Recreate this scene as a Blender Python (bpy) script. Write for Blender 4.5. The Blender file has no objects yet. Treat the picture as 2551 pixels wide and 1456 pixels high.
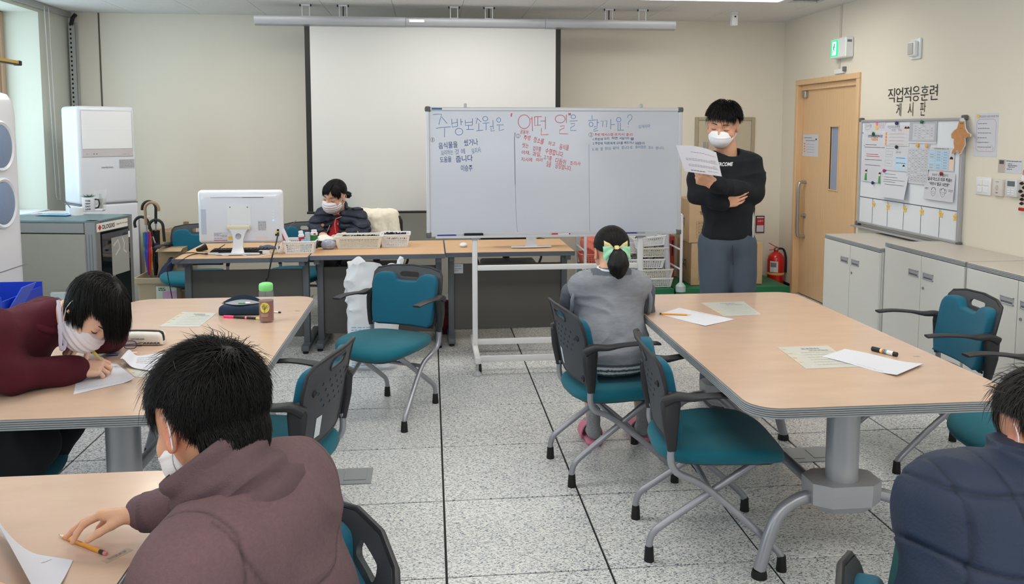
import bpy,bmesh,math,random
import numpy as np
from mathutils import Vector,Matrix
random.seed(7);np.random.seed(7)
SC=bpy.context.scene
COL=SC.collection
PI=math.pi
rad=math.radians
# ------------------------------------------------------------------ camera, world, lights, exposure
cd=bpy.data.cameras.new('camera');CAM=bpy.data.objects.new('camera',cd);COL.objects.link(CAM)
F_PX=2024.0
cd.sensor_width=36.0;cd.sensor_fit='HORIZONTAL'
cd.lens=F_PX/2551*36.0
cd.shift_y=-228.5/2551
cd.clip_start=0.02
CAM.location=(0,0,1.6)
CAM.rotation_euler=(rad(90-4.928),0,rad(-5.748))
SC.camera=CAM
W=bpy.data.worlds.new('world');SC.world=W;W.use_nodes=True
bg=W.node_tree.nodes['Background']
bg.inputs[0].default_value=(0.70,0.86,1.0,1);bg.inputs[1].default_value=1.0
def area(name,loc,rot,sx,sy,power,color,spread=180):
    l=bpy.data.lights.new(name,'AREA');l.shape='RECTANGLE';l.size=sx;l.size_y=sy
    l.energy=power;l.color=color;l.spread=rad(spread)
    o=bpy.data.objects.new(name,l);COL.objects.link(o);o.location=loc;o.rotation_euler=rot
    return o
# daylight entering by the two windows of the left wall
area('window_daylight',(-3.85,6.35,1.75),(0,rad(-90),0),1.6,1.7,34,(0.70,0.93,1.0))
area('window_daylight',(-3.85,2.8,1.75),(0,rad(-90),0),1.6,2.9,60,(0.80,0.93,1.0))
# daylight from the windows behind the photographer
area('rear_daylight',(0.55,-3.45,1.7),(rad(90),0,0),5.0,1.5,70,(0.93,0.97,1.0))
SC.view_settings.view_transform='Standard'
SC.view_settings.look='None'
SC.view_settings.gamma=1.0
SC.view_settings.use_curve_mapping=False
SC.view_settings.exposure=-0.06
SC.cycles.max_bounces=7
SC.cycles.diffuse_bounces=4
SC.cycles.glossy_bounces=3
SC.cycles.transmission_bounces=6
SC.cycles.transparent_max_bounces=8
SC.cycles.caustics_reflective=False
SC.cycles.caustics_refractive=False
SC.cycles.sample_clamp_indirect=4.0
# ------------------------------------------------------------------ pixel helper: a point at a real depth
_p,_s=rad(4.9276),rad(5.7483)
_R=np.array([math.cos(_s),-math.sin(_s),0]);_F=np.array([math.sin(_s)*math.cos(_p),math.cos(_s)*math.cos(_p),-math.sin(_p)])
_U=np.cross(_R,_F);_O=np.array([0,0,1.6])
def _ray(x,y):return _F+_R*(x-1275.5)/F_PX-_U*(y-499.5)/F_PX
def _at(x,y,ax,c):
    d=_ray(x,y);return _O+d*((c-_O[ax])/d[ax])
def PZ(x,y,c):return _at(x,y,2,c)
def PY(x,y,c):return _at(x,y,1,c)
def PX(x,y,c):return _at(x,y,0,c)
def PD(x,y,t):return _O+t*_ray(x,y)
# ------------------------------------------------------------------ materials
def lin(c):
    out=[]
    for v in c[:3]:
        v=v/255.0
        out.append(v/12.92 if v<=0.04045 else ((v+0.055)/1.055)**2.4)
    return (*out,1.0)
MATS={}
def mat(name,col,rough=0.5,metal=0.0,noise=None,bump=None,spec=0.5,emit=None,alpha=None,trans=0.0,ior=1.45,sheen=0.0,coat=0.0,vcol=False,sss=0.0):
    """noise=(scale, amount, stretch) varies the colour; bump=(scale, strength, stretch) adds fine relief."""
    if name in MATS:return MATS[name]
    m=bpy.data.materials.new(name);m.use_nodes=True;MATS[name]=m
    nt=m.node_tree;n=nt.nodes;L=nt.links;b=n['Principled BSDF']
    c=lin(col)
    b.inputs['Base Color'].default_value=c
    b.inputs['Roughness'].default_value=rough;b.inputs['Metallic'].default_value=metal
    b.inputs['Specular IOR Level'].default_value=spec;b.inputs['IOR'].default_value=ior
    if trans:b.inputs['Transmission Weight'].default_value=trans
    if sheen:b.inputs['Sheen Weight'].default_value=sheen
    if coat:b.inputs['Coat Weight'].default_value=coat;b.inputs['Coat Roughness'].default_value=0.08
    if alpha is not None:b.inputs['Alpha'].default_value=alpha
    if sss:b.inputs['Subsurface Weight'].default_value=sss;b.inputs['Subsurface Scale'].default_value=0.01;b.inputs['Subsurface Radius'].default_value=(1.0,0.35,0.2)
    if emit:b.inputs['Emission Color'].default_value=lin(emit[0]);b.inputs['Emission Strength'].default_value=emit[1]
    tc=n.new('ShaderNodeTexCoord')
    def tex(scale,stretch,detail=3):
        mp=n.new('ShaderNodeMapping');mp.inputs['Scale'].default_value=stretch
        L.new(tc.outputs['Object'],mp.inputs[0])
        t=n.new('ShaderNodeTexNoise');t.inputs['Scale'].default_value=scale;t.inputs['Detail'].default_value=detail
        L.new(mp.outputs[0],t.inputs[0]);return t
    src=None
    if vcol:
        a=n.new('ShaderNodeVertexColor');a.layer_name='Col';src=a.outputs['Color']
    if noise:
        t=tex(noise[0],noise[2] if len(noise)>2 else (1,1,1))
        mx=n.new('ShaderNodeMix');mx.data_type='RGBA';mx.blend_type='MULTIPLY';mx.inputs[0].default_value=1.0
        if src:L.new(src,mx.inputs[6])
        else:mx.inputs[6].default_value=c
        mr=n.new('ShaderNodeMapRange');mr.inputs[1].default_value=0.25;mr.inputs[2].default_value=0.75
        mr.inputs[3].default_value=1-noise[1];mr.inputs[4].default_value=1+noise[1]
        L.new(t.outputs['Fac'],mr.inputs[0]);L.new(mr.outputs[0],mx.inputs[7]);L.new(mx.outputs[2],b.inputs['Base Color'])
    elif src:L.new(src,b.inputs['Base Color'])
    if bump:
        t=tex(bump[0],bump[2] if len(bump)>2 else (1,1,1),4)
        bp=n.new('ShaderNodeBump');bp.inputs['Strength'].default_value=bump[1];bp.inputs['Distance'].default_value=0.004
        L.new(t.outputs['Fac'],bp.inputs['Height']);L.new(bp.outputs[0],b.inputs['Normal'])
    return m
# ------------------------------------------------------------------ mesh builder
def _smooth(me,ang):
    me.polygons.foreach_set('use_smooth',[True]*len(me.polygons))
    try:me.set_sharp_from_angle(angle=rad(ang))
    except Exception:pass
def link(name,me,m=None,parent=None,loc=None):
    if m is not None and len(me.materials)==0:me.materials.append(m)
    o=bpy.data.objects.new(name,me);COL.objects.link(o)
    if parent is not None:o.parent=parent
    if loc is not None:o.location=loc
    return o
class MB:
    def __init__(s):s.v=[];s.f=[];s.mi=[];s.cur=0
    def add(s,vs,fs,M=None):
        o=len(s.v)
        if M is not None:vs=[tuple(M @ Vector(v)) for v in vs]
        s.v.extend([tuple(float(c) for c in v) for v in vs]);s.f.extend([tuple(i+o for i in f) for f in fs]);s.mi.extend([s.cur]*len(fs));return s
    def box(s,x0,x1,y0,y1,z0,z1,bev=0.0,M=None,seg=1):
        if bev<=0:
            v=[(x0,y0,z0),(x1,y0,z0),(x1,y1,z0),(x0,y1,z0),(x0,y0,z1),(x1,y0,z1),(x1,y1,z1),(x0,y1,z1)]
            return s.add(v,[(0,3,2,1),(4,5,6,7),(0,1,5,4),(1,2,6,5),(2,3,7,6),(3,0,4,7)],M)
        bm=bmesh.new();bmesh.ops.create_cube(bm,size=1)
        for v in bm.verts:v.co=((x0+x1)/2+v.co.x*(x1-x0),(y0+y1)/2+v.co.y*(y1-y0),(z0+z1)/2+v.co.z*(z1-z0))
        bev=min(bev,0.49*min(abs(x1-x0),abs(y1-y0),abs(z1-z0)))
        bmesh.ops.bevel(bm,geom=bm.edges[:],offset=bev,segments=seg,affect='EDGES',profile=0.5)
        s.bm(bm,M);return s
    def bm(s,bm,M=None):
        bm.verts.index_update();s.add([v.co[:] for v in bm.verts],[[v.index for v in f.verts] for f in bm.faces],M);bm.free();return s
    def tube(s,pts,r,n=10,cap=True,closed=False):
        pts=[Vector(p) for p in pts];N=len(pts)
        rr=r if hasattr(r,'__len__') else [r]*N
        vs=[];up=None
        for i,p in enumerate(pts):
            if closed:t=pts[(i+1) % N]-pts[i-1]
            else:t=(pts[min(i+1,N-1)]-pts[max(i-1,0)])
            t.normalize()
            if up is None:
                a=Vector((0,0,1)) if abs(t.z)<0.9 else Vector((1,0,0))
                up=(a-t*a.dot(t)).normalized()
            else:
                up=(up-t*up.dot(t));up=up.normalized() if up.length>1e-6 else t.orthogonal().normalized()
            b=t.cross(up)
            for k in range(n):
                a=2*PI*k/n;vs.append(p+(up*math.cos(a)+b*math.sin(a))*rr[i])
        fs=[]
        for i in range(N if closed else N-1):
            j=(i+1) % N
            for k in range(n):fs.append((i*n+k,i*n+(k+1) % n,j*n+(k+1) % n,j*n+k))
        if cap and not closed:fs.append(tuple(range(n))[::-1]);fs.append(tuple((N-1)*n+k for k in range(n)))
        return s.add(vs,fs)
    def sweep(s,pts,ws,hs,up=(0,0,1),n=10,p=3.0):
        """superellipse section (width ws across, height hs along up) carried along pts"""
        pts=[Vector(q) for q in pts];N=len(pts);vs=[];up0=Vector(up)
        for i,q in enumerate(pts):
            t=(pts[min(i+1,N-1)]-pts[max(i-1,0)]).normalized()
            u=(up0-t*up0.dot(t)).normalized();b=t.cross(u)
            w=ws[i] if hasattr(ws,'__len__') else ws;h=hs[i] if hasattr(hs,'__len__') else hs
            for k in range(n):
                a=2*PI*(k+0.5)/n;c,d=math.cos(a),math.sin(a)
                e=2.0/p
                vs.append(q+b*(math.copysign(abs(c)**e,c)*w/2)+u*(math.copysign(abs(d)**e,d)*h/2))
        fs=[]
        for i in range(N-1):
            for k in range(n):fs.append((i*n+k,i*n+(k+1) % n,(i+1)*n+(k+1) % n,(i+1)*n+k))
        fs.append(tuple(range(n))[::-1]);fs.append(tuple((N-1)*n+k for k in range(n)))
        return s.add(vs,fs)
    def lathe(s,prof,n=24,c=(0,0,0),M=None,cap=True):
        vs=[(c[0]+r*math.cos(2*PI*k/n),c[1]+r*math.sin(2*PI*k/n),c[2]+z) for r,z in prof for k in range(n)]
        fs=[(i*n+k,i*n+(k+1) % n,(i+1)*n+(k+1) % n,(i+1)*n+k) for i in range(len(prof)-1) for k in range(n)]
        if cap:fs.append(tuple(range(n))[::-1]);fs.append(tuple((len(prof)-1)*n+k for k in range(n)))
        return s.add(vs,fs,M)
    def prism(s,poly,h0,h1,M=None):
        n=len(poly);vs=[(x,y,h0) for x,y in poly]+[(x,y,h1) for x,y in poly]
        fs=[tuple(range(n))[::-1],tuple(range(n,2*n))]+[(k,(k+1) % n,n+(k+1) % n,n+k) for k in range(n)]
        return s.add(vs,fs,M)
    def loft(s,rings,cap=True):
        n=len(rings[0]);vs=[p for r in rings for p in r]
        fs=[(i*n+k,i*n+(k+1) % n,(i+1)*n+(k+1) % n,(i+1)*n+k) for i in range(len(rings)-1) for k in range(n)]
        if cap:fs.append(tuple(range(n))[::-1]);fs.append(tuple((len(rings)-1)*n+k for k in range(n)))
        return s.add(vs,fs)
    def grid(s,fn,nu,nv,thick=0.0):
        P=[[Vector(fn(i/nu,j/nv)) for j in range(nv+1)] for i in range(nu+1)]
        vs=[P[i][j] for i in range(nu+1) for j in range(nv+1)]
        w=nv+1
        fs=[(i*w+j,(i+1)*w+j,(i+1)*w+j+1,i*w+j+1) for i in range(nu) for j in range(nv)]
        if thick:
            N=len(vs);nv2=[]
            for i in range(nu+1):
                for j in range(nv+1):
                    a=P[min(i+1,nu)][j]-P[max(i-1,0)][j];b=P[i][min(j+1,nv)]-P[i][max(j-1,0)]
                    nrm=a.cross(b);nrm=nrm.normalized() if nrm.length>1e-9 else Vector((0,0,1))
                    nv2.append(P[i][j]-nrm*thick)
            vs=vs+nv2;fs2=[tuple(N+k for k in f[::-1]) for f in fs]
            rim=[(i*w) for i in range(nu+1)]+[nu*w+j for j in range(1,nv+1)]+[i*w+nv for i in range(nu-1,-1,-1)]+[j for j in range(nv-1,0,-1)]
            fs=fs+fs2+[(rim[k],N+rim[k],N+rim[(k+1) % len(rim)],rim[(k+1) % len(rim)]) for k in range(len(rim))]
        return s.add(vs,fs)
    def mesh(s,name='m',ang=35):
        me=bpy.data.meshes.new(name);me.from_pydata(s.v,[],s.f)
        if ang:_smooth(me,ang)
        return me
    def build(s,name,m=None,parent=None,loc=None,ang=35):
        me=s.mesh(name,ang)
        ms=m if isinstance(m,(list,tuple)) else [m]
        for q in ms:me.materials.append(q)
        if len(ms)>1:me.polygons.foreach_set('material_index',s.mi)
        return link(name,me,None,parent,loc)
def tag(o,label=None,cat=None,group=None,kind=None):
    if label:o['label']=label
    if cat:o['category']=cat
    if group:o['group']=group
    if kind:o['kind']=kind
    return o
def empty(name,loc=(0,0,0),rz=0.0):
    o=bpy.data.objects.new(name,None);COL.objects.link(o);o.location=loc;o.rotation_euler=(0,0,rz);o.empty_display_size=0.05
    return o
def thing(name,label,cat,loc=(0,0,0),rz=0.0,group=None):return tag(empty(name,loc,rz),label,cat,group)
def kids(o):return [c for c in bpy.data.objects if c.parent==o]
def copy_tree(o,parent=None,ch=None):
    if ch is None:
        ch={}
        for c in bpy.data.objects:
            if c.parent:ch.setdefault(c.parent.name,[]).append(c)
    c=o.copy();COL.objects.link(c)
    if parent is not None:c.parent=parent
    for k in ch.get(o.name,[]):copy_tree(k,c,ch)
    return c
def rrect(x0,x1,y0,y1,r,n=6):
    pts=[]
    for cx,cy,a0 in ((x1-r,y1-r,0),(x0+r,y1-r,90),(x0+r,y0+r,180),(x1-r,y0+r,270)):
        for k in range(n+1):
            a=rad(a0+90*k/n);pts.append((cx+r*math.cos(a),cy+r*math.sin(a)))
    return pts
def plate(outline,holes,thick,fn,cx=14,cy=10,bev=0.0):
    """flat outline with holes, thickened, cut into a lattice and bent by fn(x, y, t)"""
    cu=bpy.data.curves.new('tmp','CURVE');cu.dimensions='2D';cu.fill_mode='BOTH'
    cu.extrude=thick/2;cu.bevel_depth=bev;cu.bevel_resolution=2 if bev else 0;cu.offset=-bev
    for poly in [outline]+list(holes):
        sp=cu.splines.new('POLY');sp.points.add(len(poly)-1);sp.use_cyclic_u=True
        for q,(x,y) in zip(sp.points,poly):q.co=(x,y,0,1)
    o=bpy.data.objects.new('tmp',cu)
    me=bpy.data.meshes.new_from_object(o)
    bpy.data.objects.remove(o);bpy.data.curves.remove(cu)
    bm=bmesh.new();bm.from_mesh(me);bpy.data.meshes.remove(me)
    bmesh.ops.remove_doubles(bm,verts=bm.verts[:],dist=1e-5)
    xs=[p[0] for p in outline];ys=[p[1] for p in outline]
    for k in range(1,cx):
        x=min(xs)+(max(xs)-min(xs))*k/cx
        bmesh.ops.bisect_plane(bm,geom=bm.verts[:]+bm.edges[:]+bm.faces[:],plane_co=(x,0,0),plane_no=(1,0,0))
    for k in range(1,cy):
        y=min(ys)+(max(ys)-min(ys))*k/cy
        bmesh.ops.bisect_plane(bm,geom=bm.verts[:]+bm.edges[:]+bm.faces[:],plane_co=(0,y,0),plane_no=(0,1,0))
    for v in bm.verts:v.co=fn(v.co.x,v.co.y,v.co.z)
    mb=MB();mb.bm(bm);return mb
def text_mesh(txt,size,depth=0.0,bold=0.0,ax='CENTER',shear=0.0,sp=1.0,line=1.0):
    cu=bpy.data.curves.new('t','FONT');cu.body=txt;cu.size=size;cu.align_x=ax;cu.align_y='CENTER'
    cu.extrude=depth;cu.offset=bold;cu.shear=shear;cu.space_character=sp;cu.resolution_u=3;cu.space_line=line
    o=bpy.data.objects.new('t',cu)
    me=bpy.data.meshes.new_from_object(o);me.materials.clear()
    bpy.data.objects.remove(o);bpy.data.curves.remove(cu)
    return me
def add_text(mb,txt,size,M,bold=0.0,ax='CENTER',sx=1.0,sy=1.0,shear=0.0,sp=1.0):
    """adds lettering to a mesh builder; M maps (x right, y up, z out of the surface)"""
    me=text_mesh(txt,size,0,bold,ax,shear,sp)
    vs=[(v.co.x*sx,v.co.y*sy,0) for v in me.vertices];fs=[tuple(p.vertices) for p in me.polygons]
    mb.add(vs,fs,M);bpy.data.meshes.remove(me)
def fit_text(mb,txt,M,w,h,bold=0.0,shear=0.0):
    """lettering scaled to fill a w by h box centred on M"""
    me=text_mesh(txt,1.0,0,bold,'LEFT',shear);xs=[v.co.x for v in me.vertices];ys=[v.co.y for v in me.vertices]
    if xs:
        x0,x1,y0,y1=min(xs),max(xs),min(ys),max(ys)
        mb.add([((v.co.x-x0)/(x1-x0)*w-w/2,(v.co.y-y0)/(y1-y0)*h-h/2,0) for v in me.vertices],[tuple(p.vertices) for p in me.polygons],M)
    bpy.data.meshes.remove(me)
def frame_M(o,x,y):
    """matrix with origin o, columns x, y and their normal"""
    x=Vector(x).normalized();y=Vector(y);y=(y-x*y.dot(x)).normalized();z=x.cross(y)
    return Matrix(((x.x,y.x,z.x,o[0]),(x.y,y.y,z.y,o[1]),(x.z,y.z,z.z,o[2]),(0,0,0,1)))
def stroke(mb,pts,w,z=0.0,M=None,closed=False):
    """flat pen stroke ribbon along 2-D pts"""
    P=[Vector((p[0],p[1])) for p in pts];N=len(P);vs=[]
    for i in range(N):
        if closed:t=P[(i+1) % N]-P[i-1]
        else:t=P[min(i+1,N-1)]-P[max(i-1,0)]
        if t.length<1e-9:t=Vector((1,0))
        t.normalize();q=Vector((-t.y,t.x))*w/2
        vs+=[(P[i].x+q.x,P[i].y+q.y,z),(P[i].x-q.x,P[i].y-q.y,z)]
    R=N if closed else N-1
    fs=[(2*i,2*i+1,2*((i+1) % N)+1,2*((i+1) % N)) for i in range(R)]
    mb.add(vs,fs,M)
def arc(cx,cy,rx,ry,a0=0,a1=360,n=24):return [(cx+rx*math.cos(rad(a0+(a1-a0)*k/n)),cy+ry*math.sin(rad(a0+(a1-a0)*k/n))) for k in range(n+1)]
def bez(pts,n=8):
    """Catmull-Rom through pts"""
    P=[Vector(p) for p in pts];out=[]
    for i in range(len(P)-1):
        a=P[max(i-1,0)];b=P[i];c=P[i+1];d=P[min(i+2,len(P)-1)]
        for k in range(n):
            t=k/n;out.append(0.5*((2*b)+(c-a)*t+(2*a-5*b+4*c-d)*t*t+(3*b-a-3*c+d)*t**3))
    out.append(P[-1]);return out
# ------------------------------------------------------------------ the room
XL,XR,YB,YF,ZC=-3.30,3.55,7.95,-3.2,2.68
m_wall=mat('wall_paint',(225,219,206),0.85,noise=(1.2,0.015),bump=(260,0.08))
m_wall_l=mat('wall_paint_cool_lit',(206,208,198),0.85,noise=(1.2,0.015),bump=(260,0.08))  # cooler light on the left wall is put into its colour
m_ceil=mat('ceiling_board',(222,222,223),0.9,noise=(38,0.05,(1,2.2,1)),bump=(60,0.35,(1,3,1)))
m_black=mat('black_plastic',(24,25,27),0.5)
m_dark=mat('dark_void',(8,8,9),0.8)
m_white=mat('white_plastic',(232,234,238),0.35)
m_oak=mat('door_oak',(222,187,146),0.45,noise=(9,0.07,(14,14,0.6)))
m_steel=mat('steel',(176,178,182),0.32,metal=0.9)
m_silver=mat('silver_paint',(176,178,184),0.38,metal=0.35)
m_paper=mat('paper',(208,210,220),0.8)
m_ink=mat('ink',(40,42,48),0.8)
m_inkgrey=mat('ink_grey',(120,122,130),0.8)
# floor: speckled raised-floor tiles with black joints
def floor_material():
    m=bpy.data.materials.new('floor_tile');m.use_nodes=True;nt=m.node_tree;n=nt.nodes;L=nt.links;b=n['Principled BSDF']
    tc=n.new('ShaderNodeTexCoord');oi=n.new('ShaderNodeObjectInfo')
    ad=n.new('ShaderNodeVectorMath');ad.operation='MULTIPLY_ADD'
    L.new(oi.outputs['Random'],ad.inputs[0]);ad.inputs[1].default_value=(31,17,5);L.new(tc.outputs['Object'],ad.inputs[2])
    def fleck(scale,rot,st,lo,hi,off):
        mp=n.new('ShaderNodeMapping');mp.inputs['Rotation'].default_value=(0,0,rad(rot));mp.inputs['Scale'].default_value=st;mp.inputs['Location'].default_value=(off,off,0)
        L.new(ad.outputs[0],mp.inputs[0])
        t=n.new('ShaderNodeTexNoise');t.inputs['Scale'].default_value=scale;t.inputs['Detail'].default_value=2.0;t.inputs['Roughness'].default_value=0.6
        L.new(mp.outputs[0],t.inputs[0])
        r=n.new('ShaderNodeMapRange');r.inputs[1].default_value=lo;r.inputs[2].default_value=hi;L.new(t.outputs['Fac'],r.inputs[0]);return r.outputs[0]
    base=n.new('ShaderNodeMix');base.data_type='RGBA';base.inputs[6].default_value=lin((226,228,228));base.inputs[7].default_value=lin((198,202,206))
    L.new(fleck(52,20,(1,1.6,1),0.45,0.65,3),base.inputs[0])
    m1=n.new('ShaderNodeMix');m1.data_type='RGBA';m1.inputs[7].default_value=lin((112,118,130));L.new(base.outputs[2],m1.inputs[6]);L.new(fleck(88,-35,(1,2.4,1),0.56,0.60,0),m1.inputs[0])
    m2=n.new('ShaderNodeMix');m2.data_type='RGBA';m2.inputs[7].default_value=lin((74,80,94));L.new(m1.outputs[2],m2.inputs[6]);L.new(fleck(120,40,(1,2.0,1),0.61,0.64,7),m2.inputs[0])
    m3=n.new('ShaderNodeMix');m3.data_type='RGBA';m3.inputs[7].default_value=lin((232,232,230));L.new(m2.outputs[2],m3.inputs[6]);L.new(fleck(70,10,(1,1.4,1),0.60,0.66,11),m3.inputs[0])
    L.new(m3.outputs[2],b.inputs['Base Color']);b.inputs['Roughness'].default_value=0.22;b.inputs['Specular IOR Level'].default_value=0.45
    return m
m_tile=floor_material()
fl=MB().box(XL-0.5,XR+0.2,YF-0.2,YB+0.2,-0.12,-0.006).build('floor',mat('joint_black',(16,16,18),0.7),ang=None);tag(fl,kind='structure')
TX,TY=0.5955,0.608
tm=MB().box(0.0042,TX-0.0042,0.0042,TY-0.0042,-0.03,0.0,0.0015).mesh('tile')
tm.materials.append(m_tile)
for i in range(-6,7):
    for j in range(-8,9):
        x0=0.046+TX*i;y0=2.798+TY*j
        if x0+TX<XL+0.05 or x0>XR-0.05 or y0<0.3:continue
        link('tile',tm,None,fl,(x0,y0,0))
MB().box(XL-0.3,XR,YF,0.366,-0.03,0.0).build('screed',m_tile,fl)
# floor outlet covers
m_outlet=mat('outlet_grey',(150,154,158),0.5,metal=0.3)
def outlet(x,y,label,w=0.30,d=0.17):
    t=thing('floor_outlet',label,'floor outlet',(x,y,0.0),0)
    MB().box(-w/2,w/2,-d/2,d/2,0.0,0.006,0.002).build('plate',m_outlet,t)
    for sx in (-0.25,0.25):MB().box(w*(sx-0.17),w*(sx+0.17),-d*0.3,d*0.3,0.006,0.009,0.001).build('lid',m_outlet,t)
pz=PZ(845,1190,0);outlet(pz[0],pz[1],'grey floor outlet cover on the tiles beneath the chair behind the man in mauve')
pz=PZ(2005,1135,0);outlet(pz[0],pz[1],'grey floor outlet cover on the tiles under the right hand table')
pz=PZ(905,905,0);outlet(pz[0],pz[1],'grey floor outlet cover on the tiles behind the chair facing us in the middle')
def wall_pieces(name,m,boxes):
    mb=MB()
    for b in boxes:mb.box(*b)
    return tag(mb.build(name,m,ang=None),kind='structure')
wall_pieces('wall_back',m_wall,[(XL-0.6,XR+0.3,YB,YB+0.2,0,ZC+0.3)])
# left wall, 0.45 thick, with two window openings
W1=(5.25,7.37,0.90,2.60);W2=(1.2,4.35,0.911,2.58)
XO=XL-0.42
wall_pieces('wall_left',m_wall_l,[(XO,XL,YF,YB,0,W1[2]),(XO,XL,YF,YB,W1[3],ZC+0.3),(XO,XL,W1[1],YB,W1[2],W1[3]),
    (XO,XL,W2[1],W1[0],W1[2],W1[3]),(XO,XL,YF,W2[0],W1[2],W1[3])])
DY0,DY1,DZ=6.50,7.58,2.03
wall_pieces('wall_right',m_wall,[(XR,XR+0.2,YF,DY0-0.03,0,ZC+0.3),(XR,XR+0.2,DY1+0.03,YB,0,ZC+0.3),(XR,XR+0.2,DY0-0.03,DY1+0.03,DZ+0.03,ZC+0.3),(XR+0.18,XR+0.2,DY0-0.03,DY1+0.03,0,DZ+0.03)])
wall_pieces('wall_front',m_wall,[(XL,XR,YF-0.2,YF,0,0.9),(XL,XR,YF-0.2,YF,2.5,ZC+0.3),(XL,-2.0,YF-0.2,YF,0.9,2.5),(3.1,XR,YF-0.2,YF,0.9,2.5)])
m_frame=mat('window_frame_tan',(188,160,134),0.5)
def glass_mat():
    m=bpy.data.materials.new('window_glass');m.use_nodes=True;n=m.node_tree.nodes;L=m.node_tree.links
    n.remove(n['Principled BSDF']);tr=n.new('ShaderNodeBsdfTransparent');gl=n.new('ShaderNodeBsdfGlossy');gl.inputs['Roughness'].default_value=0.02
    mx=n.new('ShaderNodeMixShader');mx.inputs[0].default_value=0.07;L.new(tr.outputs[0],mx.inputs[1]);L.new(gl.outputs[0],mx.inputs[2]);L.new(mx.outputs[0],n['Material Output'].inputs[0]);return m
m_pane=glass_mat()
for k,w in enumerate((W1,W2)):
    xw=XL-0.31
    wf=MB()
    for (a,b) in ((w[0],w[0]+0.06),(w[1]-0.06,w[1]),((w[0]+w[1])/2-0.04,(w[0]+w[1])/2+0.04)):wf.box(xw-0.05,xw+0.03,a,b,w[2],w[3],0.006)
    wf.box(xw-0.048,xw+0.028,w[0]+0.002,w[1]-0.002,w[2]+0.001,w[2]+0.06,0.006);wf.box(xw-0.048,xw+0.028,w[0]+0.002,w[1]-0.002,w[3]-0.06,w[3]-0.001,0.006)
    o=tag(wf.build('window_%d' % (k+1),m_frame),kind='structure')
    mid=(w[0]+w[1])/2
    for a,b in ((w[0]+0.06,mid-0.04),(mid+0.04,w[1]-0.06)):
        MB().box(xw-0.01,xw-0.005,a,b,w[2]+0.06,w[3]-0.06).build('pane',m_pane,o)
        s=MB()
        for q in (a,b-0.035):s.box(xw-0.02,xw+0.012,q,q+0.035,w[2]+0.06,w[3]-0.06,0.003)
        s.build('sash',m_frame,o)
    MB().box(xw+0.03,XL+0.02,w[0]+0.001,w[1]-0.001,w[2]+0.0005,w[2]+0.02,0.004).build('sill',m_white,o)
rw=MB()
for x in (-2.0,-0.3,1.4,3.05):rw.box(x,x+0.06,YF-0.12,YF-0.06,0.9,2.5)
rw.box(-1.99,3.09,YF-0.118,YF-0.062,0.901,0.96);rw.box(-1.99,3.09,YF-0.118,YF-0.062,2.44,2.499)
o=tag(rw.build('window_3',m_frame),kind='structure');MB().box(-2,3.1,YF-0.1,YF-0.095,0.96,2.44).build('pane',m_pane,o)
# ceiling: slab, separate boards in the strip in view, lamps
ce=tag(MB().box(XL-0.5,XR+0.2,YF-0.2,YB+0.2,ZC+0.02,ZC+0.3).build('ceiling',mat('ceiling_joint',(150,150,152),0.9),ang=None),kind='structure')
lamps=[(2.32,6.33),(0.3,6.33),(-1.7,6.33),(2.32,3.4),(0.3,3.4),(-1.7,3.4),(2.32,0.6),(0.3,0.6),(-1.7,0.4),(0,-2)]
cm=MB().box(0.001,0.599,0.001,0.299,ZC,ZC+0.02,0.002).mesh('board');cm.materials.append(m_ceil)
for i in range(12):
    for j in range(6):
        x0=XL-0.01+0.6*i;y0=YB-1.8+0.3*j
        if x0+0.6>XR+0.5:continue
        if y0<6.7 and ((1.6<x0+0.3<3.0) or (-0.5<x0+0.3<1.1) or (-2.5<x0+0.3<-0.9)):continue
        link('ceiling_tile',cm,None,ce,(x0,y0,0))
MB().box(XL,XR,YF,YB-1.8,ZC,ZC+0.02).build('plain_boards',m_ceil,ce)
MB().box(1.55,3.02,6.15,6.75,ZC,ZC+0.02).build('plain_boards',m_ceil,ce);MB().box(-0.7,1.3,6.15,6.75,ZC,ZC+0.02).build('plain_boards',m_ceil,ce);MB().box(-2.7,-0.7,6.15,6.75,ZC,ZC+0.02).build('plain_boards',m_ceil,ce)
m_lamp=mat('lamp_diffuser',(255,252,246),0.6,emit=((255,250,240),9.0))
for k,(x,y) in enumerate(lamps):
    lab='flat white ceiling lamp panel glowing at the top edge above the standing man' if k==0 else 'flat ceiling lamp panel overhead, %s row, %s' % ('front' if y>5 else 'middle' if y>2 else 'rear' if y>0 else 'last','right' if x>1.5 else 'centre' if x>-1 else 'left')
    t=thing('ceiling_lamp',lab,'lamp',(x,y,ZC),0,None if k==0 else 'ceiling lamps out of view')
    mb=MB()
    for b in ((-0.6,0.6,-0.33,-0.31),(-0.6,0.6,0.31,0.33),(-0.6,-0.58,-0.309,0.309),(0.58,0.6,-0.309,0.309)):mb.box(*b,-0.014,0.0,0.002)
    mb.build('frame',m_white,t)
    MB().box(-0.58,0.58,-0.31,0.31,-0.010,-0.004).build('diffuser',m_lamp,t)
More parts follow.
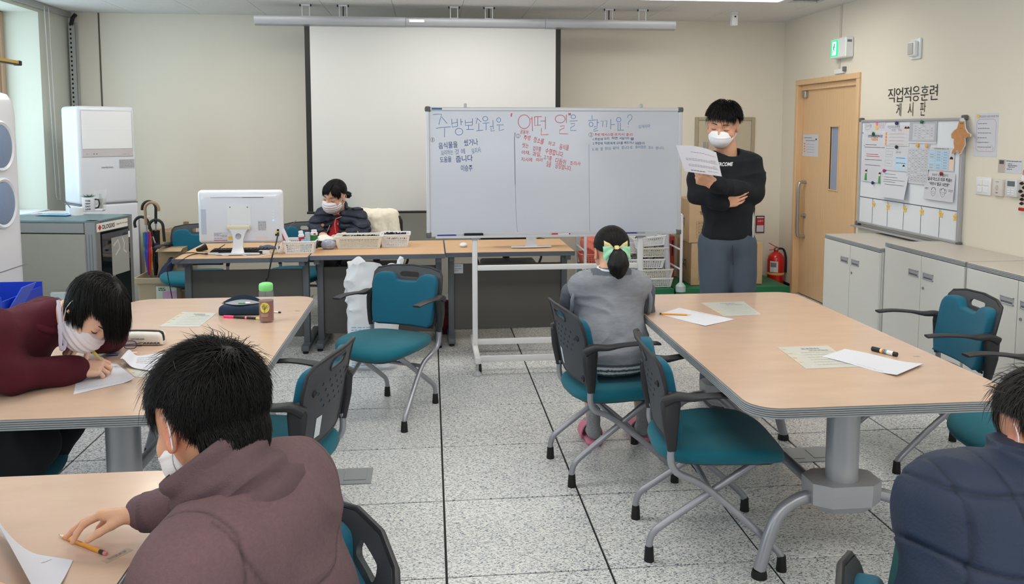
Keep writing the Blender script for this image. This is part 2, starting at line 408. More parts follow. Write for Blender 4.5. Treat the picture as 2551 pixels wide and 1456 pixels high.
# trims
MB().box(1.9,XR-0.0,YB-0.015,YB,0,0.08).build('baseboard_back',m_black)['kind']='structure'
MB().box(XR-0.012,XR,0.5,6.44,0,0.08).build('baseboard_right',m_black)['kind']='structure'
MB().box(XR-0.012,XR,7.64,YB,0,0.08).build('baseboard_right',m_black)['kind']='structure'
a=PY(245,40,YB-0.004);b=PY(253,300,YB-0.004)
MB().box(a[0]-0.006,a[0]+0.006,YB-0.006,YB,0,ZC).build('trim_1',mat('joint_brown',(96,90,78),0.8))['kind']='structure'
mb=MB();x0=XL+0.075
t=thing('slotted_rail','grey perforated steel rail standing in the corner behind the floor air conditioner','rail',(x0-0.02,YB-0.06,0))
mb.box(-0.03,0.03,-0.004,0.0,0,2.58,0.001);mb.box(0.026,0.03,-0.004,0.05,0,2.58,0.001);mb.build('rail',mat('rail_grey',(176,177,176),0.5,metal=0.2),t)
mb=MB()
for k in range(62):mb.box(-0.018,-0.004,-0.0055,-0.004,0.05+k*0.041,0.068+k*0.041)
tag(mb.build('slots',m_dark,t),kind='stuff')
MB().tube([(0.0,-0.01,2.56),(0.02,-0.02,2.62),(0.05,-0.03,2.65)],0.018).build('bracket',m_black,t)
# ------------------------------------------------------------------ door in the right wall
dr=tag(empty('door_1',(XR,0,0)),kind='structure')
mb=MB()
mb.box(-0.02,0.16,DY0-0.05,DY0,0,DZ-0.0005,0.004);mb.box(-0.02,0.16,DY1,DY1+0.05,0,DZ-0.0005,0.004);mb.box(-0.0205,0.16,DY0-0.05,DY1+0.05,DZ,DZ+0.05,0.004)
mb.box(0.02,0.10,DY0+0.001,DY1-0.001,DZ-0.05,DZ-0.001,0.003)
mb.build('door_frame',m_oak,dr)
wy,wz0,wz1,ww=(DY0+DY1)/2-0.09,1.07,1.63,0.075
mb=MB();X0,X1=0.045,0.085
for b in ((X0,X1,DY0+0.004,wy-ww,0.01,DZ-0.05),(X0,X1,wy+ww,DY1-0.004,0.01,DZ-0.05),(X0,X1,wy-ww,wy+ww,0.01,wz0),(X0,X1,wy-ww,wy+ww,wz1,DZ-0.05)):mb.box(*b)
dp=mb.build('door_panel',m_oak,dr,ang=None)
mb=MB()
for b in ((wy-ww-0.012,wy-ww,wz0-0.012,wz1+0.012),(wy+ww,wy+ww+0.012,wz0-0.012,wz1+0.012),(wy-ww,wy+ww,wz0-0.012,wz0),(wy-ww,wy+ww,wz1,wz1+0.012)):mb.box(X0-0.008,X0+0.01,*b,0.002)
mb.build('glazing_bead',m_oak,dp)
MB().box(X0+0.015,X0+0.02,wy-ww,wy+ww,wz0,wz1).build('pane',mat('frosted_glass',(150,166,196),0.25,spec=0.6),dp)
hy=DY1-0.10
mb=MB().tube(bez([(X0,hy,0.58),(X0-0.05,hy,0.58),(X0-0.072,hy,0.62),(X0-0.075,hy,0.85),(X0-0.072,hy,1.06),(X0-0.05,hy,1.10),(X0,hy,1.10)],5),0.016)
mb.build('door_handle',m_steel,dr)
MB().lathe([(0.022,0),(0.022,0.012),(0.012,0.016),(0.012,0.04)],16,M=Matrix.Translation((X0,hy-0.0,0.78)) @ Matrix.Rotation(rad(-90),4,'Y')).build('lock',m_steel,dr)
MB().box(X0-0.03,X0+0.0,DY1-0.09,DY1-0.03,DZ-0.12,DZ-0.055,0.004).build('closer_bracket',m_steel,dr)
# ------------------------------------------------------------------ fixtures on walls
t=thing('electrical_panel','beige framed electrical panel door on the back wall behind the standing man','panel')
ex0,ex1,ez1,ez0=PY(1731,292,YB)[0],PY(1880,292,YB)[0],PY(1731,292,YB)[2],1.08
m_beige=mat('beige_steel',(190,180,160),0.45,noise=(20,0.02));m_beige2=mat('beige_steel_frame',(168,158,138),0.4)
mb=MB();w=0.035
for b in ((ex0,ex0+w,ez0,ez1),(ex1-w,ex1,ez0,ez1),(ex0+w+0.0005,ex1-w-0.0005,ez0,ez0+w),(ex0+w+0.0005,ex1-w-0.0005,ez1-w,ez1)):mb.box(b[0],b[1],YB-0.02,YB,b[2],b[3],0.004)
mb.build('frame',m_beige2,t);pd=MB().box(ex0+w+0.002,ex1-w-0.002,YB-0.014,YB-0.002,ez0+w,ez1-w-0.002,0.002).build('panel_door',m_beige,t)
MB().box(ex0+0.09,ex0+0.11,YB-0.022,YB-0.014,ez1-0.31,ez1-0.25,0.003).box(ex0+0.125,ex0+0.14,YB-0.022,YB-0.014,ez1-0.31,ez1-0.25,0.003).build('latch',m_steel,pd)
c=PX(2108,120,XR);t=thing('exit_sign','white box exit light with glowing green face above the door','sign',(XR,c[1],c[2]))
MB().box(-0.075,0.0,-0.13,0.13,-0.085,0.085,0.008).build('housing',m_white,t)
MB().box(-0.079,-0.075,-0.005,0.115,-0.068,0.07,0.001).build('lit_face',mat('exit_green',(20,190,120),0.4,emit=((20,215,130),1.1)),t)
mb=MB();Mx=frame_M((-0.0795,0.055,0),(0,-1,0),(0,0,1))
mb.box(-0.035,0.035,-0.058,0.058,0.0,0.0006,M=Mx)
mb.build('white_field',mat('exit_white',(190,255,225),0.4,emit=((170,255,215),1.5)),t)
mb=MB();stroke(mb,arc(0.004,0.032,0.006,0.007),0.008,0.0012,Mx);stroke(mb,[(0,0.022),(-0.008,-0.006)],0.013,0.0012,Mx)
stroke(mb,[(0,0.018),(0.014,0.010),(0.022,0.017)],0.005,0.0012,Mx);stroke(mb,[(-0.001,0.018),(-0.018,0.012),(-0.022,0)],0.005,0.0012,Mx)
stroke(mb,[(-0.006,-0.006),(0.012,-0.018),(0.008,-0.04)],0.007,0.0012,Mx);stroke(mb,[(-0.008,-0.006),(-0.014,-0.026),(-0.028,-0.032)],0.007,0.0012,Mx)
mb.build('running_figure',mat('exit_dark',(10,120,76),0.5),t)
MB().box(-0.06,-0.02,-0.1305,-0.13,0.04,0.06).build('vent',m_inkgrey,t)
t=thing('wall_conduit','thin white surface conduit running down to the top of the door frame','conduit',(XR,c[1],0))
MB().box(-0.012,0,0.085,0.105,c[2]+0.085,ZC,0.002).build('trunking',mat('conduit_grey',(208,200,190),0.5),t)
mb=MB().box(-0.012,0,0.085,0.105,DZ+0.085,c[2]-0.085,0.002)
mb.build('trunking',mat('conduit_grey',(208,200,190),0.5),t)
MB().box(-0.02,0,0.0,0.16,DZ+0.06,DZ+0.10,0.003).build('junction',m_white,t);MB().box(-0.03,0,-0.02,0.0,DZ+0.075,DZ+0.115,0.002).build('clip',m_inkgrey,t)
c=PX(2285,122,XR);t=thing('wall_speaker','small white square wall sensor with grey face above the lettering','sensor',(XR,c[1],c[2]))
MB().box(-0.018,0,-0.062,0.062,-0.075,0.075,0.008,seg=2).build('back_plate',m_white,t)
MB().box(-0.05,-0.018,-0.045,0.045,-0.055,0.055,0.012,seg=2).build('body',m_white,t)
MB().box(-0.058,-0.05,-0.03,0.03,-0.042,0.042,0.006,seg=2).build('grille',mat('grille_grey',(188,188,186),0.6),t)
c=PZ(1829,30,ZC);t=thing('ceiling_camera','small white camera hanging from the ceiling above the standing man','camera',(c[0],c[1],ZC))
MB().box(-0.03,0.03,-0.02,0.02,-0.02,0,0.003).build('mount',m_white,t)
MB().box(-0.03,0.03,-0.03,0.03,-0.125,-0.02,0.012,seg=2).build('housing',m_white,t);MB().lathe([(0.008,0),(0.008,0.004),(0.0,0.005)],12,M=Matrix.Translation((0,-0.03,-0.045)) @ Matrix.Rotation(rad(90),4,'X')).build('lens',m_black,t)
# big lettering on the wall above the notice board
a=PX(2210,240,XR);b=PX(2334,225,XR)
t=thing('wall_lettering','large thin black Korean letters on the wall above the notice board','lettering',(XR-0.004,0,0))
Mx=frame_M((0,(a[1]+b[1])/2,2.0),(0,-1,0),(0,0,1));wid=abs(a[1]-b[1])
for txt,px,pl,ph in (('직업적응훈련',(2272,234),(2209,2335),37),('게 시 판',(2269,272),(2232,2307),34)):
    p=PX(*px,XR);q0,q1=PX(pl[0],px[1],XR),PX(pl[1],px[1],XR);h0=PX(px[0],px[1]-ph/2,XR)[2]-PX(px[0],px[1]+ph/2,XR)[2];mb=MB();Mx=frame_M((0,p[1],p[2]),(0,-1,0),(0,0,1))
    W_=q0[1]-q1[1];N_=len(txt)
    for i,ch in enumerate(txt):
        if ch==' ':continue
        mb=MB();fit_text(mb,ch,Mx @ Matrix.Translation((W_*((i+0.5)/N_-0.5),0,0)),W_/N_*0.86,h0,bold=-0.006);mb.build('letter',m_black,t,ang=None)
# ------------------------------------------------------------------ projection screen on the ceiling
YS=7.25
t=thing('projection_screen','white pull-down projection screen with black side borders hanging from its long grey ceiling housing','screen',(0,YS,0))
hx0,hx1,hz=PY(635,40,YS)[0],PY(1680,62,YS)[0],2.545
m_hous=mat('housing_grey',(176,178,184),0.35,metal=0.25)
prof=[(-0.055,0.03),(0.055,0.03),(0.06,0.0),(0.045,-0.038),(0.0,-0.05),(-0.045,-0.038),(-0.06,0.0)]
xs=[hx0,hx0+(hx1-hx0)*0.348,hx0+(hx1-hx0)*0.68,hx1]
for k in range(3):
    g=1.0 if k !=1 else 0.94
    rings=[[(x,py*g,hz+pz*g) for py,pz in prof] for x in (xs[k]+0.001,xs[k+1]-0.001)]
    MB().loft(rings).build('housing',m_hous,t,ang=50)
mb=MB().box(xs[1]+0.03,xs[1]+0.16,-0.064,-0.055,hz-0.012,hz+0.012);mb.build('maker_plate',m_steel,t)
for px in (762,855,1131,1218,1517,1600):
    x=PY(px,30,YS)[0];mb=MB()
    mb.box(x-0.045,x+0.045,-0.02,0.02,ZC-0.012,ZC,0.002)
    mb.box(x-0.035,x-0.028,-0.006,0.006,hz+0.03,ZC);mb.box(x+0.028,x+0.035,-0.006,0.006,hz+0.03,ZC)
    mb.box(x-0.04,x+0.04,-0.03,0.03,hz+0.022,hz+0.036,0.002)
    hb=mb.build('hanger',m_white,t)
    mb=MB()
    for dx in (-0.045,0.045):mb.tube([(x+dx,-0.022,ZC-0.02),(x+dx,-0.022,ZC-0.002)],0.006,8)
    if px in (855,1218,1517):mb.tube([(x,0,hz+0.03),(x,0,ZC-0.01)],0.005,8)
    mb.build('bolt',m_black,hb)
sx0,sx1=PY(758,75,YS)[0],PY(1397,75,YS)[0];bw=0.045;sz=0.885
MB().box(sx0+bw,sx1-bw,-0.001,0.001,sz,hz).build('fabric',mat('screen_white',(206,207,206),0.7),t,ang=None)
MB().box(sx0,sx0+bw,-0.001,0.001,sz,hz).build('border',m_black,t,ang=None);MB().box(sx1-bw,sx1,-0.001,0.001,sz,hz).build('border',m_black,t,ang=None)
MB().tube([(sx0-0.01,0,sz-0.008),(sx1+0.01,0,sz-0.008)],0.011).build('weight_bar',m_black,t)
# ------------------------------------------------------------------ notice board on the right wall
y0,y1=PX(2152,303,XR)[1],PX(2410,293,XR)[1];z1,z0=1.685,0.835
t=thing('notice_board','white magnetic notice board with aluminium frame covered in papers and a row of six boxes','notice board',(XR,0,0))
m_wb=mat('whiteboard_face',(226,232,240),0.18,spec=0.5)
MB().box(-0.02,-0.001,y1+0.004,y0-0.004,z0+0.004,z1-0.004).build('board_panel',m_wb,t,ang=None)
mb=MB();fw=0.02
for b in ((y1,y1+fw,z0,z1),(y0-fw,y0,z0,z1),(y1+fw+0.0005,y0-fw-0.0005,z0,z0+fw),(y1+fw+0.0005,y0-fw-0.0005,z1-fw,z1)):mb.box(-0.032,-0.0005,*b,0.004)
mb.build('frame',m_silver,t)
for y,z in ((y0,z0),(y0,z1),(y1,z0),(y1,z1)):MB().box(-0.036,-0.0003,y-0.017,y+0.017,z-0.017,z+0.017,0.006).build('corner_cap',mat('cap_grey',(96,98,100),0.5),t)
MB().box(-0.07,0,y1+0.25,y0+0.03,z0-0.03,z0-0.018,0.003).build('pen_tray',m_silver,t)
bh=z1-z0;bwid=y0-y1
def cuv(x,y):
    a=PX(2130+x/3.466,200+y/3.466,XR-0.022);return (y0-a[1])/bwid,(z1-a[2])/bh
def NB(u,v,d=0.0215):return Vector((-d,y0-u*bwid,z1-v*bh))      # u 0..1 left to right, v 0..1 top to bottom
mb=MB();vl=0.74
Mn=frame_M(NB(0,1),(0,-1,0),(0,0,1))
def nbs(mb,pts,w=0.004):stroke(mb,[(u*bwid,(1-v)*bh) for u,v in pts],w,0,Mn)
nbs(mb,[(0,vl),(1,vl)],0.006)
for k in range(1,6):nbs(mb,[(k/6.0,vl),(k/6.0,1)])
nbs(mb,[(0.0,0.125),(0.21,0.125)],0.006)
mb.build('ruled_lines',mat('line_blue',(80,88,112),0.6),t)
m_star=mat('star_yellow',(238,200,110),0.6)
for k in range(6):
    mb=MB();P=NB(*cuv(*((160,1072),(286,1093),(430,1115),(577,1138),(741,1158),(866,1186))[k]),0.022);M2=frame_M(P,(0,-1,0),(0,0,1))
    pts=[((0.030 if i % 2==0 else 0.017)*math.sin(2*PI*i/10),(0.030 if i % 2==0 else 0.017)*math.cos(2*PI*i/10)) for i in range(10)]
    mb.prism(pts,0,0.0015,M2);s=mb.build('star_sticker',m_star,t)
    mb=MB()
    for dx in (-0.006,0.006):mb.box(dx-0.002,dx+0.002,0,0.006,0.0015,0.002,M=M2)
    stroke(mb,arc(0,-0.003,0.007,0.005,200,340,6),0.002,0.002,M2);mb.build('face_print',mat('print_brown',(150,104,50),0.7),s)
def lines(mb,M,w,rows,h=0.003,x0=0.0,jitter=0.25,rr=random):
    """rows of small print: list of (y, x_start, x_end); dashes like words"""
    for y,a,b in rows:
        x=a
        while x<b-0.002:
            l=min(rr.uniform(0.006,0.02),b-x)
            mb.box(x,x+l,y-h/2,y+h/2,0,0.0002,M=M);x+=l+rr.uniform(0.002,0.004)
def sheet(name,label,cat,u0,v0,u1,v1,bow=0.0,print_fn=None,top=None,tilt=0.0,m=None,group=None,d=0.0225):
    """a paper on the notice board; u,v are board fractions; the lower edge stands off by bow"""
    if u0>1.5 or u1>1.5:u0,v0=cuv(u0,v0);u1,v1=cuv(u1,v1)
    P0=NB(u0,v0,d);w=(u1-u0)*bwid;h=(v1-v0)*bh
    t2=thing(name,label,cat,(0,0,0),0,group);t2.location=(XR,0,0)
    def fn(a,b):return (P0[0]-bow*b,P0[1]-a*w,P0[2]-b*h)
    MB().grid(fn,4,8,0.0006).build('sheet',m or m_paper,t2)
    Mp=frame_M((P0[0]-0.0008,P0[1],P0[2]),(0,-1,0),(bow/h,0,1))
    if print_fn:print_fn(t2,Mp,w,h,lambda v:bow*v*v)
    return t2
def PR(f):
    def g(*a,**k):return tag(f(*a,**k),kind='stuff')
    return g
# ------------------------------------------------------------------ papers on the notice board
m_red=mat('print_red',(186,48,60),0.7);m_orange=mat('print_orange',(232,150,80),0.7);m_blue=mat('print_blue',(186,214,238),0.7)
m_green=mat('print_green',(70,150,90),0.7);m_skin_p=mat('print_skin',(244,208,180),0.7);m_hair_p=mat('print_hair',(60,44,40),0.7)
m_yel=mat('print_yellow',(240,196,80),0.7);m_pink=mat('print_pink',(238,120,150),0.7);m_lav=mat('print_lavender',(196,160,190),0.7)
def sub(M,x,y,z=0.0):return M @ Matrix.Translation((x,y,z))
def kid_face(mbs,M,x,y,r,hair=True):
    mbs[0].prism([(x+r*math.cos(a*PI/8),y+r*math.sin(a*PI/8)) for a in range(16)],0,0.0003,M)
    mbs[1].prism([(x+r*1.12*math.cos(a*PI/8),y+r*1.12*math.sin(a*PI/8)+r*0.1) for a in range(0,9)],0,0.0006,M)
def pf_table(rows,cols,x0,y0,x1,y1,fill=None,ink=m_inkgrey):
    def f(t,M,w,h,bow):
        if fill:MB().box(x0*w,x1*w,-y1*h,-y0*h,0,0.0002,M=M).build('print_block',fill,t)
        mb=MB()
        for r in range(rows+1):mb.box(x0*w,x1*w,-(y0+(y1-y0)*r/rows)*h-0.0005,-(y0+(y1-y0)*r/rows)*h+0.0005,0.0003,0.0004,M=M)
        for c in range(cols+1):mb.box((x0+(x1-x0)*c/cols)*w-0.0005,(x0+(x1-x0)*c/cols)*w+0.0005,-y1*h,-y0*h,0.0003,0.0004,M=M)
        for r in range(rows):
            for c in range(cols):
                if random.random()<0.8:
                    xa=(x0+(x1-x0)*(c+0.2)/cols)*w;xb=(x0+(x1-x0)*(c+0.8)/cols)*w;yy=-(y0+(y1-y0)*(r+0.5)/rows)*h
                    mb.box(xa,xb,yy-0.0015,yy+0.0015,0.0003,0.0004,M=M)
        PR(mb.build)('print',ink,t)
    return f
# header strip with names
def pf(t,M,w,h,bow):
    mb=MB();stroke(mb,arc(0.10*w+0.02,-h*0.5,0.045,0.028),0.002,0.0003,M,True);add_text(mb,'오아이란',0.026,sub(M,0.065,-h*0.5,0.0003));PR(mb.build)('print',m_inkgrey,t)
    mb=MB();add_text(mb,'꿈을',0.045,sub(M,w-0.05,-h*0.5,0.0003));PR(mb.build)('print',m_lav,t)
sheet('header_strip','thin white strip with a cloud drawing at the top left of the notice board','paper',85,358,262,440,0,pf)
def pf(t,M,w,h,bow):
    mb=MB();add_text(mb,'신안장애인종합복지관',0.0235,sub(M,w*0.52,-h*0.08,0.0003),bold=0.0006);lines(mb,sub(M,0,0,0.0003),w,[(-h*0.25,0.04,w*0.6),(-h*0.30,0.03,w*0.95),(-h*0.55,0.04,w*0.85),(-h*0.66,0.05,w*0.8)],0.004);PR(mb.build)('print',m_ink,t)
    mb=MB();add_text(mb,'이용안내',0.026,sub(M,w*0.5,-h*0.145,0.0003),bold=0.0012);PR(mb.build)('print',m_orange,t)
    mb=MB();lines(mb,sub(M,0,0,0.0003),w,[(-h*0.27,0.015,0.03),(-h*0.44,0.06,w*0.7),(-h*0.48,0.06,w*0.75)],0.005);PR(mb.build)('print',m_red,t)
    a,b,g=MB(),MB(),MB()
    for x,y in ((w*0.2,-h*0.80),(w*0.8,-h*0.83)):
        kid_face((a,b),sub(M,0,0,0.0004),x,y,0.014);g.prism([(x-0.02,y-0.07),(x+0.02,y-0.07),(x+0.012,y-0.012),(x-0.012,y-0.012)],0,0.0003,M)
        stroke(g,[(x+0.012,y-0.02),(x+0.02,y+0.025)],0.006,0.0004,M)
    PR(a.build)('print',m_skin_p,t);PR(b.build)('print',m_hair_p,t);PR(g.build)('print',m_green,t)
sheet('poster','tall white notice with two green waving children, at the left of the notice board','poster',76,450,258,893,0.006,pf)
def pf(t,M,w,h,bow):
    mb=MB();add_text(mb,'직업적응훈련생',0.026,sub(M,w*0.36,-h*0.13,0.0003));add_text(mb,'여러분',0.022,sub(M,w*0.36,-h*0.27,0.0003));lines(mb,sub(M,0,0,0.0003),w,[(-h*(0.43+0.16*k),0.07,w*0.8) for k in range(4)],0.002);PR(mb.build)('print',m_inkgrey,t)
    mb=MB();add_text(mb,'약속',0.026,sub(M,w*0.62,-h*0.27,0.0003));PR(mb.build)('print',m_red,t)
    mb=MB()
    for k in range(4):mb.box(0.015,0.035,-h*(0.43+0.16*k)-0.011,-h*(0.43+0.16*k)+0.011,0,0.0003,M=M);mb.box(0.04,w*0.95,-h*(0.47+0.16*k),-h*(0.47+0.16*k)+0.001,0,0.0003,M=M)
    PR(mb.build)('print',m_orange,t);a,b=MB(),MB();kid_face((a,b),sub(M,0,0,0.0003),w*0.84,-h*0.2,0.015);kid_face((a,b),sub(M,0,0,0.0003),w*0.94,-h*0.2,0.015);PR(a.build)('print',m_skin_p,t);PR(b.build)('print',m_hair_p,t)
sheet('rule_sheet','white sheet with four orange numbered rows and two small faces, top of the notice board','paper',262,385,470,572,0.004,pf)
def pf2(t,M,w,h,bow):
    MB().box(0,w,-h*0.92,-h*0.06,0,0.0002,M=M).build('print_block',mat('print_grey',(176,180,192),0.8),t)
    MB().box(w*0.14,w*0.92,-h*0.86,-h*0.13,0.0002,0.0004,M=M).build('print_block',m_paper,t);pf_table(6,5,0.16,0.18,0.90,0.82)(t,sub(M,0,0,0.0003),w,h,bow)
sheet('schedule_sheet','white schedule table with a grey border under the green magnet, top of the notice board','paper',476,352,706,550,0.004,pf2)
def pf(t,M,w,h,bow):
    mb=MB();lines(mb,M,w,[(-h*0.1,0.02,w*0.4),(-h*0.35,0.03,w*0.33),(-h*0.72,0.03,w*0.3)],0.003)
    for yy in (0.2,0.58):stroke(mb,[(p[0]+w*0.2,p[1]-h*(yy+0.13)) for p in rrect(-w*0.15,w*0.15,-h*0.12,h*0.12,0.006,3)],0.0012,0.0003,M,True)
    PR(mb.build)('print',m_inkgrey,t);MB().box(w*0.47,w*0.98,-h*0.95,-h*0.4,0,0.0003,M=M).build('print_block',m_blue,t)
    mb=MB();add_text(mb,'급식 시간',0.017,sub(M,w*0.6,-h*0.25,0.0004));lines(mb,sub(M,0,0,0.0003),w,[(-h*0.47,w*0.52,w*0.9),(-h*0.68,w*0.52,w*0.9)],0.004);PR(mb.build)('print',m_ink,t)
    a,b=MB(),MB();kid_face((a,b),sub(M,0,0,0.0004),w*0.85,-h*0.82,0.013);PR(a.build)('print',m_skin_p,t);PR(b.build)('print',m_hair_p,t)
sheet('meal_sheet','white sheet with a pale blue block, below the orange numbered sheet on the notice board','paper',262,568,456,790,0.004,pf,d=0.0235)
def pf(t,M,w,h,bow):
    mb=MB();lines(mb,sub(M,0,0,0.0006),w,[(-h*0.1,0.02,w*0.5),(-h*0.22,0.02,w*0.6),(-h*0.32,0.02,w*0.9),(-h*0.40,0.02,w*0.55),(-h*0.5,0.05,w*0.9)],0.003)
    PR(mb.build)('print',m_ink,t)
sheet('curled_letter','white letter with its lower corner curling away, lower left of the notice board','paper',252,785,462,1035,0.035,pf,d=0.025)
sheet('timetable','large white timetable of small print cells in the middle of the notice board','paper',462,548,632,905,0.006,pf_table(12,6,0.04,0.13,0.96,0.95),d=0.0235)
def pf(t,M,w,h,bow):
    pf_table(7,3,0.04,0.14,0.8,0.95,m_blue)(t,M,w,h,bow);mb=MB();add_text(mb,'직업적응훈련생 매월 청소 구역',0.013,sub(M,w*0.5,-h*0.06,0.0004));PR(mb.build)('print',m_ink,t)
    a,b=MB(),MB();kid_face((a,b),sub(M,0,0,0.0004),w*0.9,-h*0.5,0.017);a.prism([(w*0.86,-h*0.95),(w*0.94,-h*0.95),(w*0.95,-h*0.6),(w*0.86,-h*0.6)],0,0.0003,M);PR(a.build)('print',m_skin_p,t);PR(b.build)('print',m_hair_p,t)
sheet('duty_table','pale blue duty table with a small standing child beside it on the notice board','paper',634,578,856,790,0.004,pf)
def pf(t,M,w,h,bow):
    mb=MB();G=0.0004
    add_text(mb,'2020년 11월 13일부터',0.020,sub(M,w*0.5,-h*0.09,G));add_text(mb,'실내 마스크 의무 착용!!',0.028,sub(M,w*0.5,-h*0.25,G),bold=0.0006);add_text(mb,'“위반시 벌금 10만원”',0.026,sub(M,w*0.5,-h*0.42,G),bold=0.0005)
    for x in (0.33,0.65):
        stroke(mb,arc(x*w,-h*0.70,0.024,0.03),0.0018,G,M,True);stroke(mb,[(x*w-0.022,-h*0.72),(x*w,-h*0.68),(x*w+0.022,-h*0.72),(x*w,-h*0.78)],0.0015,G,M,True)
        stroke(mb,arc(x*w,-h*0.64,0.024,0.018,0,180,8),0.003,G,M)
    for s in (-1,1):stroke(mb,arc(0.65*w+s*0.03,-h*0.64,0.008,0.014),0.002,G,M,True)
    lines(mb,sub(M,0,0,G),w,[(-h*0.58,0.01,0.05),(-h*0.62,0.01,0.045),(-h*0.58,w-0.06,w-0.01),(-h*0.63,w-0.055,w-0.01)],0.003)
    PR(mb.build)('print',m_ink,t)
sheet('mask_notice','white notice with bold Korean lines and two masked faces on the notice board','poster',614,790,860,1058,0.012,pf,d=0.0235)
mags=[('magnet','dark blue round magnet at the top of the notice board',370,372,(44,44,110)),('magnet','green round magnet over the grey bordered schedule',587,360,(24,110,80)),
 ('magnet','green round magnet on the tall notice with the green children',168,462,(20,90,60)),('magnet','dark blue round magnet below the tall notice with the green children',163,887,(40,50,120)),
 ('magnet','black round magnet on the sheet with the pale blue block',369,577,(30,32,50)),('magnet','yellow round magnet above the timetable',551,563,(226,180,90)),
 ('magnet','orange magnet just right of the yellow round magnet',630,568,(236,176,110)),('magnet','dark red round magnet on the mask notice',757,808,(150,26,36)),('magnet','small magenta magnet on the curled letter',262,782,(180,50,130))]
for k,(nm,lb,u,v,c) in enumerate(mags):
    P=NB(*cuv(u,v),0.028);t=thing(nm,lb,'magnet',(XR+P.x,P.y,P.z))
    MB().lathe([(0.012,0),(0.014,0.003),(0.013,0.010),(0.008,0.013),(0,0.0135)],14,M=Matrix.Rotation(rad(-90),4,'Y')).build('magnet_body',mat('magnet_%d' % k,c,0.35),t)
P=NB(*cuv(192,392),0.0245);t=thing('flower_sticker','pink and yellow star flower sticker at the top left of the notice board','sticker',(XR+P.x,P.y,P.z));Mx=frame_M((0,0,0),(0,-1,0),(0,0,1))
MB().prism([((0.022 if i % 2 else 0.011)*math.cos(PI*i/5+0.3),0.016+(0.022 if i % 2 else 0.011)*math.sin(PI*i/5+0.3)) for i in range(10)],0,0.002,Mx).build('flower',m_pink,t)
MB().prism([(-0.018,-0.03),(0.018,-0.03),(0.02,0),(-0.02,0)],0,0.0015,Mx).build('pot',m_yel,t)
# brown bear cut-out leaning over the right edge of the board
t=thing('bear_cutout','brown cardboard bear cut-out with white outline on the right edge of the notice board','cutout',(XR-0.036,0,0))
def bearpts(raw):return [(-(PX(2130+x/3.466,200+y/3.466,XR-0.036)[1]),PX(2130+x/3.466,200+y/3.466,XR-0.036)[2]) for x,y in raw]
raw=[(905,350),(925,338),(948,350),(950,380),(955,420),(975,455),(998,466),(996,488),(965,490),(950,500),(952,560),(930,600),(918,630),(900,638),(896,610),(875,606),(858,635),(838,636),(845,610),(862,585),(856,540),(862,495),(855,508),(838,500),(836,465),(860,435),(885,418),(895,385)]
pts=bearpts(raw);cx_=sum(p[0] for p in pts)/len(pts);cy_=sum(p[1] for p in pts)/len(pts)
Mx=frame_M((0,0,0),(0,-1,0),(0,0,1))
MB().prism([((p[0]-cx_)*1.10+cx_,(p[1]-cy_)*1.05+cy_) for p in pts],0.0,0.003,Mx).build('card',m_paper,t)
MB().prism(pts,0.003,0.004,Mx).build('bear_print',mat('bear_brown',(190,138,90),0.8,noise=(40,0.08)),t)
mb=MB();hx,hy=bearpts([(928,372)])[0]
for dx in (-0.010,0.010):mb.box(hx+dx-0.003,hx+dx+0.003,hy-0.006,hy+0.004,0.004,0.0045,M=Mx)
stroke(mb,arc(hx-0.002,hy-0.028,0.012,0.008,200,340,6),0.002,0.0045,Mx);mb.build('face_print',m_hair_p,t)
mb=MB();mb.box(hx-0.018,hx+0.020,hy+0.012,hy+0.035,0.004,0.0045,M=Mx);mb.build('white_cap',m_paper,t)
def wall_sheet(name,label,x0,y0,x1,y1,fn=None,m=None,cat='paper',X=XR,nrm=-1):
    a,b=PX(x0,y0,X),PX(x1,y1,X);t=thing(name,label,cat,(X,0,0))
    w=a[1]-b[1];h=a[2]-b[2]
    MB().box(-0.0015,-0.0005,b[1],a[1],b[2],a[2]).build('sheet',m or m_paper,t)
    M=frame_M((-0.002,a[1],a[2]),(0,-1,0),(0,0,1))
    if fn:fn(t,M,w,h)
    return t
def f(t,M,w,h):
    mb=MB();stroke(mb,[(p[0],p[1]) for p in rrect(w*0.1,w*0.92,-h*0.88,-h*0.14,0.03,4)],0.003,0.0003,M,True);PR(mb.build)('print',m_lav,t)
    mb=MB();add_text(mb,'직업적응훈련 12월 훈련생 약속',0.016,sub(M,w*0.55,-h*0.08,0.0003));lines(mb,sub(M,0,0,0.0003),w,[(-h*0.24-h*0.108*k,w*0.16,w*(0.55+0.1*((k*7) % 3))) for k in range(6)],0.004)
    stroke(mb,[(w*0.55,-h*0.85),(w*0.62,-h*0.74),(w*0.7,-h*0.78),(w*0.78,-h*0.73),(w*0.85,-h*0.8),(w*0.8,-h*0.85)],0.0015,0.0003,M);PR(mb.build)('print',m_inkgrey,t)
    MB().prism([(0.03+0.014*math.cos(k*PI/5),-h*0.07+0.014*math.sin(k*PI/5)) for k in range(10)],0,0.0005,M).build('sticker',m_yel,t)
wall_sheet('promise_sheet','white sheet with a rounded lilac outline on the wall right of the notice board',2430,283,2483,392,f)
def f(t,M,w,h):
    MB().box(0,w*0.30,-h,0,0,0.0004,M=M).build('photo_print',mat('photo_greige',(190,178,170),0.6),t);MB().box(w*0.05,w*0.25,-h*0.35,-h*0.06,0.0004,0.0006,M=M).build('photo_print',mat('photo_dark',(90,84,84),0.6),t)
    mb=MB();lines(mb,sub(M,0,0,0.0004),w,[(-h*0.1,w*0.34,w*0.97),(-h*0.3,w*0.42,w*0.6),(-h*0.42,w*0.42,w*0.8),(-h*0.54,w*0.42,w*0.7),(-h*0.7,w*0.38,w*0.6)],0.0035);PR(mb.build)('print',m_ink,t)
wall_sheet('instruction_card','instruction card with a photo of a controller above the thermostat',2488,397,2546,434,f)
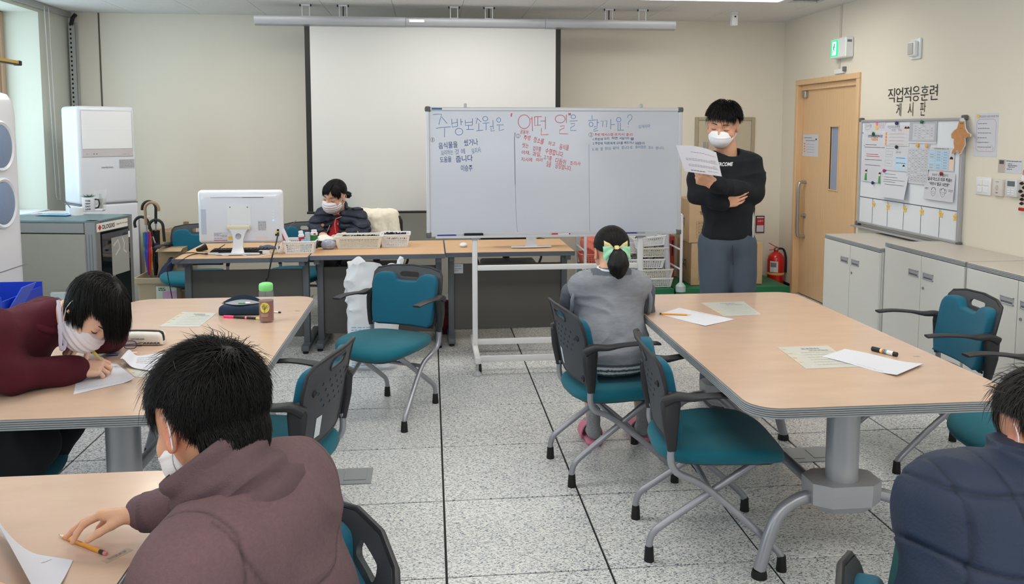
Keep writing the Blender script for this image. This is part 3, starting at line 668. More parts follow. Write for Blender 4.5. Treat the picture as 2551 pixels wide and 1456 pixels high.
def plate_thing(name,label,x0,y0,x1,y1,d,m,cat):
    a,b=PX(x0,y0,XR),PX(x1,y1,XR);t=thing(name,label,cat,(XR,(a[1]+b[1])/2,(a[2]+b[2])/2));w,h=a[1]-b[1],a[2]-b[2]
    MB().box(-d,0,-w/2,w/2,-h/2,h/2,0.004,seg=2).build('body',m,t);return t,w,h
t,w,h=plate_thing('light_switch','wide white light switch panel with four rockers below the promise sheet',2435,440,2470,488,0.01,m_white,'switch')
for sy in (-1,1):
    for sz in (-1,1):MB().box(-0.014,-0.01,sy*w*0.19-w*0.16,sy*w*0.19+w*0.16,sz*h*0.2-h*0.16,sz*h*0.2+h*0.16,0.002).build('rocker',m_white,t)
t,w,h=plate_thing('card_switch','narrow grey wall switch between the light switch and the thermostat',2480,445,2502,490,0.02,mat('switch_grey',(214,210,204),0.5),'switch')
mb=MB();Mx=frame_M((-0.0205,0,0),(0,-1,0),(0,0,1));stroke(mb,arc(0,-0.002,0.010,0.014),0.002,0,Mx,True);stroke(mb,[(-0.006,-0.012),(0.006,0.01)],0.002,0,Mx);mb.box(-0.01,0.01,-0.036,-0.030,0,0.0003,M=Mx);mb.box(-0.015,0.015,0.034,0.037,0,0.0003,M=Mx);mb.build('symbol',m_inkgrey,t)
t,w,h=plate_thing('thermostat','grey wall thermostat with small dark screen and buttons beside the narrow switch',2515,446,2541,492,0.025,mat('thermo',(212,214,220),0.4),'thermostat')
MB().box(-0.027,-0.025,-w*0.33,w*0.33,h*0.1,h*0.4,0.001).build('display',mat('lcd',(104,112,116),0.3),t)
for i in range(2):
    for j in range(3):MB().box(-0.0275,-0.025,-w*0.3+i*w*0.36,-w*0.06+i*w*0.36,-h*0.12-j*h*0.13,-h*0.05-j*h*0.13,0.001).build('button',m_white,t)
a=PX(2549,470,XR-0.02);t=thing('beaded_ornament','dark red and black hanging ornament at the right edge beside the thermostat','ornament',(XR-0.025,a[1],a[2]))
mb=MB()
for k in range(6):mb.lathe([(0.004,0),(0.012,0.006),(0.013,0.012),(0.004,0.02)],10,(0.006*math.sin(k*2.1),0.008*math.cos(k*3),0.02-k*0.024))
mb.build('beads',mat('bead_dark',(50,24,30),0.3),t);MB().box(-0.006,0.006,-0.022,0.022,-0.135,-0.115,0.004).build('red_base',mat('bead_red',(176,30,36),0.4),t)
MB().tube([(0.02,0,0.16),(0.0,0,0.10),(0,0,0.04)],0.002,6).build('cord',m_red,t);MB().lathe([(0.006,0),(0.008,0.02),(0.004,0.035)],10,(0,0,0.045)).build('white_bead',m_white,t)
# notice on the door
def f(t,M,w,h):
    mb=MB();lines(mb,sub(M,0,0,0.0004),w,[(-h*0.15,w*0.1,w*0.6),(-h*0.28,w*0.2,w*0.8)],0.006);lines(mb,sub(M,0,0,0.0004),w,[(-h*(0.45+0.12*k),w*0.25,w*0.75) for k in range(4)],0.0025);PR(mb.build)('print',m_inkgrey,t)
    mb=MB()
    for k in range(4):mb.box(w*0.08,w*0.17,-h*(0.46+0.12*k),-h*(0.40+0.12*k),0,0.0004,M=M)
    PR(mb.build)('print',m_orange,t);mb=MB();mb.prism([(w*0.86+0.014*math.cos(k),-h*0.22+0.010*math.sin(k)) for k in range(6)],0,0.0004,M);PR(mb.build)('print',m_hair_p,t)
t=wall_sheet('door_notice','small white notice with orange marks taped to the oak door',2001,335,2038,391,f,X=XR+0.044)
# ------------------------------------------------------------------ low cabinets along the right wall
m_cab=mat('cabinet_grey',(208,209,206),0.45,noise=(60,0.01));m_ctop=mat('cabinet_top',(196,190,182),0.4);m_edge=mat('edge_grey',(150,155,160),0.45)
m_slotd=mat('edge_dark',(96,102,108),0.6)
def ribbed(x0,x1,y0,y1,z0,z1,parent,n=3):
    """top edge band with horizontal ribs"""
    mb=MB();h=(z1-z0)/n
    for k in range(n):mb.box(x0,x1,y0,y1,z0+k*h+0.0006,z0+(k+1)*h-0.0006,0.0015)
    return mb.build('edge_band',m_edge,parent)
def cabinet(label,xf,y0,y1,h,splits,group='low grey cabinets along the right wall',handles=True):
    t=thing('storage_cabinet',label,'cabinet',(xf,y0,0),0,group)
    D=XR-0.004-xf;L_=y1-y0
    MB().box(0.02,D,0.002,L_-0.002,0.05,h-0.03).box(0.04,D,0.01,L_-0.01,0,0.05).build('body',m_cab,t)
    MB().box(0.002,D,0,L_,h-0.006,h,0.002).build('top',m_ctop,t);ribbed(0,D,0,L_,h-0.03,h-0.006,t)
    ys=[0.0]+splits+[L_]
    for k in range(len(ys)-1):
        a,b=ys[k]+0.0025,ys[k+1]-0.0025
        d=MB().box(0.0,0.019,a,b,0.055,h-0.034,0.0015).build('door',m_cab,t)
        # recessed pull towards the split shared by a pair (doors ordered from near to far)
        yc=(b-0.075) if k % 2==0 else (a+0.075)
        if not handles:continue
        zc=h-0.155
        mb=MB()
        for q in ((yc-0.052,yc+0.052,zc+0.016,zc+0.022),(yc-0.052,yc+0.052,zc-0.022,zc-0.016),(yc-0.052,yc-0.046,zc-0.022,zc+0.022),(yc+0.046,yc+0.052,zc-0.022,zc+0.022)):mb.box(-0.005,0.002,*q,0.001)
        mb.box(-0.002,0.001,yc-0.046,yc+0.046,zc-0.004,zc+0.016);mb.build('handle',m_silver,d)
        MB().box(-0.0012,0.0012,yc-0.046,yc+0.046,zc-0.016,zc-0.004).build('recess',m_slotd,d)
        if k % 2==0:MB().lathe([(0.009,0),(0.009,0.004),(0.003,0.005)],12,M=Matrix.Translation((0,b-0.03,h-0.235)) @ Matrix.Rotation(rad(-90),4,'Y')).build('lock',m_steel,d)
    return t
cabinet('low grey two door cabinet next to the oak door, set back from the others',3.08,5.27,6.06,0.79,[0.395])
cabinet('low grey two door cabinet below the notice board, second from the door',3.11,4.42,5.26,0.835,[0.42])
cabinet('low grey two door cabinet at the right behind the empty chair',3.11,3.55,4.40,0.835,[0.43])
cabinet('low grey cabinet at the right edge under the cardboard box',3.11,2.60,3.53,0.835,[0.46])
a=PZ(2516,655,0.837);t=thing('tissue_box','open brown cardboard box on the cabinet at the right edge','box',(3.27,3.60,0.836));m_card=mat('cardboard',(196,166,132),0.8,noise=(30,0.04))
mb=MB()
for b in ((0,0.2,0,0.008,0,0.13),(0,0.2,0.46,0.468,0,0.13),(0,0.008,0,0.468,0,0.13),(0.192,0.2,0,0.468,0,0.13),(0,0.2,0,0.468,0,0.006)):mb.box(*b)
mb.build('carton',m_card,t)
t=thing('pink_tissue','crumpled pink tissue paper sticking out of the cardboard box on the cabinet','tissue',(3.37,3.82,0.86))
mb=MB();rr=random.Random(3)
for k in range(7):
    a0=k*0.9;h=0.17+0.07*rr.random()
    mb.grid(lambda u,v:(0.10*(v)*math.cos(a0+u*1.6)+0.012*math.sin(9*u+k),0.17*(v)*math.sin(a0+u*1.6)+0.015*math.sin(7*v+k),h*v*(0.85+0.25*math.sin(7*u+k))),8,6)
mb.build('tissue',mat('tissue_pink',(238,160,206),0.7),t)
# ------------------------------------------------------------------ mobile whiteboard
YW=5.55
t=thing('mobile_whiteboard','wide whiteboard on a white wheeled stand with blue and red Korean handwriting','whiteboard',(0,YW,0));WBT=t
x0,x1=-0.028,1.752;z0,z1=0.872,1.757
m_wbf=mat('wb_surface',(204,210,222),0.13,spec=0.5,noise=(1.5,0.01),bump=(2.2,0.10,(1,1,3)))
MB().box(x0+0.02,x1-0.02,-0.008,0.012,z0+0.02,z1-0.02).build('writing_surface',m_wbf,t,ang=None)
mb=MB();fw=0.026
for b in ((x0,x0+fw,z0,z1),(x1-fw,x1,z0,z1),(x0+fw+0.0005,x1-fw-0.0005,z0,z0+fw),(x0+fw+0.0005,x1-fw-0.0005,z1-fw,z1)):mb.box(b[0],b[1],-0.016,0.016,b[2],b[3],0.005)
mb.build('frame',mat('wb_frame',(206,208,214),0.35,metal=0.2),t)
for x,z in ((x0,z0),(x0,z1),(x1,z0),(x1,z1)):MB().box(x-0.006 if x<1 else x-0.036,x+0.036 if x<1 else x+0.006,-0.02,0.02,z-0.006 if z<1 else z-0.034,z+0.034 if z<1 else z+0.006,0.012,seg=2).build('corner_cap',mat('cap_grey',(96,98,100),0.5),t)
MB().box(x0+0.04,x0+0.11,-0.0175,-0.016,z1-0.018,z1-0.006).build('blue_label',mat('label_blue',(40,96,160),0.5),t)
for px in (1158,1596):
    x=PY(px,266,YW)[0];MB().box(x-0.008,x+0.012,-0.016,0.016,z1-0.004,z1+0.026,0.005).build('hook',m_silver,t)
MB().box(x0+0.06,x1-0.18,-0.055,-0.016,z0-0.004,z0+0.003,0.002).box(x0+0.06,x1-0.18,-0.058,-0.054,z0-0.004,z0+0.012,0.001).build('tray',mat('wb_frame',(206,208,214)),t)
LXs=(0.300,1.462);m_post=mat('post_white',(222,223,226),0.4)
zl=0.10
for lx in LXs:
    MB().box(lx-0.018,lx+0.018,-0.028,0.0,0.13,z0,0.005,seg=2).build('upright',m_post,t)
    MB().box(lx-0.018,lx+0.018,-0.36,0.28,0.075,0.115,0.005,seg=2).build('foot_bar',m_post,t)
    MB().box(lx-0.03,lx+0.03,-0.036,0.004,z0-0.02,z0+0.018,0.004).build('clamp',m_silver,t)
    for y in (-0.32,0.24):
        mb=MB();mb.lathe([(0.030,-0.011),(0.033,-0.006),(0.033,0.006),(0.030,0.011)],16,M=Matrix.Translation((lx+0.014,y+0.012,0.034)) @ Matrix.Rotation(rad(90),4,'Y'));mb.box(lx-0.004,lx+0.004,y-0.01,y+0.02,0.03,0.076)
        mb.build('caster',m_black,t)
    MB().lathe([(0.035,0),(0.034,0.006),(0.01,0.03),(0.01,0.075)],14,(lx-0.004,-0.345,0)).build('levelling_foot',m_silver,t)
for y,z,w in ((-0.02,0.655,0.035),(-0.30,0.095,0.04),(0.14,0.095,0.04)):
    MB().box(LXs[0]+0.018,LXs[1]-0.018,y-0.012,y+0.012,z-w/2,z+w/2,0.004,seg=2).build('crossbar',m_post,t)
# handwriting, traced as pen strokes from the photograph's zoomed crops
def wp(x,y):p=PY(x,y,YW-0.0085);return (p[0],p[2])
Mw=frame_M((0,-0.0085,0),(1,0,0),(0,0,1))
def A(x,y):return wp(1060+x/7.279,260+y/7.28)          # crop [1060,260,1400,460] at 2475 px
def B(x,y):return wp(1260+x/5.798,260+y/5.8)           # crop [1260,260,1700,460] at 2551 px
def el(f,cx,cy,rx,ry):return [f(cx+rx*math.cos(2*PI*k/20),cy+ry*math.sin(2*PI*k/20)) for k in range(21)]
blue,red,grey=MB(),MB(),MB()
SW=0.0042
def S(mb,f,*ls,w=SW):
    for l in ls:stroke(mb,[f(*p) for p in l],w,0,Mw)
S(blue,A,[(135,188),(200,180),(292,182),(270,260),(242,370)],[(292,230),(392,348)],[(190,436),(300,420),(458,410)],[(348,430),(345,600)],
  [(478,262),(478,350),(485,415),(582,398)],[(572,262),(582,400)],[(482,345),(575,328)],[(640,262),(645,380)],[(645,320),(682,318)],
  [(720,285),(725,385),(850,378)],[(852,255),(850,378)],[(725,335),(848,322)],[(780,385),(780,455)],[(738,458),(878,456)],
  [(905,255),(942,250),(915,355)],[(940,260),(1012,322)],[(965,340),(965,480)],[(922,486),(1045,468)],
  [(1038,345),(1160,335)],[(1100,345),(1098,472)],[(1165,405),(1222,398)],[(1222,285),(1228,455)],[(1188,425),(1190,490),(1255,478)],
  [(1290,375),(1418,374)],[(1335,385),(1335,480),(1422,458)])
for e in ((608,498,68,62),(1083,262,46,40),(1328,285,36,40)):stroke(blue,el(A,*e),SW,0,Mw)
S(red,B,[(352,210),(380,210)],[(378,180),(386,390)],[(416,180),(418,310),(505,298)],[(416,180),(520,178)],[(462,180),(462,300)],[(500,242),(572,240)],[(573,178),(573,362)],[(516,345),(510,445),(615,436)],
  [(875,148),(876,270)],[(785,318),(845,310),(840,345),(780,372),(775,425),(898,428)])
for e in ((265,252,86,100),(785,212,72,56)):stroke(red,el(B,*e),SW,0,Mw)
S(red,B,[(88,130),(78,155),(80,180)],[(905,130),(915,135),(910,158)],[(925,130),(935,138),(925,158)],w=0.008)
S(blue,B,[(922,243),(1036,238)],[(935,282),(998,278),(990,310),(940,335),(938,382),(1018,378)],
  [(1245,158),(1245,215)],[(1192,238),(1300,225)],[(1318,215),(1320,310)],[(1320,262),(1348,262)],[(1270,330),(1322,320),(1318,345),(1270,368),(1268,392),(1335,380)],
  [(1370,245),(1405,238),(1398,325)],[(1425,240),(1462,235),(1452,330)],[(1515,215),(1515,362)],[(1518,295),(1575,292)],
  [(1620,262),(1620,370)],[(1655,262),(1655,370)],[(1610,376),(1705,372)],[(1758,195),(1768,160),(1800,148),(1825,175),(1815,215),(1772,260),(1770,295)],[(1766,325),(1770,332)])
for e in ((975,180,34,28),(1232,290,28,32),(1632,222,32,32)):stroke(blue,el(B,*e),SW,0,Mw)
S(grey,A,[(1628,518),(1612,600),(1615,900),(1625,1456)],w=0.003)
S(grey,lambda x,y:wp(x,y),[(1282,330),(1283,420),(1285,520),(1287,560),(1290,583)],[(1467,360),(1468,480),(1469,582)],w=0.002)
for e in ((128,645,36,38),(1678,575,38,36)):stroke(grey,el(A,*e),0.0025,0,Mw)
stroke(grey,el(B,1230,440,32,32),0.0025,0,Mw)
def tx(mb,f,x0_,x1_,y,s,h,ang=0,bold=0.0):
    """handwritten words between crop columns x0_ and x1_, h metres tall"""
    p,q=f(x0_,y),f(x1_,y);c=((p[0]+q[0])/2,(p[1]+q[1])/2)
    M=Mw @ Matrix.Translation((c[0],c[1],0.0003)) @ Matrix.Rotation(rad(ang),4,'Z');fit_text(mb,s,M,q[0]-p[0],h,bold)
tx(grey,A,120,136,645,'1',0.022);tx(grey,A,1664,1690,575,'2',0.020);tx(grey,B,1220,1242,440,'3',0.022)
db=MB();HB=0.008
tx(db,A,236,582,742,'음식물을',0.044,5,HB);tx(db,A,695,950,692,'씼거나',0.046,5,HB)
tx(blue,A,280,500,875,'요리하는',0.036,6,HB);tx(blue,A,530,715,858,'것 에',0.038,4,HB);tx(blue,A,836,1002,838,'요리사',0.038,12,HB)
tx(db,A,262,470,1003,'도움을',0.038,4,HB);tx(db,A,548,855,985,'줍니다',0.045,5,HB);tx(db,A,642,850,1158,'이승주',0.044,0,HB)
tx(red,A,1718,1870,505,'윤동하',0.030,-8,0.01)
for x0_,x1_,y,w_,h_,g_ in ((258,362,485,'주방',0.034,-3),(400,552,525,'청소를',0.040,-14),(612,715,570,'하고',0.030,-8),(775,912,620,'음식을',0.040,-8),
    (235,330,595,'씻는',0.034,-8),(392,510,645,'업무를',0.034,-6),(568,840,700,'수행합니다.',0.040,-14),(228,352,700,'야채,',0.030,-4),(385,512,725,'과일,',0.034,-6),
    (545,665,775,'고기를',0.032,-8),(715,868,825,'다듬어',0.038,-12),(925,1080,855,'조리사',0.030,-4),(222,380,800,'지시에',0.028,-3),(438,535,805,'따라',0.026,-4),
    (588,655,865,'일을',0.040,-12),(715,955,910,'담당합니다.',0.036,-12)):
    tx(red,B,x0_,x1_,y,w_,h_,g_,HB)
for x0_,x1_,y,w_ in ((1282,1362,440,'주방'),(1378,1550,438,'에서스텝'),(1570,1710,436,'은지시'),(1740,1840,438,'줍니다')):tx(red,B,x0_,x1_,y,w_,0.020,0,0.012)
for x0_,x1_,y,w_ in ((1258,1400,505,'1.주방에'),(1420,1490,495,'요리'),(1528,1612,490,'하면'),(1640,1780,492,'서설거지'),(1800,1852,500,'물'),(1258,1398,565,'2.주방에'),(1420,1580,562,'직원에게'),(1600,1690,560,'요리를'),(1710,1850,555,'배우거나'),(1870,2008,562,'일을합니다')):tx(db,B,x0_,x1_,y,w_,0.019,0,0.010)
for x0_,x1_,y,w_ in ((1245,1335,650,'3.과'),(1368,1402,645,'잘'),(1430,1520,640,'정리도'),(1545,1632,630,'같이'),(1672,1830,625,'합니다 또'),(1870,2028,618,'정리정돈'),(2060,2130,625,'청소'),(2165,2290,632,'합니다.')):tx(blue,B,x0_,x1_,y,w_,0.021,0,0.008)
tx(blue,B,1915,2088,320,'김개미마',0.024,4,0.004)
PR(blue.build)('handwriting',mat('pen_blue',(104,134,178),0.6),t);PR(red.build)('handwriting',mat('pen_red',(198,84,96),0.6),t)
PR(db.build)('handwriting',mat('pen_dark_blue',(52,82,136),0.6),t);PR(grey.build)('handwriting',mat('pen_grey',(112,118,130),0.6),t)
def marker(name,label,p,ang,body,cap,L=0.13,r=0.008,z=0.0,cat='marker',tip=False):
    t=thing(name,label,cat,p,rad(ang));t.rotation_euler=(0,0,rad(ang))
    MX=Matrix.Translation((0,0,r+z)) @ Matrix.Rotation(rad(90),4,'Y')
    MB().lathe([(r*0.8,-L*0.5),(r,-L*0.48),(r,L*0.16)],12,M=MX).build('barrel',body,t)
    MB().lathe([(r*1.08,L*0.16),(r*1.08,L*0.42),(r*0.85,L*0.5)],12,M=MX).build('cap',cap,t)
    MB().lathe([(r*1.02,-L*0.5),(r*1.02,-L*0.42)],12,M=MX).build('end_plug',cap,t)
    return t
m_mkw=mat('marker_white',(226,226,230),0.4);mk_b=mat('marker_blue',(40,44,140),0.4);mk_r=mat('marker_red',(190,30,34),0.4)
zt=z0+0.003
p=PY(1113,590,YW-0.035);marker('board_marker','blue board marker lying on the left of the whiteboard tray',(p[0],YW-0.037,zt),2,mk_b,mk_b)
p=PY(1397,587,YW-0.035);marker('board_marker','red and white board marker lying in the middle of the whiteboard tray',(p[0],YW-0.037,zt),180,m_mkw,mk_r)
p=PY(1570,583,YW-0.035);marker('board_marker','blue board marker on the tray behind the head of the grey vested woman',(p[0]-0.02,YW-0.037,zt),0,mk_b,mk_b)
p=PY(1180,586,YW-0.035);t2=thing('board_eraser','black whiteboard eraser lying on the tray above the left upright','eraser',(p[0],YW-0.037,zt))
MB().box(-0.066,0.066,-0.017,0.017,0,0.012,0.003).build('felt',mat('felt',(50,54,54),0.9),t2);MB().box(-0.066,0.066,-0.018,0.018,0.0122,0.024,0.004).build('grip',m_black,t2)
# ------------------------------------------------------------------ teal chairs
m_teal=mat('teal_fabric',(0,100,118),0.85,noise=(500,0.10),bump=(700,0.35),sheen=0.1)
m_teal2=mat('teal_fabric_back',(0,92,118),0.85,noise=(500,0.10),bump=(700,0.35),sheen=0.1)
m_shell=mat('chair_shell',(58,62,68),0.5,bump=(500,0.12));m_arm=mat('chair_arm',(38,40,44),0.48,bump=(500,0.1))
m_tube=mat('chair_tube',(158,160,168),0.34,metal=0.45);m_rub=mat('rubber',(18,18,20),0.6);m_stick=mat('sticker_paper',(214,222,228),0.6)
def back_fn(dy=0.0):
    def fn(x,y,tt):
        v=y;w=0.205+0.03*v/0.36
        yy=-0.185-0.17*v+0.9*x*x*0.75-0.10*max(0,v-0.27)*0+dy
        if v>0.27:yy-=(v-0.27)**2*2.2
        return (x*(1.0+0.10*v/0.36),yy-tt,0.462+v*0.95)
    return fn
def make_chair():
    t=thing('conference_chair','x','chair')
    # seat cushion: rings of a superellipse with waterfall front
    rings=[]
    for z,g,d in ((0.400,0.80,0.0),(0.402,0.90,0.0),(0.412,0.97,0.0),(0.430,1.0,0.0),(0.446,0.985,0.0),(0.456,0.94,0.0),(0.461,0.84,0.0),(0.463,0.6,0),(0.4635,0.3,0)):
        ring=[]
        for k in range(40):
            a=2*PI*k/40;c,s_=math.cos(a),math.sin(a);e=2/3.4
            x=math.copysign(abs(c)**e,c)*0.245*g;y=math.copysign(abs(s_)**e,s_)*0.225*g
            if y<0:x*=1-0.16*(-y/0.225)
            zz=z-0.030*max(0,(y-0.10)/0.125)**2-0.012*(0 if y>0 else-y/0.225)+0.010*(x/0.245)**2
            ring.append((x,y*1.09+0.035,zz-0.018))
        rings.append(ring)
    MB().loft(rings).build('seat',m_teal,t,ang=60)
    rings=[[(p[0]*g,(p[1]-0.035)*g+0.035,z+(p[2]-0.394)) for p in rings[2]] for z,g in ((0.374,0.86),(0.390,0.93))]
    MB().loft(rings).build('seat_pan',m_arm,t)
    # back shell with handle slot and perforations
    out=[(-0.175,0),(0.175,0),(0.200,0.02),(0.212,0.10),(0.214,0.24),(0.205,0.31),(0.19,0.335),(0.12,0.352),(0,0.358),(-0.12,0.352),(-0.19,0.335),(-0.205,0.31),(-0.214,0.24),(-0.212,0.10),(-0.200,0.02)]
    slot=[(0.062*math.cos(a)*(1 if abs(math.cos(a))<0.5 else 1),0.308+0.017*math.sin(a)) for a in [2*PI*k/20 for k in range(20)]]
    slot=rrect(-0.06,0.06,0.291,0.325,0.0165,5)
    holes=[slot]
    for r,(yy,xs) in enumerate(((0.245,(-0.10,-0.05,0.0,0.05,0.10)),(0.215,(-0.125,-0.075,-0.025,0.025,0.075,0.125)),(0.183,(-0.10,-0.05,0.0,0.05,0.10)),(0.152,(-0.075,-0.025,0.025,0.075)))):
        for x in xs:holes.append([(x+0.0068*math.cos(2*PI*k/8),yy+0.0068*math.sin(2*PI*k/8)) for k in range(8)])
    plate(out,holes,0.010,back_fn(0),16,8).build('back_shell',m_shell,t,ang=50)
    # rim of the handle and raised screws
    fnb=back_fn(0)
    mb=MB();mb.tube([fnb(x,y,0.004) for x,y in rrect(-0.066,0.066,0.285,0.331,0.022,5)],0.006,6,closed=True)
    mb.tube([fnb(x,y,0.003) for x,y in [(-0.20,0.02),(-0.212,0.10),(-0.215,0.24),(-0.206,0.312),(-0.19,0.338),(-0.12,0.354),(0,0.360),(0.12,0.354),(0.19,0.338),(0.206,0.312),(0.215,0.24),(0.212,0.10),(0.20,0.02)]],0.0075,6)
    mb.tube([fnb(x,0.006,0.003) for x in (-0.19,-0.1,0,0.1,0.19)],0.006,6)
    mb.build('shell_rim',m_arm,t,ang=60)
    mb=MB()
    for x,y in ((-0.15,0.225),(0.15,0.225),(-0.15,0.03),(0.15,0.03)):
        q=fnb(x,y,0.005);mb.lathe([(0.014,0),(0.013,0.004),(0.009,0.005),(0.008,0.002)],14,M=Matrix.Translation(q) @ Matrix.Rotation(rad(100),4,'X'))
    mb.build('screw_cover',m_arm,t)
    q=[fnb(x,y,0.0062) for x,y in ((-0.115,0.035),(-0.075,0.035),(-0.075,0.115),(-0.115,0.115))]
    MB().add(q,[(0,1,2,3)]).build('sticker',m_stick,t)
    # pad on the front with a dip below the handle
    out=[(-0.165,0.012),(0.165,0.012),(0.188,0.03),(0.198,0.10),(0.198,0.24),(0.188,0.295),(0.16,0.318),(0.10,0.318),(0.072,0.295),(0.05,0.275),(-0.05,0.275),(-0.072,0.295),(-0.10,0.318),(-0.16,0.318),(-0.188,0.295),(-0.198,0.24),(-0.198,0.10),(-0.188,0.03)]
    pts=[tuple(p) for p in bez([Vector(p) for p in out]+[Vector(out[0])],3)][:-1]
    plate(pts,[],0.026,back_fn(0.021),10,8,bev=0.010).build('back_pad',m_teal2,t,ang=70)
    for s in (-1,1):
        # bracket from the shell side down to the tube
        MB().sweep([(s*0.222,-0.165,0.66),(s*0.232,-0.178,0.62),(s*0.236,-0.178,0.55),(s*0.232,-0.172,0.48),(s*0.226,-0.170,0.45)],[0.028,0.034,0.034,0.030,0.028],[0.05,0.075,0.06,0.042,0.034],up=(0,1,0)).build('arm_bracket',m_arm,t,ang=60)
        MB().sweep(bez([(s*0.236,-0.205,0.632),(s*0.240,-0.16,0.652),(s*0.246,-0.10,0.650),(s*0.255,-0.03,0.660),(s*0.262,0.06,0.664),(s*0.258,0.135,0.658)],3),
                   [0.04+0.018*math.sin(min(1,k/15)*PI*0.8) for k in range(16)],[0.040-0.028*min(1,k/9) for k in range(16)]).build('armrest',m_arm,t,ang=60)
        R_=0.0135
        pth=bez([(s*0.226,-0.170,0.47),(s*0.226,-0.172,0.41),(s*0.224,-0.150,0.365),(s*0.218,-0.09,0.335),(s*0.20,-0.02,0.285),(s*0.215,0.10,0.185),(s*0.232,0.205,0.09),(s*0.234,0.232,0.055),(s*0.235,0.235,0.02)],4)
        MB().tube(pth,R_,12).build('front_leg',m_tube,t,ang=60)
        pth=bez([(s*0.155,0.17,0.385),(s*0.158,0.11,0.345),(s*0.160,-0.02,0.255),(s*0.163,-0.17,0.150),(s*0.165,-0.218,0.112),(s*0.165,-0.234,0.075),(s*0.165,-0.236,0.03)],4)
        MB().tube(pth,R_,12).build('rear_leg',m_tube,t,ang=60)
        for x,y in ((s*0.235,0.235),(s*0.165,-0.235)):MB().lathe([(0.019,0),(0.019,0.004),(0.0155,0.055),(0.0145,0.058)],14,(x,y,0)).build('rubber_foot',m_rub,t)
    MB().tube([(-0.20,-0.02,0.285),(0.20,-0.02,0.285)],0.011,10).tube([(-0.155,0.16,0.379),(0.155,0.16,0.379)],0.011,10).build('cross_tube',m_tube,t)
    return t
CH0=make_chair()
def put_chair(o,x,y,f,label):
    o.location=(x,y,0);o.rotation_euler=(0,0,math.atan2(f[1],f[0])-PI/2);o['label']=label;o['group']='teal and black armchairs around the room'
chairs=[(1.05,2.98,(0.995,-0.10),'empty teal chair left of the right hand table, in front of the grey vested woman'),
 (0.83,3.69,(0.989,0.149),'teal chair carrying the woman in the grey vest'),
 (-0.24,4.56,(-0.487,-0.873),'empty teal chair facing us in the aisle in front of the white sack'),
 (-0.58,3.05,(-0.97,0.24),'empty teal chair seen from behind at the right side of the left table'),
 (-0.352,1.475,(-0.94,-0.34),'teal chair under the man in the mauve sweatshirt'),
 (2.42,3.69,(-0.994,0.113),'empty teal chair between the right hand table and the grey cabinets'),
 (2.35,2.87,(-1,0.05),'empty teal chair at the right edge of the picture beside the navy quilted vest'),
 (0.93,1.15,(0.92,-0.40),'teal chair at the bottom edge under the person in navy quilted vest'),
 (-1.62,2.93,(0.985,-0.17),'teal chair under the woman writing in maroon')]
for k,(x,y,f,lb) in enumerate(chairs):put_chair(CH0 if k==0 else copy_tree(CH0),x,y,f,lb)
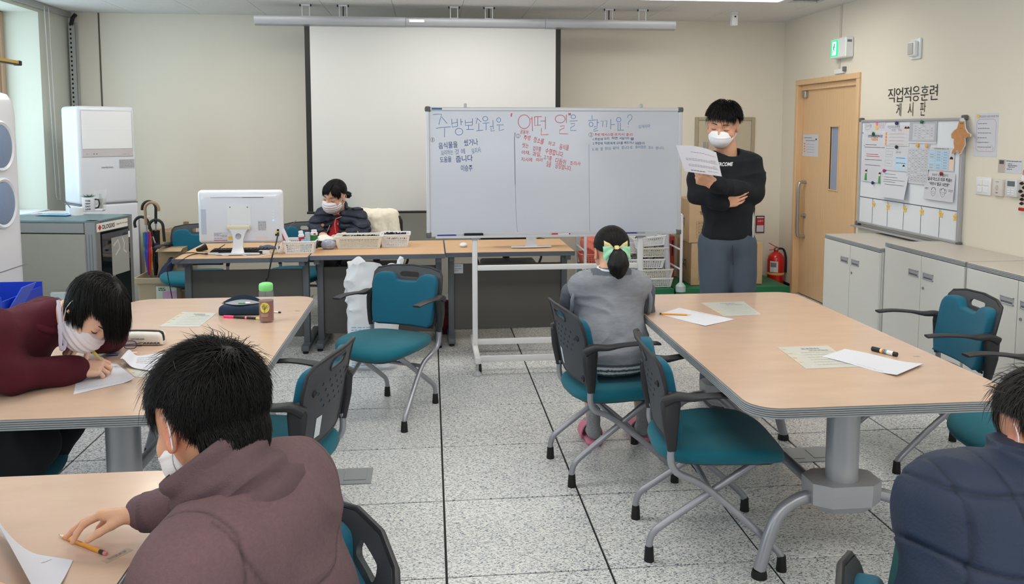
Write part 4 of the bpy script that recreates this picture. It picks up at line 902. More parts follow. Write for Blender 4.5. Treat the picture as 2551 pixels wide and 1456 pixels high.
# ------------------------------------------------------------------ meeting tables
m_ttop=mat('table_laminate',(201,173,152),0.24,noise=(5,0.05,(1,3,1)),spec=0.5,coat=0.15)
m_ptop=mat('desk_laminate',(214,172,130),0.35,noise=(5,0.06,(1,9,1)))
def meet_table(label,x0,x1,y0,y1,z=0.72,cols=True):
    t=thing('meeting_table',label,'table',((x0+x1)/2,(y0+y1)/2,0),0,'long meeting tables with grey ribbed edges');w,d=(x1-x0)/2,(y1-y0)/2
    MB().prism(rrect(-w+0.003,w-0.003,-d+0.003,d-0.003,0.10,8),z-0.034,z-0.0015).build('core',m_slotd,t)
    MB().prism(rrect(-w+0.004,w-0.004,-d+0.004,d-0.004,0.10,8),z-0.0015,z).build('tabletop',m_ttop,t)
    mb=MB();n=5;hh=0.034/n
    for k in range(n):
        o=rrect(-w,w,-d,d,0.102,8);i_=rrect(-w+0.012,w-0.012,-d+0.012,d-0.012,0.09,8)
        za,zb=z-0.0355+k*hh+0.0012,z-0.0355+(k+1)*hh-0.0014;m=len(o)
        vs=[(p[0],p[1],za) for p in o]+[(p[0],p[1],zb) for p in o]+[(p[0],p[1],za) for p in i_]+[(p[0],p[1],zb) for p in i_]
        fs=[]
        for q in range(m):
            r=(q+1) % m;fs+=[(q,r,m+r,m+q),(m+q,m+r,3*m+r,3*m+q),(2*m+q,r+2*m,r,q)]
        mb.add(vs,fs)
    mb.build('ribbed_edge',m_edge,t);MB().prism(rrect(-w+0.004,w-0.004,-d+0.004,d-0.004,0.10,8),z-0.036,z-0.034).build('underside',m_dark,t)
    cy=d-0.33
    for s in (-1,1):
        MB().lathe([(0.057,0.335),(0.057,z-0.04)],28,(0,s*cy,0)).build('column',m_silver,t)
        MB().box(-0.25,0.25,s*cy-0.04,s*cy+0.04,z-0.065,z-0.037,0.006).build('top_bracket',m_silver,t)
        b=MB().prism([(-0.13,-0.045),(-0.075,-0.085),(0.075,-0.085),(0.13,-0.045),(0.13,0.045),(0.075,0.085),(-0.075,0.085),(-0.13,0.045)],0.30,0.335,Matrix.Translation((0,s*cy,0)))
        b.loft([[(x*g,y*g+s*cy,zz) for x,y in [(-0.13,-0.045),(-0.075,-0.085),(0.075,-0.085),(0.13,-0.045),(0.13,0.045),(0.075,0.085),(-0.075,0.085),(-0.13,0.045)]] for zz,g in ((0.225,0.72),(0.255,0.98),(0.300,1.0))])
        b.build('hub_casting',mat('casting',(170,172,178),0.35,metal=0.4),t,ang=20)
        for q in (-1,1):
            pth=bez([(q*0.10,s*cy,0.27),(q*0.17,s*cy+s*0.01,0.262),(q*0.24,s*cy+s*0.025,0.225),(q*0.285,s*cy+s*0.04,0.15),(q*0.315,s*cy+s*0.05,0.06),(q*0.325,s*cy+s*0.052,0.028)],5)
            MB().tube(pth,0.023,14).build('leg',m_tube,t,ang=60)
            MB().lathe([(0.028,0),(0.028,0.012),(0.024,0.03)],14,(q*0.325,s*cy+s*0.052,0)).build('glide',m_rub,t)
    MB().tube([(-0.075,-cy+0.07,0.285),(-0.075,cy-0.07,0.285)],0.022,12).build('stretcher',m_tube,t)
    return t
meet_table('long meeting table on the right beside the cabinets with papers, pencil and black marker',1.01,1.965,2.41,4.215)
meet_table('long meeting table on the left with the bottle and pencil cases',-1.54,-0.61,2.55,4.36)
meet_table('meeting table in the bottom left corner under the hand of the man in mauve',-1.54,-0.61,0.33,2.125)
# ------------------------------------------------------------------ desks in front of the screen
m_desk_g=mat('desk_steel',(92,97,104),0.5);m_modesty=mat('modesty_panel',(84,83,81),0.6,noise=(80,0.02));m_dedge=mat('desk_edge',(96,102,112),0.5)
def desk(label,x0,x1,yf,yb=6.50,z=0.72):
    t=thing('office_desk',label,'desk',(x0,yf,0),0,'row of wood topped desks with dark grey panels');w,d=x1-x0,yb-yf
    MB().box(0.004,w-0.004,0.004,d-0.004,z-0.024,z,0.001).build('desktop',m_ptop,t)
    MB().box(0,w,0,0.006,z-0.034,z-0.001,0.002).box(0,w,d-0.006,d,z-0.034,z-0.001,0.002).box(0.0002,0.006,0.0065,d-0.0065,z-0.034,z-0.0012,0.002).box(w-0.006,w-0.0002,0.0065,d-0.0065,z-0.034,z-0.0012,0.002).build('edge_trim',m_dedge,t)
    for x in (0.045,w-0.045):
        MB().box(x-0.022,x+0.022,0.20,0.26,0.05,z-0.034,0.006,seg=2).build('leg',m_desk_g,t)
        MB().box(x-0.028,x+0.028,0.10,d-0.06,0.02,0.06,0.008,seg=2).build('foot',m_desk_g,t)
        MB().box(x-0.02,x+0.02,0.03,d-0.03,z-0.07,z-0.034,0.004).build('top_rail',m_desk_g,t)
        for y in (0.13,d-0.09):MB().lathe([(0.02,0),(0.02,0.02)],12,(x,y,0)).build('glide',m_rub,t)
    MB().box(0.066,w-0.066,0.225,0.24,0.10,0.60,0.003).build('modesty_panel',m_modesty,t)
    return t
desk('left desk of the row carrying the white computer',-1.77,-0.857,5.72)
desk('middle desk of the row carrying the two white baskets, behind the white sack',-0.853,0.10,5.78)
desk('right desk of the row behind the mobile whiteboard',0.104,1.05,5.82)
p=PY(1142,670,6.04);t=thing('desk_label','small white label taped to the dark panel of the right desk','label',(p[0],6.042,p[2]));MB().box(-0.035,0.035,-0.0015,0,-0.035,0.035).build('card',m_stick,t)
mb=MB();lines(mb,frame_M((-0.03,-0.002,0),(1,0,0),(0,0,1)),0,[(0.02,0,0.05),(0.0,0,0.055),(-0.015,0,0.03)],0.004);mb.build('print',m_inkgrey,t)
# ------------------------------------------------------------------ signed-distance modelling for people and cloth
def _n3(v):v=np.asarray(v,float);return v/np.linalg.norm(v)
def basis(fwd,up):
    """columns: right, forward, up"""
    f=_n3(fwd);u=np.asarray(up,float);u=_n3(u-f*np.dot(u,f));r=np.cross(f,u);return np.stack([r,f,u],1)
_NL=np.random.RandomState(5).rand(32,32,32).astype(np.float32)*2-1
def vnoise(P):
    i=np.floor(P).astype(np.int32);f=(P-i).astype(np.float32);f=f*f*(3-2*f);i &=31;j=(i+1) & 31
    x0,y0,z0=i[...,0],i[...,1],i[...,2];x1,y1,z1=j[...,0],j[...,1],j[...,2];fx,fy,fz=f[...,0],f[...,1],f[...,2]
    a=_NL[x0,y0,z0]*(1-fx)+_NL[x1,y0,z0]*fx;b=_NL[x0,y1,z0]*(1-fx)+_NL[x1,y1,z0]*fx
    c=_NL[x0,y0,z1]*(1-fx)+_NL[x1,y0,z1]*fx;d=_NL[x0,y1,z1]*(1-fx)+_NL[x1,y1,z1]*fx
    return (a*(1-fy)+b*fy)*(1-fz)+(c*(1-fy)+d*fy)*fz
class SDF:
    def __init__(s):s.ops=[]
    def cap(s,a,b,ra,rb=None,k=0.02,sub=False):
        a=np.asarray(a,float);b=np.asarray(b,float);rb=ra if rb is None else rb;R=max(ra,rb)
        s.ops.append(('c',a,b,ra,rb,k,sub,np.minimum(a,b)-R,np.maximum(a,b)+R));return s
    def chain(s,pts,rs,k=0.02):
        for i in range(len(pts)-1):s.cap(pts[i],pts[i+1],rs[i],rs[i+1],k)
        return s
    def ell(s,c,r,B=None,k=0.02,sub=False):
        c=np.asarray(c,float);r=np.asarray(r,float);B=np.eye(3) if B is None else np.asarray(B,float);e=np.sqrt(((B*r)**2).sum(1))
        s.ops.append(('e',c,r,B,0,k,sub,c-e,c+e));return s
    def field(s,P,res,lo):
        n=P.shape[:3];d=np.full(n,1.0,np.float32)
        for op in s.ops:
            k,sub=op[5],op[6];pad=k+2.5*res
            i0=np.maximum(np.floor((op[7]-pad-lo)/res).astype(int),0);i1=np.minimum(np.ceil((op[8]+pad-lo)/res).astype(int)+1,n)
            if np.any(i1<=i0):continue
            sl=tuple(slice(a,b) for a,b in zip(i0,i1));Q=P[sl]
            if op[0]=='c':
                a,b,ra,rb=op[1:5];ab=(b-a).astype(np.float32);L2=float(ab@ab)+1e-12;q=Q-a.astype(np.float32)
                h=np.clip((q@ab)/L2,0,1);q=q-h[...,None]*ab;di=np.sqrt((q*q).sum(-1))-(ra+(rb-ra)*h)
            else:
                c,r,B=op[1:4];q=(Q-c.astype(np.float32))@B.astype(np.float32);a1=q/r.astype(np.float32);k0=np.sqrt((a1*a1).sum(-1));a2=a1/r.astype(np.float32);k1=np.sqrt((a2*a2).sum(-1))+1e-9;di=k0*(k0-1)/k1
            o=d[sl]
            if sub:
                h=np.clip(0.5-0.5*(o+di)/k,0,1);d[sl]=o*(1-h)-di*h+k*h*(1-h)
            else:
                h=np.clip(0.5+0.5*(o-di)/k,0,1);d[sl]=o*(1-h)+di*h-k*h*(1-h)
        return d
    def mesh(s,res,disp=None,cuts=(),box=None,post=None):
        lo=np.min([o[7] for o in s.ops if not o[6]],0)-3*res;hi=np.max([o[8] for o in s.ops if not o[6]],0)+3*res
        if box is not None:lo=np.maximum(lo,box[0]);hi=np.minimum(hi,box[1])
        n=np.ceil((hi-lo)/res).astype(int)+1
        ax=[(lo[i]+res*np.arange(n[i])).astype(np.float32) for i in range(3)]
        P=np.stack(np.meshgrid(*ax,indexing='ij'),-1);d=s.field(P,res,lo)
        if disp is not None:
            near=np.abs(d)<0.03+res;d[near]+=disp(P[near]).astype(np.float32)
        if post is not None:d=post(P,d)
        for c,nn in cuts:
            nn=_n3(nn);d=np.maximum(d,((P-np.asarray(c,np.float32))@nn.astype(np.float32)))
        return nets(d,lo,res)
def nets(d,lo,res):
    d=np.pad(d,1,constant_values=1.0);lo=lo-res
    s=d<0;nx,ny,nz=d.shape
    c=s[:-1,:-1,:-1].astype(np.uint8)
    for a in (0,1):
        for b in (0,1):
            for e in (0,1):
                if a+b+e:c=c+s[a:nx-1+a,b:ny-1+b,e:nz-1+e]
    act=(c>0) & (c<8);I=np.argwhere(act);idx=np.full(act.shape,-1,np.int32);idx[act]=np.arange(len(I))
    cor={}
    for a in (0,1):
        for b in (0,1):
            for e in (0,1):cor[(a,b,e)]=d[I[:,0]+a,I[:,1]+b,I[:,2]+e]
    S=np.zeros((len(I),3));C=np.zeros(len(I))
    for a in (0,1):
        for b in (0,1):
            for u,v in (((0,a,b),(1,a,b)),((a,0,b),(a,1,b)),((a,b,0),(a,b,1))):
                f,g=cor[u],cor[v];m=(f<0) !=(g<0);t=np.where(m,f/np.where(m,f-g,1),0)
                p=np.array(u)+t[:,None]*(np.array(v)-np.array(u));S+=p*m[:,None];C+=m
    V=(I+S/C[:,None])*res+lo;F=[]
    for ax in range(3):
        o1,o2=[q for q in range(3) if q !=ax]
        a=[slice(1,-1)]*3;a[ax]=slice(0,-1);b=[slice(1,-1)]*3;b[ax]=slice(1,None)
        m=s[tuple(a)] !=s[tuple(b)];J=np.argwhere(m)
        J=J+1;J[:,ax]-=1
        def at(p,q):
            K=J.copy();K[:,o1]-=p;K[:,o2]-=q;return idx[K[:,0],K[:,1],K[:,2]]
        q=np.stack([at(0,0),at(1,0),at(1,1),at(0,1)],1);inside=s[J[:,0],J[:,1],J[:,2]]
        flip=inside if ax==1 else ~inside
        q[flip]=q[flip][:,::-1];F.append(q)
    return V,np.concatenate(F)
def np_mesh(parts,name='m',cols=None,ang=None):
    """parts: list of (V, F) joined into one mesh; faces quads or tris"""
    V=np.concatenate([p[0] for p in parts]);off=0;Fs=[]
    for p in parts:Fs.append(p[1]+off);off+=len(p[0])
    me=bpy.data.meshes.new(name);me.vertices.add(len(V));me.vertices.foreach_set('co',V.astype(np.float32).ravel())
    nl=sum(f.size for f in Fs);nf=sum(len(f) for f in Fs);me.loops.add(nl);me.polygons.add(nf)
    me.loops.foreach_set('vertex_index',np.concatenate([f.ravel() for f in Fs]).astype(np.int32))
    tot=np.concatenate([np.full(len(f),f.shape[1]) for f in Fs]);st=np.concatenate([[0],np.cumsum(tot)[:-1]])
    me.polygons.foreach_set('loop_start',st.astype(np.int32));me.polygons.foreach_set('use_smooth',np.ones(nf,bool));me.update(calc_edges=True);me.validate()
    if cols is not None:
        ca=me.color_attributes.new('Col','FLOAT_COLOR','POINT');ca.data.foreach_set('color',np.concatenate([cols,np.ones((len(cols),1))],1).astype(np.float32).ravel())
    return me
def solid(name,parts,m,parent,cols=None):
    if isinstance(parts,tuple):parts=[parts]
    me=np_mesh(parts,name,cols);return link(name,me,m,parent)
# ---- hand
def hand(sd,wrist,d,n,lat,curl=(20,20,20,20),mid=(25,25,25,25),tip=(15,15,15,15),thumb=(0.55,0.55,-0.3),tcurl=15,sc=1.0,spread=4,k=0.007,forearm=None):
    """d towards the fingers, n out of the back of the hand, lat towards the thumb"""
    w=np.asarray(wrist,float);d=_n3(d);n=np.asarray(n,float);n=_n3(n-d*np.dot(n,d));l0=np.cross(d,n);l=l0 if np.dot(l0,lat)>0 else-l0
    offs=(0.031,0.010,-0.012,-0.032);Ls=(0.088,0.092,0.086,0.077)
    ph=((0.042,0.026,0.021),(0.047,0.030,0.022),(0.043,0.028,0.021),(0.033,0.021,0.019));rr=(0.0095,0.0097,0.0092,0.0082)
    for i in range(4):
        kn=w+(d*Ls[i]+l*offs[i])*sc+n*0.003*sc;a=w+l*offs[i]*0.45*sc
        sd.cap(a,kn,0.0145*sc,0.0108*sc,0.012)
        sd.cap(a-n*0.009*sc+d*0.015*sc,kn-n*0.008*sc-d*0.012*sc,0.012*sc,0.0100*sc,0.012)
        ang=0;p=kn;sp=rad(spread*(1.5-i));dirb=d*math.cos(sp)+l*math.sin(sp)
        for j,(L_,bend) in enumerate(zip(ph[i],(curl[i],mid[i],tip[i]))):
            ang+=rad(bend);v=dirb*math.cos(ang)-n*math.sin(ang);q=p+v*L_*sc
            sd.cap(p,q,rr[i]*(1-0.10*j)*sc,rr[i]*(0.92-0.10*j)*sc,0.0035);p=q
    t0=w+(d*0.018+l*0.020-n*0.006)*sc;v=_n3(d*thumb[0]+l*thumb[1]+n*thumb[2]);p=t0;r=0.0145
    for j,L_ in enumerate((0.044,0.033,0.027)):
        q=p+v*L_*sc;sd.cap(p,q,r*sc,(r-0.0025)*sc,0.008 if j==0 else 0.004);p=q;r-=0.0022
        v=_n3(v*math.cos(rad(tcurl))-(n*0.7+l*0.7)*math.sin(rad(tcurl)))
    if forearm is not None:sd.cap(w,forearm,0.024*sc,0.034*sc,0.02);sd.cap(w+l*0.012*sc,w-l*0.012*sc,0.019*sc,0.019*sc,0.02)
    return sd
# ---- head, in head space: x right, y forward, z up, origin between the ears
def head_sdf(neck_local=None,rn=0.052,jaw=1.0,ears=True,nose=1.0,open_eyes=False):
    s=SDF()
    s.ell((0,-0.012,0.035),(0.076,0.096,0.082),k=0.01)
    s.ell((0,0.022,-0.005),(0.069,0.072,0.080),k=0.03)
    s.ell((0,0.030,-0.055),(0.058*jaw,0.060,0.055),k=0.03)
    s.ell((0,0.068,-0.098),(0.024*jaw,0.022,0.018),k=0.03)
    s.cap((0,0.086,0.026),(0.028,0.076,0.030),0.010,0.009,0.015);s.cap((0,0.086,0.026),(-0.028,0.076,0.030),0.010,0.009,0.015)
    for q in (-1,1):
        s.ell((q*0.034,0.100,0.006),(0.020,0.016,0.012),k=0.014,sub=True)
        s.ell((q*0.033,0.072,0.004),(0.017,0.0165,0.0125),k=0.005)
        s.ell((q*0.042,0.064,-0.030),(0.026,0.020,0.022),k=0.02)
        if ears:
            B=basis((q*0.25,-0.45,0.85),(q*1.0,0.1,0));c=np.array((q*0.078,-0.012,-0.004))
            s.ell(c,(0.020,0.033,0.0075),np.stack([basis((0,0.96,0.2),(0,-0.2,0.98))[:,1],basis((0,0.96,0.2),(0,-0.2,0.98))[:,2],np.array((1.0,0,0))],1),k=0.006)
            s.ell(c+np.array((q*0.009,0.004,0.001)),(0.006,0.014,0.020),k=0.004,sub=True)
            s.ell(c+np.array((q*0.001,0.002,-0.026)),(0.007,0.009,0.010),k=0.006)
    s.cap((0,0.084,0.018),(0,0.106,-0.022),0.0075*nose,0.010*nose,0.012);s.ell((0.010,0.096,-0.027),(0.008,0.010,0.007),k=0.008);s.ell((-0.010,0.096,-0.027),(0.008,0.010,0.007),k=0.008)
    s.ell((0,0.088,-0.058),(0.022,0.010,0.006),k=0.008);s.ell((0,0.087,-0.068),(0.019,0.009,0.006),k=0.008)
    if neck_local is not None:s.cap((0,-0.028,-0.045),neck_local,rn,rn*1.12,0.03)
    return s
def to_world(V,B,c,sc=1.0):return (V*sc)@B.T+np.asarray(c)
def to_local(p,B,c,sc=1.0):return ((np.asarray(p)-np.asarray(c))@B)/sc
def skin_cols(V,base,red=0.0):
    n=vnoise(V*22)*0.03+vnoise(V*90)*0.02;c=np.array(lin(base)[:3]);return np.clip(c[None]*(1+n[:,None]*np.array((1.0,1.6,1.9))),0,1)
m_skin=mat('skin',(214,168,142),0.48,vcol=True,bump=(260,0.12),spec=0.4,sss=0.12)
m_hair=mat('hair_black',(13,12,13),0.5,noise=(300,0.3),spec=0.3)
m_mask=mat('face_mask',(232,233,238),0.85,bump=(300,0.15));m_brow=mat('brow',(28,22,20),0.7)
# ---- hair strands grown over an ellipsoid
def strands(n,c,r,scalp,flow,length,K=7,lift=(0.004,0.012),width=0.0016,grav=None,gw=None,seed=1,jit=0.25,tip=0.15,roots=None,clump=0.35,inflate=1.0):
    g=np.random.RandomState(seed);c=np.asarray(c,float);r=np.asarray(r,float)
    P=[]
    while sum(len(p) for p in P)<n:
        v=g.normal(size=(n*3,3));v/=np.linalg.norm(v,axis=1)[:,None];P.append(v[scalp(v,g)][:n])
    D=np.concatenate(P)[:n];p=c+D*r;L=length(D,g)*(0.8+0.4*g.rand(n));out=[p.copy()]
    lf=lift[0]+(lift[1]-lift[0])*g.rand(n);J=g.normal(size=(n,3))*jit
    if clump:J=J*(1-clump)+clump*2.5*jit*np.stack([vnoise(D*9+q*7.3) for q in range(3)],1)
    for k in range(1,K):
        q=(p-c)/r;q/=np.linalg.norm(q,axis=1)[:,None];nrm=q/r;nrm/=np.linalg.norm(nrm,axis=1)[:,None]
        f=flow(q,k/(K-1))+J
        if grav is not None:f=f*(1-gw(q,k/(K-1)))[:,None]+np.asarray(grav)*gw(q,k/(K-1))[:,None]*1.2
        t=f-nrm*np.minimum((f*nrm).sum(1),0 if grav is not None else 9)[:,None]
        if grav is None:t=f-nrm*(f*nrm).sum(1)[:,None]
        t/=np.linalg.norm(t,axis=1)[:,None]+1e-9;p=p+t*(L/(K-1))[:,None]
        q=(p-c)/r;m=np.linalg.norm(q,axis=1);want=1+(lf*min(1.0,k/2.0))*inflate/r.mean();fac=np.where(m<want,want/m,1.0)
        if grav is None:fac=(want+0.10*(k/(K-1))**2*tip)/m
        p=c+(p-c)*fac[:,None];out.append(p.copy())
    return np.stack(out,1)
def strand_mesh(S_,w,c=None,K3=3):
    N,K,_=S_.shape;T=np.empty_like(S_);T[:,1:-1]=S_[:,2:]-S_[:,:-2];T[:,0]=S_[:,1]-S_[:,0];T[:,-1]=S_[:,-1]-S_[:,-2]
    T/=np.linalg.norm(T,axis=2)[...,None]+1e-9;ref=S_-np.asarray(c if c is not None else S_.mean((0,1)));A_=np.cross(T,ref);A_/=np.linalg.norm(A_,axis=2)[...,None]+1e-9;Bn=np.cross(A_,T)
    prof=np.linspace(0,1,K);ww=w*np.clip(1.15-prof**2.2,0.08,1)
    V=[]
    for a,b in ((1,-0.1),(-1,-0.1),(0,0.75)):V.append(S_+A_*(a*ww)[None,:,None]+Bn*(b*ww)[None,:,None])
    V=np.stack(V,2).reshape(-1,3);base=(np.arange(N)*K*3)[:,None,None];kk=(np.arange(K-1)*3)[None,:,None];F=[]
    for a,b in ((0,1),(1,2),(2,0)):
        F.append((base+kk+np.array([a,b,b+3,a+3])[None,None]).reshape(-1,4))
    return V,np.concatenate(F)
def tube_np(pts,r,n=6):mb=MB().tube(pts,r,n);return mb
def loc_pts(B,c,pts,sc=1.0):return [tuple(to_world(np.array([p],float),B,c,sc)[0]) for p in pts]
def eyes(parent,B,c,sc=1.0,look=-0.6,brow=True):
    """closed / lowered lids: lash lines and brows, laid on the lids"""
    mb=MB();mb2=MB()
    for q in (-1,1):
        mb.tube(loc_pts(B,c,[(q*0.018,0.0865,0.0005),(q*0.026,0.0895,-0.0030),(q*0.034,0.0890,-0.0045),(q*0.042,0.0850,-0.0040),(q*0.049,0.0785,-0.0015)],sc),[0.0008,0.0014,0.0016,0.0015,0.0007],6)
        mb2.sweep(loc_pts(B,c,[(q*0.015,0.0975,0.0285),(q*0.025,0.0965,0.0315),(q*0.037,0.0900,0.0315),(q*0.048,0.079,0.0265)],sc),[0.003,0.004,0.003,0.002],[0.0035,0.005,0.0045,0.002],up=tuple(B[:,2]))
    mb.build('eyelashes',m_brow,parent,ang=60)
    if brow:mb2.build('eyebrows',m_brow,parent,ang=60)
def mask_part(parent,B,c,sc=1.0,kf=True,loops=True,m=None):
    s=SDF();s.ell((0,0.036,-0.050),(0.070,0.086,0.075),k=0.01)
    if kf:s.ell((0,0.074,-0.052),(0.050,0.048,0.042),k=0.02)
    else:s.ell((0,0.062,-0.050),(0.050,0.050,0.045),k=0.02)
    def post(P,d):
        x,y,z=P[...,0],P[...,1],P[...,2]
        top=z-(-0.006-2.6*x*x-0.10*np.abs(x)) if kf else z-(-0.010-1.5*x*x)
        bot=(-0.122+(11.0 if kf else 4.0)*x*x)-z
        back=(0.012+0.25*(z+0.05))-y
        return np.maximum(np.maximum(d,top),np.maximum(bot,back))
    def disp(P):return-0.0025*np.exp(-((P[:,2]+0.040)/0.004)**2)*(1 if kf else 0)+0.0005*vnoise(P*60)+(0.0 if kf else 0.0018*np.sin(P[:,2]*330))
    V,F=s.mesh(0.0028,disp=disp,post=post);o=solid('face_mask',(to_world(V,B,c,sc),F),m or m_mask,parent)
    if loops:
        for q in (-1,1):
            mb=MB()
            for z0_,z1_ in ((-0.030,0.022),(-0.078,-0.030)):
                mb.tube(bez([Vector(v) for v in loc_pts(B,c,[(q*0.062,0.022,z0_),(q*0.076,0.005,(z0_+z1_)/2),(q*0.083,-0.020,z1_)],sc)],4),0.0013,6)
            mb.tube(bez([Vector(v) for v in loc_pts(B,c,[(q*0.083,-0.020,0.022),(q*0.086,-0.030,0.0),(q*0.083,-0.020,-0.030)],sc)],4),0.0013,6)
            mb.build('ear_loop',m_mask,o,ang=60)
    return o
def mirror_y(a):return a
def body_frame(shL,shR,neck,pelvis):
    r=_n3(np.asarray(shR)-np.asarray(shL));u=_n3(np.asarray(neck)-np.asarray(pelvis));u=_n3(u-r*np.dot(u,r));f=np.cross(u,r);return np.stack([r,f,u],1)
def torso(s,shL,shR,neck,chest,belly,pelvis,cw=0.165,cdp=0.115,bw=0.155,bd=0.12,pw=0.17,pd=0.13,sh=0.062,k=0.05):
    """clothed trunk: chest, belly and hip masses with shoulder yoke"""
    B=body_frame(shL,shR,neck,pelvis);shL,shR,neck,chest,belly,pelvis=[np.asarray(v,float) for v in (shL,shR,neck,chest,belly,pelvis)]
    s.ell(chest,(cw,cdp,0.17),B,k=k);s.ell(belly,(bw,bd,0.16),B,k=k);s.ell(pelvis,(pw,pd,0.12),B,k=k)
    s.cap(shL+(shR-shL)*0.06,shR-(shR-shL)*0.06,sh,sh,k)
    s.cap(neck,shL+(neck-shL)*0.3,0.045,sh*0.95,k);s.cap(neck,shR+(neck-shR)*0.3,0.045,sh*0.95,k);return B
# ------------------------------------------------------------------ people
def cloth_cols(V,rgb,amt=0.05,sc=30):n=vnoise(V*sc)*amt;return np.clip(np.array(lin(rgb)[:3])[None]*(1+n[:,None]),0,1)
def folds(sc=9,amp=0.006,axis=(1,1,0.35),sharp=2.0,off=0.0):
    a=np.array(axis)
    def f(P):
        w=vnoise(P*4+off)*1.2;q=vnoise(P*sc*a+w[...,None]+off);r=1-np.abs(q);return-amp*(r**sharp-0.55)+amp*0.35*vnoise(P*26*a+off)
    return f
def finish_body(parent,parts,rgb=(214,168,142),red=()):
    V=np.concatenate([p[0] for p in parts]);col=skin_cols(V,rgb)
    for c,r,a in red:
        w=np.exp(-(((V-np.asarray(c))**2).sum(1))/(r*r))*a;col=col*(1-w[:,None]*np.array([0.03,0.38,0.36]))
    return solid('body',parts,m_skin,parent,col)
def inner(shL,shR,neck,chest,pelvis,legs=(),res=0.014):
    s=SDF();s.cap(np.array(neck)-np.array((0,0,0.02)),chest,0.05,0.09,0.04);s.cap(chest,pelvis,0.09,0.10,0.05);s.cap(shL,shR,0.04,0.04,0.04)
    for l in legs:s.chain(l,[0.055,0.042,0.03],0.02)
    return s.mesh(res)
# ===== man in the mauve sweatshirt, seen from behind, nearest to us
t=thing('person','man in mauve sweatshirt and white mask seen from behind, reaching towards a pencil','person',(-0.2,1.4,0));t.location=(0,0,0)
hc=PD(522,1040,1.41);Bh=basis((-0.66,0.66,-0.40),(-0.16,0.16,0.95));C7=PD(640,1205,1.37)
Lsh,Rsh=PD(458,1462,1.22),PD(722,1205,1.50);chest=PD(648,1400,1.40);belly=PD(700,1600,1.43);pel=PD(735,1800,1.46)
nl=to_local(C7+np.array((0.0,0.01,-0.04)),Bh,hc)
SCM=1.02;nl=to_local(C7+np.array((0.0,0.01,-0.04)),Bh,hc,SCM);hs=head_sdf(nl,0.050,ears=True);V,F=hs.mesh(0.0028);Vh=to_world(V,Bh,hc,SCM)
wr=PZ(348,1278,0.785);elb=np.array((-0.40,1.80,0.80))
hd=hand(SDF(),wr,(-0.985,0.06,-0.06),(0.05,0.42,0.90),(0,-1,0),curl=(30,20,16,26),mid=(26,16,14,24),tip=(14,8,8,14),thumb=(0.80,0.36,-0.44),tcurl=5,sc=0.82,spread=6,forearm=wr+np.array((0.14,0.01,0.0)))
VH,FH=hd.mesh(0.0022)
wl=PD(180,1860,1.12);hd2=hand(SDF(),wl,(-0.85,0.5,-0.08),(0,0.1,1),(0.5,0.85,0),sc=0.92,forearm=wl+np.array((0.12,-0.05,0.0)));V2,F2=hd2.mesh(0.004)
ear=loc_pts(Bh,hc,[(-0.080,-0.012,0.0),(-0.078,-0.012,-0.028)])
finish_body(t,[(Vh,F),(VH,FH),(V2,F2),inner(Lsh,Rsh,C7,chest,pel,[[(-0.24,1.30,0.50),(-0.66,1.26,0.48),(-0.68,1.28,0.06)],[(-0.22,1.48,0.50),(-0.64,1.52,0.48),(-0.66,1.54,0.06)]])],
    (210,164,134),[(ear[0],0.03,0.55),(ear[1],0.03,0.6),(loc_pts(Bh,hc,[(-0.06,0.03,-0.04)])[0],0.05,0.25),(wr+np.array((-0.15,0,-0.03)),0.05,0.45)])
mask_part(t,Bh,hc,SCM,kf=True)
s=SDF();torso(s,Lsh,Rsh,C7-np.array((-0.01,0,0.05)),chest,belly,pel,cw=0.175,cdp=0.120,bw=0.180,bd=0.135,pw=0.19,pd=0.16,sh=0.070,k=0.08)
elL=PD(440,1830,1.14);s.chain([Lsh,Lsh*0.5+elL*0.5,elL,wl+0.05*_n3(elL-wl)],[0.072,0.066,0.058,0.046],0.06)
s.chain([Rsh,Rsh*0.5+elb*0.5,elb,wr+np.array((0.055,0.0,0.004)),wr+np.array((0.012,0,0.002))],[0.074,0.066,0.056,0.044,0.040],0.03)
fb=folds(7,0.007,(1,1,0.6));Mb=body_frame(Lsh,Rsh,C7,pel)
def dm(P):
    d=fb(P);q=(P-C7)@Mb
    # back yoke seam and the shoulder seam of the near sleeve
    rr_=np.sqrt((q[:,0])**2+((q[:,2]+0.01))**2);back=q[:,1]<-0.02
    d+=0.0030*np.exp(-((rr_-0.150)/0.0035)**2)*back
    ql=(P-Lsh)@Mb;pl=ql[:,0]*0.86+ql[:,2]*(-0.30)-0.0
    d+=0.0032*np.exp(-((pl-0.012)/0.0035)**2)*(np.linalg.norm(P-Lsh,axis=1)<0.16)
    return d
V,F=s.mesh(0.0052,disp=dm)
m_mauve=mat('mauve_sweat',(104,82,87),0.92,vcol=True,noise=(160,0.10,(1,1,1)),bump=(420,0.5))
n_=vnoise(V*14)*0.05+0.05*(vnoise(V*420)>0.85)*3;cm_=np.array(lin((103,80,85))[:3])[None]*(1+n_[:,None])
q=(V-C7)@Mb;rr_=np.hypot(q[:,0],q[:,2]+0.01);cm_=cm_*(1-0.40*np.exp(-((rr_-0.150)/0.0028)**2)*(q[:,1]<-0.02))[:,None]  # crease shade of the yoke seam is put into the colour
ql=(V-Lsh)@Mb;pl=ql[:,0]*0.86-ql[:,2]*0.30;cm_=cm_*(1-0.40*np.exp(-((pl-0.012)/0.0028)**2)*(np.linalg.norm(V-Lsh,axis=1)<0.16))[:,None]  # crease shade painted along the shoulder seam as well
solid('sweatshirt',(V,F),m_mauve,t,np.clip(cm_,0,1))
